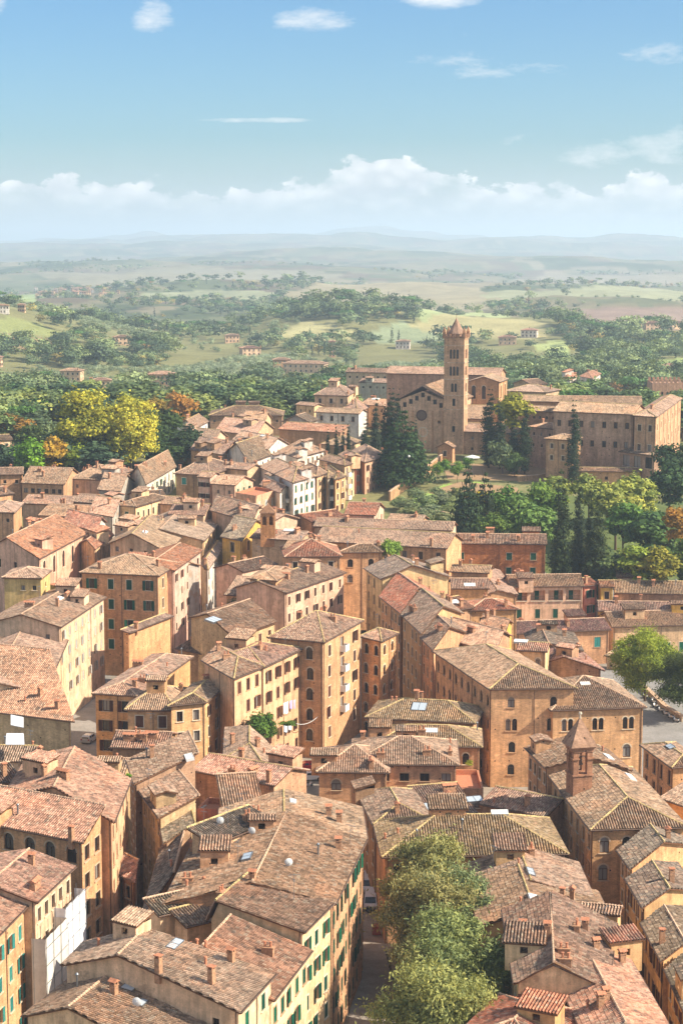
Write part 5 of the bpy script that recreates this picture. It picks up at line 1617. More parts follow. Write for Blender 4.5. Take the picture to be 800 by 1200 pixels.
def lobes(n, rx, zc, rz, r0, r1, seed):
    """lobes scattered through an egg-shaped volume, more of them outside"""
    rg = random.Random(seed)
    c, r = [(0, 0, zc)], [min(rx, rz) * .9]
    while len(c) < n:
        v = Vector((rg.gauss(0, 1), rg.gauss(0, 1), rg.gauss(0, 1))).normalized() * rg.uniform(.55, 1.0)
        c.append((v.x * rx, v.y * rx, zc + v.z * rz)); r.append(rg.uniform(r0, r1))
    return c, r

def fit(m, width):
    """crown scaled so that its top is at 1 and its spread is width"""
    co = np.empty(len(m.vertices) * 3); m.vertices.foreach_get('co', co); co = co.reshape(-1, 3)
    co[:, 2] *= 1 / np.percentile(co[:, 2], 99.7)
    w = np.percentile(co[:, 0], 98.5) - np.percentile(co[:, 0], 1.5)
    w2 = np.percentile(co[:, 1], 98.5) - np.percentile(co[:, 1], 1.5)
    co[:, :2] *= width / (.5 * (w + w2))
    m.vertices.foreach_set('co', co.ravel()); m.update()
    return m

def trunk_mesh(h, r, seed, limbs=5, spread=.3):
    rg = random.Random(seed)
    b = MB()
    p = Vector((0, 0, -.08 * h / h))
    pts = [Vector((0, 0, -.05)), Vector((rg.uniform(-.02, .02), rg.uniform(-.02, .02), h * .5)), Vector((rg.uniform(-.04, .04), rg.uniform(-.04, .04), h))]
    b.tube(pts[0], pts[1], r, r * .75, 8); b.tube(pts[1], pts[2], r * .75, r * .5, 8)
    for i in range(limbs):
        a = 2 * pi * i / limbs + rg.uniform(-.4, .4)
        s = pts[1].lerp(pts[2], rg.uniform(.2, 1))
        e = s + Vector((cos(a) * spread, sin(a) * spread, rg.uniform(.12, .3)))
        b.tube(s, e, r * .42, r * .14, 6)
    return b.mesh('trunk', [M['bark']])

NW = {'round': .9, 'big': .9, 'near': 1.1, 'cypress': .19, 'conifer': .6, 'pine': .98, 'bush': 1.3}
# unit trees: height 1, crown width about as named; scaled per tree
PROTO = {}
def proto(kind, v):
    def f():
        if kind == 'round':
            c, r = lobes(15, .27, .56, .3, .1, .19, 10 + v)
            return fit(leaf_crown('crown', c, r, 5000, .033, .95, 20 + v), NW[kind]), trunk_mesh(.45, .03, v)
        if kind == 'big':       # plane tree, tall lobed crown
            c, r = lobes(40, .3, .52, .38, .07, .13, 60 + v)
            return fit(leaf_crown('crown', c, r, 12000, .016, 1.0, 70 + v), NW[kind]), trunk_mesh(.5, .028, v)
        if kind == 'near':      # broad evergreen by the alley, upright twigs all over
            c, r = lobes(34, .36, .52, .36, .09, .17, 30 + v)
            return fit(leaf_crown('crown', c, r, 46000, .0145, .95, 40 + v, up=.2, jit=.8, aspect=.34), NW[kind]), trunk_mesh(.4, .03, v)
        if kind == 'cypress':
            c, r = [], []
            rg = random.Random(80 + v)
            for i in range(16):
                z = .06 + .92 * i / 15
                rr = .075 * max(0.0, 1 - (abs(z - .3) / (.7 if z > .3 else .5)) ** 1.35) + .005
                for _ in range(2):
                    a = rg.uniform(0, 2 * pi)
                    c.append((.02 * cos(a), .02 * sin(a), z)); r.append(rr * rg.uniform(.85, 1.15))
            return fit(leaf_crown('crown', c, r, 6000, .0115, 1.25, 90 + v, up=.2, jit=.4, aspect=.45), NW[kind] * .86), trunk_mesh(.2, .014, v, 2, .05)
        if kind == 'conifer':   # broad cedar or fir
            c, r = [], []
            rg = random.Random(120 + v)
            for i in range(13):
                z = .1 + .86 * i / 12
                rr = .34 * (1 - z) ** .8 + .02
                n = 5 if i < 9 else 2
                for k in range(n):
                    a = 2 * pi * k / n + i * .7 + rg.uniform(-.3, .3)
                    c.append((rr * .62 * cos(a), rr * .62 * sin(a), z)); r.append(rr * .5 + .02)
            return fit(leaf_crown('crown', c, r, 6500, .022, .55, 130 + v, up=.1), NW[kind]), trunk_mesh(.8, .022, v, 6, .12)
        if kind == 'pine':      # umbrella pine
            c, r = lobes(12, .34, .8, .09, .12, .2, 150 + v)
            return fit(leaf_crown('crown', c, r, 2400, .03, .6, 160 + v), NW[kind]), trunk_mesh(.75, .025, v, 5, .3)
        if kind == 'bush':
            c, r = lobes(12, .4, .48, .34, .16, .3, 170 + v)
            return fit(leaf_crown('crown', c, r, 2600, .042, .9, 180 + v), NW[kind]), trunk_mesh(.35, .03, v, 4, .3)
    return cached(('tree', kind, v), f)

NV = {'round': 5, 'big': 2, 'near': 3, 'cypress': 4, 'conifer': 2, 'pine': 2, 'bush': 4}
KN = {'round': 'tree', 'big': 'plane_tree', 'near': 'evergreen_tree', 'cypress': 'cypress', 'conifer': 'conifer', 'pine': 'umbrella_pine', 'bush': 'shrub'}
def tree_at(kind, base, h, wid, col, lab, cat='tree', group=None, v=None, name=None):
    """h: height, wid: crown width relative to the unit tree (1 = natural)"""
    v = R.randrange(NV[kind]) if v is None else v
    cm, tm = proto(kind, v)
    root = bpy.data.objects.new(name or KN[kind], None); COL.objects.link(root)
    root.location = base
    root.rotation_euler = (0, 0, R.uniform(0, 6.28))
    root.scale = (h * wid, h * wid, h)
    tag(root, lab, cat, group)
    c = lin(col) if isinstance(col, str) else col
    j = R.uniform(.85, 1.15)
    c = (c[0] * j * R.uniform(.9, 1.1), c[1] * j, c[2] * j * R.uniform(.85, 1.15), 1)
    link('crown', cm, root, color=c)
    link('trunk', tm, root)
    return root
def T(kind, px, ytop, wpx, d, col, lab, cat='tree', group=None, zg=None, name=None, v=None):
    """crown centre column px, top pixel ytop, crown width in pixels, distance"""
    t = at_dist(px, ytop, d)
    g = ground(t.x, d) if zg is None else zg
    h = max(t.z - g, 1.0)
    w = wpx / FPX * d
    lim = {'round': 1.35, 'bush': 1.2, 'big': 1.6, 'near': 1.7}.get(kind, 99)
    gap = max(0.0, h - lim * w)
    h -= gap
    o = tree_at(kind, (t.x, d, g + gap), h, w / (h * NW[kind]), col, lab, cat, group, v, name)
    if gap > .05:       # a longer bare stem below the crown
        tr = [c for c in o.children if c.name.startswith('trunk')][0]
        tr.location.z = -gap / h
        tr.scale.z = 1 + gap / h / .45
    return o
G1, G2, G3, G4 = '#5d6f35', '#46592f', '#70803c', '#344427'
YEL, ORG, GLD, OLV, DKC = '#a5a43a', '#ab7a3a', '#b0ab42', '#76805a', '#2e3b26'
# foreground trees by the alley
T('near', 506, 984, 100, 223, '#878c5c', 'round olive green tree by the alley, farthest of the big foreground trees', zg=0, v=0)
T('near', 506, 1022, 104, 213, '#908f64', 'round greyish tree by the alley, between its two round neighbours and the white vans', zg=0, v=1)
T('near', 540, 1018, 94, 214, '#78835a', 'dark green round tree at the right of the foreground group, against the cream house', zg=0, v=2)
T('near', 534, 1070, 132, 197, '#87925c', 'large bright green tree in the middle of the foreground group', zg=0, v=0)
T('near', 512, 1132, 132, 184, '#919860', 'large yellowish green tree cut by the bottom edge', zg=0, v=1)
# the square
T('near', 757, 738, 66, 359, '#98a238', 'bright yellow green tree with an orange edge in the square', zg=0, v=2, name='tree')
T('round', 734, 764, 22, 368, '#b07a22', 'small orange leaved tree at the edge of the square', zg=0, v=2)
T('near', 803, 766, 66, 345, '#4f5b2c', 'dark tree at the right edge of the square', zg=0, v=1, name='tree')
# courtyard and street greenery
T('bush', 303, 836, 30, 299, '#4d6a2a', 'bushy green courtyard tree before the peach house with brown shutters', v=0, zg=1, name='courtyard_tree')
T('bush', 316, 845, 20, 300, '#557030', 'smaller green courtyard tree under the laundry', v=1, zg=1, name='courtyard_tree')
T('bush', 284, 855, 14, 298, '#4d6a2a', 'small green courtyard shrub beside the bushy tree', v=2, zg=3)
T('bush', 30, 1158, 36, 205, '#6f8a45', 'loose green shrub on a terrace at the lower left edge', v=3, zg=4)
T('bush', 50, 1158, 20, 205, '#5f7a3c', 'small green shrub in front of the scaffold sheeting', v=0, zg=6)
T('bush', 152, 996, 8, 246, '#7aa03c', 'bright potted plant over the dark street', v=1, zg=17, cat='plant', name='potted_plant')
T('bush', 278, 700, 26, 383, '#4b5c2c', 'climbing plant at the foot of the orange lean-to house', v=2, zg=6)
T('bush', 457, 632, 24, 412, '#7d9440', 'leafy green shrub between long roof and yellow house', v=3, zg=14)
T('bush', 338, 912, 16, 305, '#5c7432', 'green shrub over the roof edge by the parked cars', v=0, zg=9)
T('bush', 517, 908, 6, 281, '#8a9a3a', 'potted yellow green plant on the flower terrace', v=1, zg=9.05, cat='plant', name='potted_plant')
T('bush', 549, 908, 9, 281, '#9a9a36', 'larger potted plant on the flower terrace', v=2, zg=9.05, cat='plant', name='potted_plant')
# the yellow plane and its neighbours
T('big', 112, 459, 76, 548, YEL, 'huge yellow green plane tree behind the roofs, left and broader half of the pair', v=0)
T('big', 152, 466, 56, 545, GLD, 'tall golden plane tree, right and brighter half of the pair', v=1)
T('round', 36, 515, 38, 532, '#6d8f2c', 'bright green tree left of the plane trees', v=3)
T('round', 64, 512, 36, 536, '#b59334', 'golden tree between the bright green tree and the plane trees', v=2)
T('round', 86, 520, 26, 538, '#8f9a34', 'yellow green low tree at the foot of the plane trees', v=1)
T('round', 188, 481, 42, 580, '#3b4d26', 'dark round oak beside the plane trees, highest of four', v=1)
T('round', 183, 496, 40, 570, '#43552b', 'dark round oak beside the plane trees, left of four', v=2)
T('round', 216, 502, 44, 572, '#35472a', 'dark round oak beside the pale villa, right of four', v=3)
T('round', 192, 517, 38, 566, '#445a30', 'grey green round oak, lowest of four', v=4)
T('round', 210, 461, 34, 650, ORG, 'orange autumn tree under the three floor villa', v=0)
T('round', 183, 466, 24, 660, '#8c7a34', 'rusty green tree beside the orange autumn tree', v=3)
T('round', 12, 486, 44, 620, '#8a6a30', 'rust coloured low tree at the left edge', v=4)
T('round', 34, 499, 30, 560, '#41532c', 'dark tree at the left edge above the white walled house', v=0)
# cypress group before the basilica and conifers
T('cypress', 440, 468, 15, 560, DKC, 'slim tall cypress, left of the group before the basilica')
T('cypress', 428, 492, 15, 553, DKC, 'short pointed cypress at the left end of the group before the basilica')
T('cypress', 458, 461, 22, 566, '#2f3d27', 'tallest dark cypress before the left half of the basilica front')
T('cypress', 466, 462, 17, 563, '#2b3823', 'cypress squeezed behind the big cedar before the basilica')
T('cypress', 449, 480, 12, 566, DKC, 'thin cypress between the slim one and the tallest one before the basilica')
T('cypress', 487, 493, 9, 575, DKC, 'small cypress beside the basilica door')
T('cypress', 456, 436, 7, 700, DKC, 'distant cypress left of the basilica roof', group='cypresses behind the basilica')
T('cypress', 462, 438, 7, 705, DKC, 'distant cypress left of the basilica roof', group='cypresses behind the basilica')
T('cypress', 468, 440, 6, 705, DKC, 'distant cypress left of the basilica roof', group='cypresses behind the basilica')
T('conifer', 472, 483, 58, 540, '#3c5230', 'broad drooping cedar in front of the basilica', v=0)
for x, y in ((384, 503), (394, 497), (408, 497), (402, 500)):
    T('cypress', x, y, 7, 560, DKC, 'thin little cypress by the brown wall of the red strip roof', group='thin cypresses by the brown wall')
# convent terrace
T('cypress', 574, 462, 22, 574, '#2c3a24', 'tall twin cypress right of the bell tower, left one')
T('cypress', 586, 471, 18, 572, '#2f3e27', 'tall twin cypress right of the bell tower, right one')
T('cypress', 602, 493, 17, 566, '#304026', 'medium cypress between the grey bush and the sharp cypress')
T('cypress', 615, 476, 17, 562, '#2c3a24', 'sharp tall cypress left of the square pavilion')
T('cypress', 673, 475, 17, 544, '#2f3d26', 'lone tall cypress before the great convent block')
T('bush', 589, 517, 30, 563, '#6d7a5a', 'grey green bush under the twin cypresses', v=0, cat='bush')
T('bush', 603, 531, 24, 558, '#4f6338', 'darker bush under the medium cypress', v=1, cat='bush')
T('round', 600, 461, 38, 588, '#9a9a36', 'yellow green tree behind the twin cypresses', v=2)
for i, (x, y, w, d) in enumerate(((520, 538, 14, 548), (536, 541, 16, 547), (548, 536, 12, 549), (512, 544, 12, 545))):
    T('bush', x, y, w, d, '#6a8a38', 'clipped green garden bush below the porch house', v=i % 4, cat='bush', group='clipped bushes below the porch house')
OL = [(478, 592, 24), (498, 586, 26), (520, 584, 28), (538, 588, 24), (482, 601, 24), (505, 598, 26), (528, 596, 28), (545, 600, 22), (468, 588, 20), (486, 578, 18), (512, 576, 18), (534, 577, 18), (496, 604, 20), (520, 606, 22)]
for x, y, w in OL:
    gp = PG(x, y + 11)
    T('bush', x, y - 6, w, gp.y, '#79855c', 'grey green olive tree in the walled garden below the church', cat='olive tree', group='olive trees in the walled garden', name='olive_tree')
T('conifer', 548, 551, 40, 466, '#3a4a2c', 'dark fir left of two by the olive garden', v=1)
T('conifer', 569, 556, 34, 468, '#36462a', 'dark fir right of two by the olive garden', v=0)
T('cypress', 659, 553, 26, 432, '#37472a', 'thickest cypress on the slope, left of four')
T('cypress', 679, 564, 20, 434, '#34432a', 'cypress on the slope, second of four')
T('cypress', 702, 574, 22, 430, '#3b4a2d', 'cypress on the slope, right of four')
T('cypress', 691, 586, 15, 431, '#3f4d30', 'short cypress on the slope, hidden between its taller neighbours')
SL = [('round', 610, 583, 50, 468, '#6c8642', 'fresh green tree'), ('round', 590, 570, 40, 480, '#55702f', 'mid green tree'), ('round', 560, 575, 26, 476, '#a39a30', 'yellow tree'),
      ('round', 636, 566, 44, 478, '#5f7a34', 'green tree'), ('round', 628, 590, 44, 460, '#68803f', 'light green tree'), ('round', 655, 558, 36, 490, '#858c44', 'yellow green tree'),
      ('round', 690, 556, 40, 492, '#7c8642', 'pale green tree'), ('round', 722, 572, 52, 474, '#8c9242', 'yellow crowned tree'), ('round', 745, 556, 48, 494, '#8d964a', 'light yellow green tree'),
      ('round', 730, 590, 46, 462, '#5f7a33', 'deep green tree'), ('round', 705, 600, 40, 452, '#41562b', 'dark tree'), ('round', 640, 605, 40, 446, '#4f6a30', 'shaded green tree'),
      ('round', 775, 600, 60, 452, '#4d6535', 'broad green tree'), ('round', 800, 592, 40, 440, '#a07a34', 'orange brown tree'), ('round', 792, 520, 46, 520, '#35482a', 'dark oak'),
      ('round', 785, 543, 50, 505, '#3d5230', 'dark green oak'), ('round', 740, 640, 40, 428, '#85913c', 'olive yellow tree'), ('round', 775, 641, 44, 424, '#8a8a38', 'ochre green tree'),
      ('round', 710, 640, 46, 432, '#55633a', 'grey green tree'), ('round', 800, 632, 50, 428, '#5f6f34', 'mixed green tree'), ('round', 690, 634, 30, 436, '#5a5f40', 'brownish shrub like tree'),
      ('round', 575, 600, 30, 455, '#5b7434', 'low green tree'), ('round', 598, 612, 40, 446, '#54702f', 'leafy tree'), ('round', 757, 622, 40, 438, '#4a5c30', 'deep shade tree'),
      ('round', 662, 622, 40, 440, '#425530', 'dark leafy tree')]
WH = ['behind the four shutter house', 'below the terrace earth', 'nearest to the dark firs', 'left of the four cypresses', 'between firs and thick cypress', 'over the thick cypress', 'above the second slope cypress',
      'right of the four cypresses', 'under the white shed roof', 'below the yellow crown', 'at the foot of the right slope cypress', 'hugging the thick cypress', 'above the apricot house roof line', 'at the far right edge',
      'at the right corner of the convent', 'below the convent corner', 'above the long right roofs', 'right above the long right roofs', 'right of the loggia house roof', 'at the right edge above the long roofs', 'close behind the coral red house',
      'right of the two dark firs', 'just over the four shutter roof', 'beside the half hidden low brick house', 'at the foot of the thick cypress']
for (k, x, y, w, d, c, l), wh in zip(SL, WH):
    if l in ('dark tree', 'shaded green tree', 'deep shade tree', 'dark leafy tree', 'leafy tree'): continue
    T(k, x, y + 1, w * .98, d, tuple(1.12 * q for q in lin(c)[:3]) + (1,), l + ' ' + wh)

# ------------------------------------------------------------------ woods of the valley
OGROVE = [[(200, 408), (345, 414), (340, 440), (262, 444), (205, 440)], [(415, 408), (520, 414), (520, 434), (415, 436)], [(556, 400), (600, 410), (690, 418), (680, 436), (590, 432), (552, 424)]]
def woods():
    N = 170000
    a = np.radians(rng.uniform(-11.5, 11.5, N))
    # denser sampling nearby, by area
    d = np.sqrt(rng.uniform(540 ** 2, 6500 ** 2, N))
    near = rng.random(N) < .35
    d = np.where(near, np.sqrt(rng.uniform(540 ** 2, 1900 ** 2, N)), d)
    x, y = d * np.sin(a), d * np.cos(a)
    n = fbm1(x + 50, y, 420.0) + .55 * fbm1(x, y + 300, 130.0)
    olive = fbm1(x - 700, y + 900, 300.0)
    thr = np.interp(d, [640, 1100, 1500, 2200, 3000, 6500], [-1.0, -.5, 0.0, .25, .5, .85])
    keep = (n > thr) | (rng.random(N) < .05) & (d < 4500)
    for poly in OGROVE:
        keep &= ~inside_np(x, y, [(p.x, p.y) for p in (PG(a_, b_, 480) for a_, b_ in poly)])
    for poly, c in FW:
        keep &= ~inside_np(x, y, poly)
    x, y, d, n, olive = x[keep], y[keep], d[keep], n[keep], olive[keep]
    # spacing
    cell = {}
    out = []
    order = np.argsort(d)
    hx = [(h.x, h.y) for h in [o[0].location for o in HOUSES if o[0].location.y > 600]]
    near_h = [o for o in HOUSES if 480 < o[0].location.y < 760]
    for i in order:
        s = 7.5 if d[i] < 1800 else 10 + (d[i] - 1800) / 400
        k = (int(floor(x[i] / s)), int(floor(y[i] / s)))
        if any((k[0] + u, k[1] + v, int(s)) in cell for u in (-0, ) for v in (0,)): continue
        cell[(k[0], k[1], int(s))] = 1
        if any(abs(x[i] - p[0]) < 13 and -40 < y[i] - p[1] < 12 for p in hx): continue
        if d[i] < 720 and any(abs(x[i] - o[0].location.x) < 15 and abs(y[i] - o[0].location.y) < 15 for o in near_h): continue
        out.append(i)
    z = ground_np(x[out], y[out])
    res = []
    for j, i in enumerate(out):
        X, Y, Zg = float(x[i]), float(y[i]), float(z[j])
        u = R.random()
        if olive[i] > .35 and d[i] > 750:
            kind, h, wd, col = 'bush', R.uniform(3.5, 5), 1.0, R.choice(['#7f8a66', '#758058', '#879168'])
            if u > .75: continue
        elif u < .09: kind, h, wd, col = 'cypress', R.uniform(10, 17), 1.0, R.choice(['#33422c', '#2d3b27'])
        elif u < .15: kind, h, wd, col = 'pine', R.uniform(10, 14), 1.0, '#4a6a34'
        elif u < .2: kind, h, wd, col = 'round', R.uniform(7, 11), 1.1, R.choice(['#998b44', '#a08c42', '#8f8040', '#94703c'])
        elif u < .6: kind, h, wd, col = 'round', R.choice([R.uniform(6, 10), R.uniform(10, 17)]), R.uniform(1.0, 1.35), R.choice(['#5c6c46', '#68764a', '#74804c', '#7b8752'])
        else: kind, h, wd, col = 'round', R.choice([R.uniform(6, 9), R.uniform(9, 16)]), R.uniform(1.0, 1.35), R.choice(['#475838', '#4f603c', '#435338'])
        px, py = to_px(Vector((X, Y, Zg + h)))
        sky = np.interp(px, [-20, 20, 80, 200, 330, 345, 460, 470, 590, 600, 800], [525, 530, 530, 500, 480, 460, 446, 432, 430, 455, 462])
        if any(abs(px - a_) < w_ * .62 and py < b_ - 3 and Y < d_ for a_, b_, w_, d_ in FARV): continue
        if d[i] < 640 and px > 335 or py > sky + 2 or px < -30 or px > 830: continue
        res.append((Y, kind, X, Zg, h, wd, col))
    for poly in OGROVE:      # planted rows of olives
        w_ = [PG(a_, b_, 480) for a_, b_ in poly]
        pl = [(p.x, p.y) for p in w_]
        x0, x1, y0, y1 = min(p[0] for p in pl), max(p[0] for p in pl), min(p[1] for p in pl), max(p[1] for p in pl)
        X, Y = x0, y0
        while Y < y1:
            X = x0
            while X < x1:
                xx, yy = X + R.uniform(-.8, .8) + (Y - y0) * .3, Y + R.uniform(-.8, .8)
                if R.random() < .86 and inside_np(np.array([xx]), np.array([yy]), pl)[0]:
                    px, py = to_px(Vector((xx, yy, ground(xx, yy) + 4)))
                    if not any(abs(px - a_) < w_2 * .62 and py < b_ - 3 and yy < d_ for a_, b_, w_2, d_ in FARV):
                        res.append((yy, 'bush', xx, ground(xx, yy), R.uniform(3.6, 5), .95, R.choice(['#828c6c', '#788463', '#8a946e'])))
                X += 7.5
            Y += 9
    res.sort()
    solo, rest = res[:300], res[300:]
    LB = {'round': 'leafy woodland tree on the near slope beyond the town roofs', 'cypress': 'dark woodland cypress on the near slope beyond the town roofs',
          'pine': 'umbrella pine in the woods on the near slope beyond the town roofs', 'bush': 'grey green olive tree in the groves beyond the town roofs'}
    CT = {'round': 'tree', 'cypress': 'cypress', 'pine': 'pine', 'bush': 'olive tree'}
    for (Y, kind, X, Zg, h, wd, col) in solo:
        tree_at(kind, (X, Y, Zg - .3), h, wd, tuple(1.25 * q for q in lin(col)[:3]) + (1,), LB[kind], CT[kind], CT[kind] + 's of the near slope', name='olive_tree' if kind == 'bush' else None)
    # everything beyond as one mass
    tp = {}
    for kind in ('round', 'cypress', 'pine', 'bush'):
        for v in range(2):
            m, _ = proto(kind, v)
            co = np.empty(len(m.vertices) * 3); m.vertices.foreach_get('co', co)
            co = co.reshape(-1, 4, 3)
            rg = np.random.default_rng(v)
            for lod, nq, sc in ((0, 560, 1.5), (1, 190, 2.4), (2, 70, 3.8)):
                s = rg.choice(len(co), nq, replace=False)
                c = co[s].mean(1)
                ax_ = np.array([0, 0, .5 if kind != 'pine' else .75])
                dv = (c - ax_) * np.array([1, 1, .25 if kind == 'cypress' else 1.0])
                dv /= np.linalg.norm(dv, axis=1)[:, None] + 1e-9
                nn = dv + rg.normal(size=(nq, 3)) * .38; nn /= np.linalg.norm(nn, axis=1)[:, None]
                tt = np.cross(nn, rg.normal(size=(nq, 3))); tt /= np.linalg.norm(tt, axis=1)[:, None]
                bb = np.cross(nn, tt)
                sz = {'cypress': .013, 'bush': .04, 'pine': .03, 'round': .03}[kind] * sc * rg.uniform(.6, 1.2, (nq, 1))
                tp[(kind, v, lod)] = np.stack([c - tt * sz, c - bb * sz * .8, c + tt * sz, c + bb * sz * .8], 1)
    VV, CC = [], []
    for i, (Y, kind, X, Zg, h, wd, col) in enumerate(rest):
        q = tp[(kind, i % 2, 0 if Y < 1500 else 1 if Y < 3200 else 2)]
        t = R.uniform(0, 6.28)
        ca, sa = cos(t), sin(t)
        w = h * wd
        o = np.empty_like(q)
        o[..., 0] = (q[..., 0] * ca - q[..., 1] * sa) * w + X
        o[..., 1] = (q[..., 0] * sa + q[..., 1] * ca) * w + Y
        o[..., 2] = q[..., 2] * h + Zg - .4
        VV.append(o.reshape(-1, 3))
        c = np.array(lin(col)) * R.uniform(.95, 1.55); c = c * .88 + c[:3].mean() * .12; c[3] = 1
        cc = np.repeat(c[None], len(q), 0) * rng.uniform(.75, 1.25, (len(q), 1))
        CC.append(cc)
    V = np.concatenate(VV); C = np.concatenate(CC).astype(np.float32)
    F = np.arange(len(V)).reshape(-1, 4)
    m = bpy.data.meshes.new('woodland')
    m.vertices.add(len(V)); m.vertices.foreach_set('co', V.ravel())
    m.loops.add(F.size); m.loops.foreach_set('vertex_index', F.ravel().astype(np.int32))
    m.polygons.add(len(F)); m.polygons.foreach_set('loop_start', np.arange(0, F.size, 4, dtype=np.int32))
    m.update()
    a = m.attributes.new('tone', 'FLOAT_COLOR', 'FACE'); a.data.foreach_set('color', C.ravel())
    m.materials.append(M['stuffleaf'])
    tag(link('woodland', m), 'woods and hedgerows spread over the valley and far hills', 'woodland', kind='stuff')
    print('woods', len(solo), len(rest), len(F))
woods()
# ================================================================== vehicles and small things
def car(lab, loc, rz, col, kind='hatch'):
    root = bpy.data.objects.new('van' if kind == 'van' else 'parked_car', None); COL.objects.link(root)
    root.location = loc; root.rotation_euler = (0, 0, rz)
    tag(root, lab, 'van' if kind == 'van' else 'car')
    # side profile (x forward), lower body and cabin
    if kind == 'van':
        L, W = 4.6, 1.85
        low = [(-2.3, .35), (2.25, .35), (2.3, .75), (2.1, 1.0), (-2.3, 1.05)]
        cab = [(-2.27, 1.05), (2.05, 1.0), (1.2, 1.85), (-2.2, 1.95)]
    else:
        L, W = 4.1, 1.74
        low = [(-2.0, .3), (2.0, .3), (2.05, .62), (1.75, .82), (.9, .92), (-2.0, .95)]
        cab = [(-1.98, .95), (.95, .92), (.3, 1.42), (-1.35, 1.48), (-1.8, 1.3)]
    b = MB()
    def ext(pr, w0, w1, m=0):
        zmax, zmin = max(p[1] for p in pr), min(p[1] for p in pr)
        def yw(z): return w0 + (w1 - w0) * (z - zmin) / (zmax - zmin)
        n = len(pr)
        l = [(x, -yw(z), z) for x, z in pr]; r = [(x, yw(z), z) for x, z in pr]
        b.poly(l, m); b.poly(r[::-1], m)
        for i in range(n):
            j = (i + 1) % n
            b.poly([l[j], l[i], r[i], r[j]], m)
    ext(low, W / 2, W / 2 - .02)
    ext(cab, W / 2 - .03, W / 2 - .22)
    bo = b.build('body', [M['carpaint']], root, color=lin(col))
    g = MB()
    zmin, zmax = cab[0][1], max(p[1] for p in cab)
    def sy(z): return W / 2 - .03 - .19 * (z - zmin) / (zmax - zmin) + .012
    z0, z1 = zmin + .08, zmax - .12
    xf = cab[2][0]; xb = cab[-1][0]
    for s in (-1, 1):
        for xa, xc in ((xb + .25, (xb + xf) / 2 - .1), ((xb + xf) / 2 + .05, xf + .2)):
            g.poly([(xa, s * sy(z0), z0), (xc, s * sy(z0), z0), (xc - (.12 if xc > xf else 0), s * sy(z1), z1), (xa + .1, s * sy(z1), z1)][::s])
    p0, p1 = cab[1], cab[2]
    def fr(t, o): return (p0[0] + (p1[0] - p0[0]) * t + o * .014, p0[1] + (p1[1] - p0[1]) * t + o * .014)
    a0, a1 = fr(.12, 1), fr(.88, 1)
    g.poly([(a0[0], -W / 2 + .18, a0[1]), (a0[0], W / 2 - .18, a0[1]), (a1[0], W / 2 - .26, a1[1]), (a1[0], -W / 2 + .26, a1[1])])
    q0, q1 = (cab[0][0] - .02, zmin + .1), (cab[-1][0] - .02, cab[-1][1] - .05)
    g.poly([(q0[0], W / 2 - .2, q0[1]), (q0[0], -W / 2 + .2, q0[1]), (q1[0], -W / 2 + .28, q1[1]), (q1[0], W / 2 - .28, q1[1])])
    g.build('car_window', [M['glass']], root)
    for s in (-1, 1):
        hb = MB(); hb.box(low[2][0] - .12, low[2][0] + .02, s * .55 - .2, s * .55 + .2, .6, .74); hb.build('headlight', [M['white']], root)
        tb = MB(); tb.box(low[0][0] - .02, low[0][0] + .1, s * .68 - .12, s * .68 + .12, .7, .95); tb.build('tail_light', [M['objpaint']], root, color=lin('#a02018'))
    for x in (-L * .31, L * .31):
        for s in (-1, 1):
            wb = MB(); wb.tube((0, -.1, 0), (0, .1, 0), .31, .31, 16)
            w = wb.build('wheel', [M['black']], root, (x, s * (W / 2 - .08), .31))
            rb = MB(); rb.tube((0, -.115, 0), (0, .115, 0), .19, .19, 10); rb.build('rim', [M['metal']], w)
    return root
def g0(px, py): return P(px, py, 0.02)
car('silver hatchback driving through the dark street by the corbelled wall', g0(105, 869), radians(75), '#a9b0b6')
car('white estate car parked in sunlight below the brick terrace', P(366, 914, 3.0) if False else g0(364, 914), radians(8), '#dcdcda')
car('red car parked behind the white estate car', g0(367, 902), radians(10), '#b01a22')
car('dark grey car parked left of the white estate car', g0(347, 914), radians(28), '#4b5056')
car('white van parked in the alley, nearer of the two', g0(434, 1062), radians(-92), '#dfe2e6', 'van')
car('white van parked in the alley, farther of the two', g0(430, 1042), radians(-92), '#d6dade', 'van')
def scooter(lab, loc, rz, col, group=None):
    root = bpy.data.objects.new('scooter', None); COL.objects.link(root)
    root.location = loc; root.rotation_euler = (0, 0, rz)
    tag(root, lab, 'scooter', group)
    b = MB()
    pr = [(-.75, .42), (-.1, .3), (.25, .3), (.45, .75), (.38, .78), (.18, .42), (-.05, .42), (-.15, .68), (-.8, .7)]
    l = [(x, -.16, z) for x, z in pr]; r = [(x, .16, z) for x, z in pr]
    for i in range(len(pr)):
        j = (i + 1) % len(pr)
        b.poly([l[i], l[j], r[j], r[i]])
    for a, c, d_, e in ((0, 1, 7, 8), (1, 2, 5, 6), (2, 3, 4, 5), (1, 6, 7, 7)):
        for q in (l, r):
            b.poly([q[a], q[c], q[d_], q[e]] if d_ != e else [q[a], q[c], q[d_]])
    b.build('body', [M['carpaint']], root, color=lin(col))
    s = MB(); s.box(-.75, -.12, -.15, .15, .7, .8); s.build('seat', [M['black']], root)
    h = MB(); h.tube((.4, 0, .7), (.28, 0, 1.02), .03); h.tube((.28, -.32, 1.02), (.28, .32, 1.02), .025); h.build('handlebar', [M['metal']], root)
    for x in (-.55, .55):
        w = MB(); w.tube((0, -.06, 0), (0, .06, 0), .24, .24, 14); wo = w.build('wheel', [M['black']], root, (x, 0, .24))
        rb = MB(); rb.tube((0, -.07, 0), (0, .07, 0), .12, .12, 8); rb.build('rim', [M['metal']], wo)
scooter('black scooter parked in front of the nearer white van', g0(436, 1070), radians(-20), '#1d2024')
scooter('dark blue scooter parked beside the black one in the alley', g0(441, 1068), radians(-30), '#22304a')
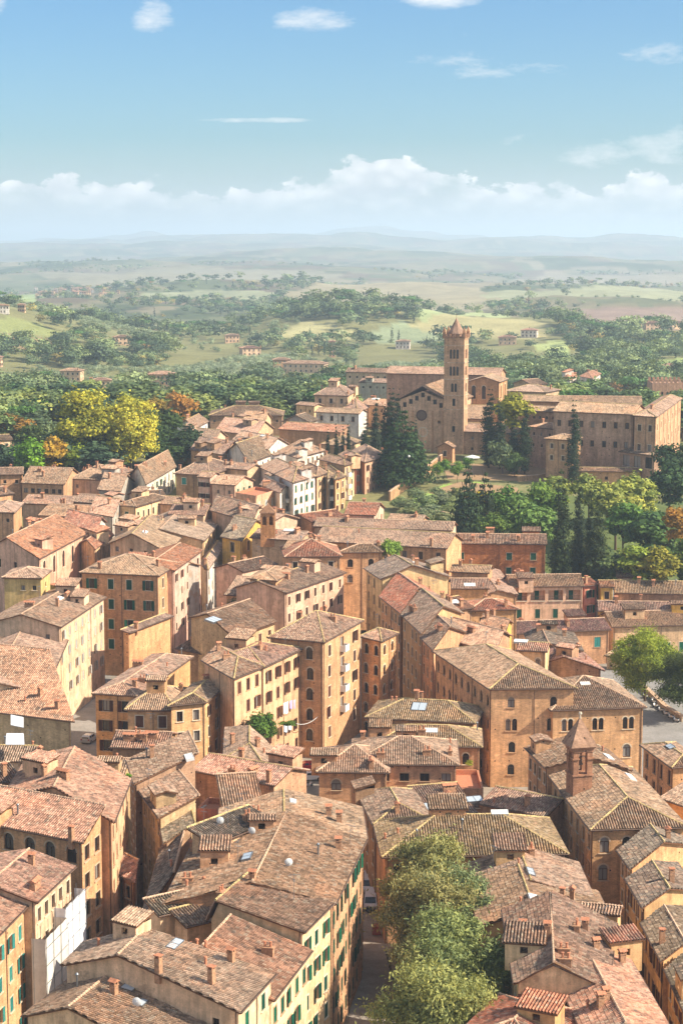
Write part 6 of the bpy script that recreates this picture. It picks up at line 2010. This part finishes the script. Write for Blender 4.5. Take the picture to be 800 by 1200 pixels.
scooter('silver scooter with a white fairing in front of the white estate car', g0(362, 922), radians(40), '#c8c8c8')
for i, (x, y) in enumerate(((772, 824), (778, 829), (784, 833), (790, 837), (796, 841), (770, 819), (760, 813))):
    scooter('pale scooter parked in the row along the low stone wall of the square', g0(x - 5, y + 5), radians(120 + R.uniform(-10, 10)), R.choice(['#d8d4cc', '#c9c4bc', '#e0dcd6']), 'scooters parked along the wall of the square')

# laundry
def cloth(lab, p, w, h, rz, col):
    b = MB()
    n = 8
    def f(i, t, o): return (-w / 2 + w * i / n, .06 * sin(i * 1.7) * t + o, -h * t * (1 - .08 * sin(i * .9)))
    for i in range(n):
        for k in range(3):
            for o, rv in ((0, 1), (.02, -1)):
                q = [f(i, k / 3, o), f(i + 1, k / 3, o), f(i + 1, (k + 1) / 3, o), f(i, (k + 1) / 3, o)]
                b.poly(q if rv > 0 else q[::-1])
    tag(b.build('laundry', [M['cloth']], None, p, rz, lin(col)), lab, 'laundry')
def wp(px, py, d): return at_dist(px, py, d)
az = radians(62)
for lab, px, py, d, w, h, col in (('white sheet hanging high on the peach house with brown shutters', 335, 823, 312.0, 1.6, 1.9, '#e6e6ea'), ('lilac cloth hanging high beside the white sheet', 341, 821, 314.0, .9, 1.4, '#b4a4c8'),
        ('pink cloth hanging high at the house corner', 345, 820, 315.3, .8, 1.5, '#d8a8b4'), ('pale blue shirt hanging low on the peach house', 335, 847, 312.0, 1.2, 1.6, '#cfdce6'), ('white shirt hanging low beside the blue shirt', 340, 845, 313.7, 1.1, 1.5, '#e8e8e6')):
    cloth(lab, wp(px, py, d), w, h, az, col)
def cable(name, lab, cat, a, c, sag, r, mat):
    b = MB()
    n = 12
    pts = [a.lerp(c, i / n) + Vector((0, 0, -sag * 4 * (i / n) * (1 - i / n))) for i in range(n + 1)]
    for p, q in zip(pts, pts[1:]):
        b.tube(p - a, q - a, r, r, 5, 0, False)
    tag(b.build(name, [mat], None, a), lab, cat)
cable('clothes_line', 'pale sagging line strung across the brick front of the tall block', 'line', wp(347, 848, 315), wp(380, 831, 319), 1.0, .05, M['white'])
# red tarpaulin
def slab(name, lab, cat, px, z, th, col, tilt=0):
    b = MB()
    pts = [P(x, y, z + (tilt if i in (2, 3) else 0)) for i, (x, y) in enumerate(px)]
    o = sum(pts, Vector()) / len(pts)
    t = [p - o + Vector((0, 0, th)) for p in pts]; l = [p - o for p in pts]
    n = len(pts)
    b.poly(t); b.poly(l[::-1])
    for i in range(n):
        b.poly([l[i], l[(i + 1) % n], t[(i + 1) % n], t[i]])
    return tag(b.build(name, [M['cloth']], None, o, 0, lin(col)), lab, cat)
slab('tarpaulin', 'bright red tarpaulin stretched over a roof terrace near the silver car', 'tarpaulin', [(55, 893), (77, 894), (77, 886), (52, 883)], 14.6, .06, '#d03050', .5)
slab('awning', 'white awning sheet on a terrace near the yellow chimney', 'awning', [(13, 850), (28, 853), (28, 841), (13, 838)], 14.0, .08, '#d8d6d2', .5)
slab('shed_roof', 'small white corrugated roof above the corbel tiles at the left edge', 'shed roof', [(7, 873), (29, 873), (28, 860), (8, 860)], 16.6, .1, '#cfcfd0', .9)
# white parasol on the convent terrace
def parasol():
    p = at_dist(553, 533, 556)
    g = ground(p.x, p.y)
    root = bpy.data.objects.new('parasol', None); COL.objects.link(root)
    root.location = (p.x, p.y, g)
    tag(root, 'white garden parasol on the terrace below the twin cypresses', 'parasol')
    b = MB(); n = 8; h = max(p.z - g, 2.4)
    for i in range(n):
        a0, a1 = 2 * pi * i / n, 2 * pi * (i + 1) / n
        b.poly([(2.2 * cos(a0), 2.2 * sin(a0), h - .6), (2.2 * cos(a1), 2.2 * sin(a1), h - .6), (0, 0, h)])
        b.poly([(2.2 * cos(a1), 2.2 * sin(a1), h - .6), (2.2 * cos(a0), 2.2 * sin(a0), h - .6), (2.2 * cos(a0), 2.2 * sin(a0), h - .85), (2.2 * cos(a1), 2.2 * sin(a1), h - .85)])
    b.build('canopy', [M['white']], root)
    c = MB(); c.tube((0, 0, 0), (0, 0, h), .05); c.build('pole', [M['metal']], root)
parasol()
# scaffold sheeting
def scaffold(lab, f0, f1, z0, z1, dep, col):
    root = bpy.data.objects.new('scaffold', None); COL.objects.link(root)
    a_, c_ = P(44, 1058, 16.6), P(89, 1016, 16.6)
    p, q = a_.lerp(c_, f0), a_.lerp(c_, f1)
    d = Vector((q.x - p.x, q.y - p.y)); L = d.length; d.normalize()
    root.location = (p.x - d.y * .3, p.y + d.x * .3, z0); root.rotation_euler = (0, 0, atan2(d.y, d.x))
    tag(root, lab, 'scaffold')
    H_ = z1 - z0
    b = MB()
    nx, nz = 8, 10
    def f(i, k): return (L * i / nx, -dep + .06 * sin(i * 2.2 + k) * cos(k * 1.3), H_ * k / nz)
    for i in range(nx):
        for k in range(nz):
            b.poly([f(i, k), f(i + 1, k), f(i + 1, k + 1), f(i, k + 1)])
    for s, x in ((-1, 0), (1, L)):
        b.poly([(x, -dep, 0), (x, 0, 0), (x, 0, H_), (x, -dep, H_)][::-s])
    b.build('sheeting', [M['cloth']], root, color=lin(col))
    t = MB()
    n = max(2, int(L / 2.2))
    for i in range(n + 1):
        for y in (-dep - .05, -.15):
            t.tube((L * i / n, y - .05, 0), (L * i / n, y - .05, H_ + .6), .035, .035, 5)
    for k in range(int(H_ / 2) + 1):
        t.tube((0, -dep - .12, k * 2.0), (L, -dep - .12, k * 2.0), .03, .03, 5)
    for i in range(n):
        t.tube((L * i / n, -dep - .13, (i % 2) * H_ * .4), (L * (i + 1) / n, -dep - .13, H_ * .5), .025, .025, 5)
    t.build('poles', [M['metal']], root)
scaffold('grey mesh scaffold sheeting over the sunny facade, nearer and lower sheet', -.1, .46, 0, 13.0, 1.6, '#c9c4bb')
scaffold('bright white scaffold sheeting over the sunny facade, farther and taller sheet', .47, 1.02, 0, 14.0, 1.3, '#e4e4e6')
# belfry turret of the small church
def turret():
    p = P(678, 914, 15.6)
    root = bpy.data.objects.new('bell_turret', None); COL.objects.link(root)
    root.location = p
    a = radians(14)
    root.rotation_euler = (0, 0, a)
    tag(root, 'dark brick bell turret with a pyramid cap and a hanging bell, on the church roof', 'bell turret')
    w = 1.35
    b = MB()
    b.box(-w, w, -w, w, -3, .9)
    b.box(-w - .15, w + .15, -w - .15, w + .15, .902, 1.1)
    for x in (-1, 1):
        for y in (-1, 1):
            b.box(x * w - (.75 if x > 0 else 0), x * w + (0 if x > 0 else .75), y * w - (.75 if y > 0 else 0), y * w + (0 if y > 0 else .75), 1.102, 4.2)
            b.box(x * (w - .3) - .5, x * (w - .3) + .5, y * (w - .3) - .5, y * (w - .3) + .5, 3.2, 3.4)
    b.box(-w - .12, w + .12, -w - .12, w + .12, 4.202, 4.7)
    b.box(-w - .3, w + .3, -w - .3, w + .3, 4.702, 4.95)
    b.build('turret_wall', [M['brick']], root, color=lin('#a3775c'))
    c = MB()
    k = w + .55
    ring = [(-k, -k), (k, -k), (k, k), (-k, k)]
    for i in range(4):
        x0, y0 = ring[i]; x1, y1 = ring[(i + 1) % 4]
        c.poly([(x0, y0, 4.96), (x1, y1, 4.96), (x1 * .04, y1 * .04, 8.6), (x0 * .04, y0 * .04, 8.6)])
    c.poly([(x, y, 4.952) for x, y in ring][::-1])
    c.build('pyramid_cap', [M['brick']], root, color=lin('#9b7a63'))
    f = MB(); f.tube((0, 0, 8.5), (0, 0, 9.1), .16, .1); f.tube((0, 0, 9.1), (0, 0, 9.4), .26, .2, 8); f.build('finial', [M['stone']], root)
    bl = MB()
    prev = None
    for z, r in ((3.1, .12), (2.9, .3), (2.5, .36), (2.2, .5)):
        if prev: bl.tube((0, 0, prev[0]), (0, 0, z), prev[1], r, 12)
        prev = (z, r)
    bl.tube((-1.2, 0, 3.2), (1.2, 0, 3.2), .08)
    bl.build('bell', [M['gutter']], root)
turret()
def small_belfry():
    p = P(314, 614, 24.6)
    root = bpy.data.objects.new('small_belfry', None); COL.objects.link(root)
    root.location = p
    tag(root, 'little arched brick belfry with a pointed cap below the big white house', 'belfry')
    b = MB()
    wall_grid(b, (-1.6, -1.2), (1.6, -1.2), -5, 2.6, [(.85, .9, .9, 2.0, True), (2.35, .9, .9, 2.0, True)])
    wall_grid(b, (1.6, -1.2), (1.6, 1.2), -5, 2.6, [(1.2, .9, .9, 2.0, True)])
    wall_grid(b, (1.6, 1.2), (-1.6, 1.2), -5, 2.6, []); wall_grid(b, (-1.6, 1.2), (-1.6, -1.2), -5, 2.6, [])
    b.build('belfry_wall', [M['brick']], root, color=lin('#bb8458'))
    c = MB()
    ring = [(-1.9, -1.5), (1.9, -1.5), (1.9, 1.5), (-1.9, 1.5)]
    for i in range(4):
        x0, y0 = ring[i]; x1, y1 = ring[(i + 1) % 4]
        c.poly([(x0, y0, 2.6), (x1, y1, 2.6), (0, 0, 4.6)])
    c.poly([(x, y, 2.595) for x, y in ring][::-1])
    c.build('pointed_cap', [M['brick']], root, color=lin('#8d6a52'))
small_belfry()
def cabin():     # reddish litter bin / box and barrier in the alley
    p = g0(441, 1095)
    root = bpy.data.objects.new('litter_bin', None); COL.objects.link(root); root.location = p
    tag(root, 'rust red street bin in the shaded alley before the scooters', 'bin')
    b = MB(); b.box(-.55, .55, -.45, .45, .08, 1.15); b.build('bin_body', [M['objpaint']], root, color=lin('#8a3f26'))
    b = MB(); b.box(-.6, .6, -.5, .5, 1.152, 1.26); b.build('lid', [M['objpaint']], root, color=lin('#9a5a3c'))
    p = g0(452, 1120)
    root = bpy.data.objects.new('railing', None); COL.objects.link(root); root.location = p
    tag(root, 'dark metal railing leading down the paved alley', 'railing')
    b = MB()
    q = g0(462, 1160) - p
    for i in range(9):
        v = q * (i / 8); b.tube(v, v + Vector((0, 0, 1)), .03, .03, 5)
    for z in (.5, 1.0): b.tube((0, 0, z), q + Vector((0, 0, z)), .035, .035, 5)
    b.build('bars', [M['black']], root)
cabin()
def lamp(px, py, d):
    p = at_dist(px, py, d); g = ground(p.x, d)
    root = bpy.data.objects.new('street_lamp', None); COL.objects.link(root); root.location = (p.x, d, g)
    tag(root, 'lamp post with a white globe on the lawn by the cedar', 'lamp')
    h = p.z - g
    b = MB(); b.tube((0, 0, 0), (0, 0, h), .07, .05); b.build('post', [M['black']], root)
    c = MB()
    for i in range(5):
        a0, a1 = -pi / 2 + pi * i / 5, -pi / 2 + pi * (i + 1) / 5
        c.tube((0, 0, h + .3 + .35 * sin(a0)), (0, 0, h + .3 + .35 * sin(a1)), max(.01, .35 * cos(a0)), max(.01, .35 * cos(a1)), 10, 0, False)
    c.build('lamp_globe', [M['white']], root)
lamp(479, 536, 533)
for i, (lab, px, py, d, col) in enumerate((('red cloth drying on the flower terrace', 540, 905, 284, '#c8341e'), ('white cloth drying on the flower terrace', 531, 903, 284, '#d6dae6'))):
    cloth(lab, wp(px, py, d), 1.0, 1.2, .2, col)
# ================================================================== sky, air, light, camera
HAZE_DENS, HAZE_COL = 1.25e-4, (0.69, 0.845, 1.0, 1)
SKY_STR, SUN_STR, EXPO = 0.125, 5.0, 0.84
def world():
    w = bpy.data.worlds.new('World'); SC.world = w
    w.use_nodes = True
    nt = NT(w)
    bg = w.node_tree.nodes['Background']
    sky = nt.new('ShaderNodeTexSky', sky_type='NISHITA')
    sky.sun_disc = False
    sky.sun_elevation = SUN_EL
    sky.sun_rotation = SUN_AZ
    sky.altitude = 350
    sky.air_density = 1.0; sky.dust_density = 1.0; sky.ozone_density = 1.6
    gen = nt.new('ShaderNodeTexCoord').outputs['Generated']
    x, y, z = nt.sep(gen)
    az = nt.math('ARCTAN2', x, y)
    el = nt.math('ARCSINE', z)
    hs = nt.new('ShaderNodeHueSaturation')
    hs.inputs['Saturation'].default_value = 1.2
    nt.set(hs.inputs['Color'], sky.outputs[0])
    dome = nt.new('ShaderNodeHueSaturation')      # unseen high sky, desaturated to give a more neutral fill light
    dome.inputs['Saturation'].default_value = .6
    nt.set(dome.inputs['Color'], sky.outputs[0])
    veil = nt.noise(nt.comb(nt.math('MULTIPLY', az, .6), nt.math('MULTIPLY', el, 3.0), 9.0), 9.0, 5, .6)
    veilm = nt.math('MULTIPLY', nt.ramp(el, .0, .05, .85, 0.0), nt.ramp(veil, .3, .7, .7, 1.0))
    skyc = nt.mix(veilm, nt.mix(nt.ramp(el, .12, .32, 1.0, 0.0), dome.outputs[0], nt.mix(1.0, hs.outputs[0], (.36, .51, .65, 1), 'MULTIPLY')), (2.95, 3.4, 3.75, 1))
    def blob(px, py, w_, h_, ang=0.0):
        a0, e0 = (px - 400) / FPX, (HZ - py) / FPX
        u = nt.math('DIVIDE', nt.math('SUBTRACT', az, a0), w_ / FPX / 2)
        v = nt.math('DIVIDE', nt.math('SUBTRACT', el, e0), h_ / FPX / 2)
        if ang:
            v = nt.math('ADD', v, nt.math('MULTIPLY', u, ang))
        r = nt.math('ADD', nt.math('MULTIPLY', u, u), nt.math('MULTIPLY', v, v))
        return nt.ramp(r, 0.0, 1.0, 1.0, 0.0)
    cv = nt.comb(nt.math('MULTIPLY', az, 1.0), nt.math('MULTIPLY', el, 1.6), 0.0)
    n1 = nt.noise(cv, 22.0, 9, .58)
    n2 = nt.noise(cv, 75.0, 5, .6)
    wv = nt.new('ShaderNodeTexVoronoi', feature='SMOOTH_F1')
    nt.set(wv.inputs['Vector'], nt.new('ShaderNodeVectorMath', operation='ADD').outputs[0])
    va = wv.inputs['Vector'].links[0].from_node
    nt.set(va.inputs[0], cv)
    nz = nt.new('ShaderNodeTexNoise'); nt.set(nz.inputs['Vector'], cv); nz.inputs['Scale'].default_value = 40
    sc_ = nt.new('ShaderNodeVectorMath', operation='SCALE'); nt.set(sc_.inputs[0], nz.outputs['Color']); sc_.inputs['Scale'].default_value = .02
    nt.set(va.inputs[1], sc_.outputs[0])
    wv.inputs['Scale'].default_value = 85.0
    wv.inputs['Smoothness'].default_value = .6
    puff = nt.math('SUBTRACT', 1.0, wv.outputs['Distance'])
    # cumulus bank: top line varies along the horizon
    top1 = nt.noise(nt.comb(az, 0.0, 3.0), 11.0, 2, .5)
    top = nt.math('ADD', nt.ramp(top1, .3, .7, .018, .041), nt.math('MULTIPLY', blob(435, 230, 130, 400), .011))
    top = nt.math('SUBTRACT', top, nt.math('MULTIPLY', blob(130, 230, 360, 600), .003))
    edge = nt.math('ADD', nt.math('MULTIPLY', nt.math('SUBTRACT', n1, .5), .05), nt.math('ADD', nt.math('MULTIPLY', nt.math('SUBTRACT', puff, .6), .007), nt.math('MULTIPLY', nt.math('SUBTRACT', n2, .5), .018)))
    lvl = nt.math('SUBTRACT', nt.math('ADD', top, edge), el)
    bank = nt.ramp(lvl, 0.0, .0022)
    base = nt.ramp(el, .008, .022, .35, 1.0)
    gaps = nt.ramp(nt.noise(nt.comb(az, nt.math('MULTIPLY', el, 1.3), 14.0), 30.0, 5, .6), .36, .5, .25, 1.0)
    bank = nt.math('MULTIPLY', nt.math('MULTIPLY', bank, base), nt.math('MAXIMUM', gaps, nt.ramp(el, .012, .03, 1.0, 0.0)))
    # light on the puffs: bright tops, soft grey-blue hollows
    lit = nt.math('ADD', nt.math('MULTIPLY', nt.ramp(lvl, 0, .018, 1.0, .45), .6), nt.math('MULTIPLY', nt.ramp(puff, .35, .85), .4))
    lit = nt.math('MULTIPLY', lit, nt.ramp(n2, .3, .7, .85, 1.1))
    ccol = nt.mix(nt.ramp(lit, .3, .95), (2.9, 3.25, 3.5, 1), (4.95, 5.0, 5.0, 1))
    # small clouds and wisps aloft
    wisp = None
    for (px, py, w_, h_, ang, s) in ((368, 32, 130, 38, 0, 1.0), (185, 30, 70, 46, 0, .9), (505, 8, 170, 34, 0, .9), (0, 14, 60, 44, 0, .9), (565, 86, 240, 44, .35, .6), (755, 74, 200, 38, 0, .46),
                                   (300, 145, 190, 9, 0, .8), (690, 188, 150, 50, 0, .6), (770, 175, 120, 60, 0, .8), (600, 170, 70, 40, 0, .4)):
        b = nt.math('MULTIPLY', blob(px, py, w_, h_, ang), s)
        wisp = b if wisp is None else nt.math('MAXIMUM', wisp, b)
    nw = nt.noise(nt.comb(nt.math('MULTIPLY', az, .8), nt.math('MULTIPLY', el, 2.2), 5.0), 34.0, 8, .68)
    wm = nt.ramp(nt.math('ADD', nt.math('MULTIPLY', wisp, .9), nt.math('MULTIPLY', nt.math('SUBTRACT', nw, .5), 2.0)), .34, 1.05, 0, .92)
    c = nt.mix(wm, skyc, (4.6, 4.7, 4.75, 1))
    c = nt.mix(bank, c, ccol)
    nt.set(bg.inputs['Color'], c)
    bg.inputs['Strength'].default_value = SKY_STR
world()
def sun():
    l = bpy.data.lights.new('sun', 'SUN')
    l.energy = SUN_STR
    l.angle = radians(.53)
    l.color = (1.0, .91, .77)
    o = bpy.data.objects.new('sun', l); COL.objects.link(o)
    d = Vector((sin(SUN_AZ) * cos(SUN_EL), cos(SUN_AZ) * cos(SUN_EL), sin(SUN_EL)))
    o.rotation_euler = d.to_track_quat('Z', 'Y').to_euler()
    o.location = d * 200 + Vector((0, 0, 150))
sun()
def haze():
    b = MB()
    b.box(-54000, 54000, -54000, 54000, -140, 235)
    m = bpy.data.materials.new('hazy_air'); m.use_nodes = True
    nt = m.node_tree
    for n in list(nt.nodes):
        if n.type != 'OUTPUT_MATERIAL': nt.nodes.remove(n)
    v = nt.nodes.new('ShaderNodeVolumePrincipled')
    v.inputs['Color'].default_value = HAZE_COL
    v.inputs['Density'].default_value = HAZE_DENS
    v.inputs['Anisotropy'].default_value = 0.2
    nt.links.new(v.outputs[0], nt.nodes['Material Output'].inputs['Volume'])
    tag(b.build('haze', [m]), 'pale haze filling the valley air', 'haze', kind='stuff')
import os
if not os.environ.get('NOHAZE'): haze()
cam = bpy.data.cameras.new('camera')
cam.sensor_fit = 'VERTICAL'; cam.sensor_height = 24.0; cam.sensor_width = 24.0
cam.lens = 24.0 * FPX / 1200
cam.clip_start = 1.0; cam.clip_end = 120000
co = bpy.data.objects.new('camera', cam); COL.objects.link(co)
co.location = (0, 0, CZ)
co.rotation_euler = (pi / 2 - TH, 0, 0)
SC.camera = co
SC.render.resolution_x, SC.render.resolution_y = 682, 1024
SC.render.engine = 'CYCLES'
SC.view_settings.view_transform = 'Standard'
SC.view_settings.look = 'None'
SC.view_settings.exposure = EXPO
SC.view_settings.gamma = 1.0
SC.view_settings.use_curve_mapping = False
cy = SC.cycles
cy.max_bounces = 6; cy.diffuse_bounces = 3; cy.glossy_bounces = 2; cy.transmission_bounces = 2; cy.volume_bounces = 1; cy.transparent_max_bounces = 4
cy.use_denoising = True
try:
    cy.denoiser = 'OPENIMAGEDENOISE'
    cy.denoising_input_passes = 'RGB_ALBEDO_NORMAL'
    cy.denoising_prefilter = 'ACCURATE'
except Exception:
    pass
cy.sample_clamp_indirect = 8.0
cy.use_adaptive_sampling = True
cy.adaptive_threshold = 0.02
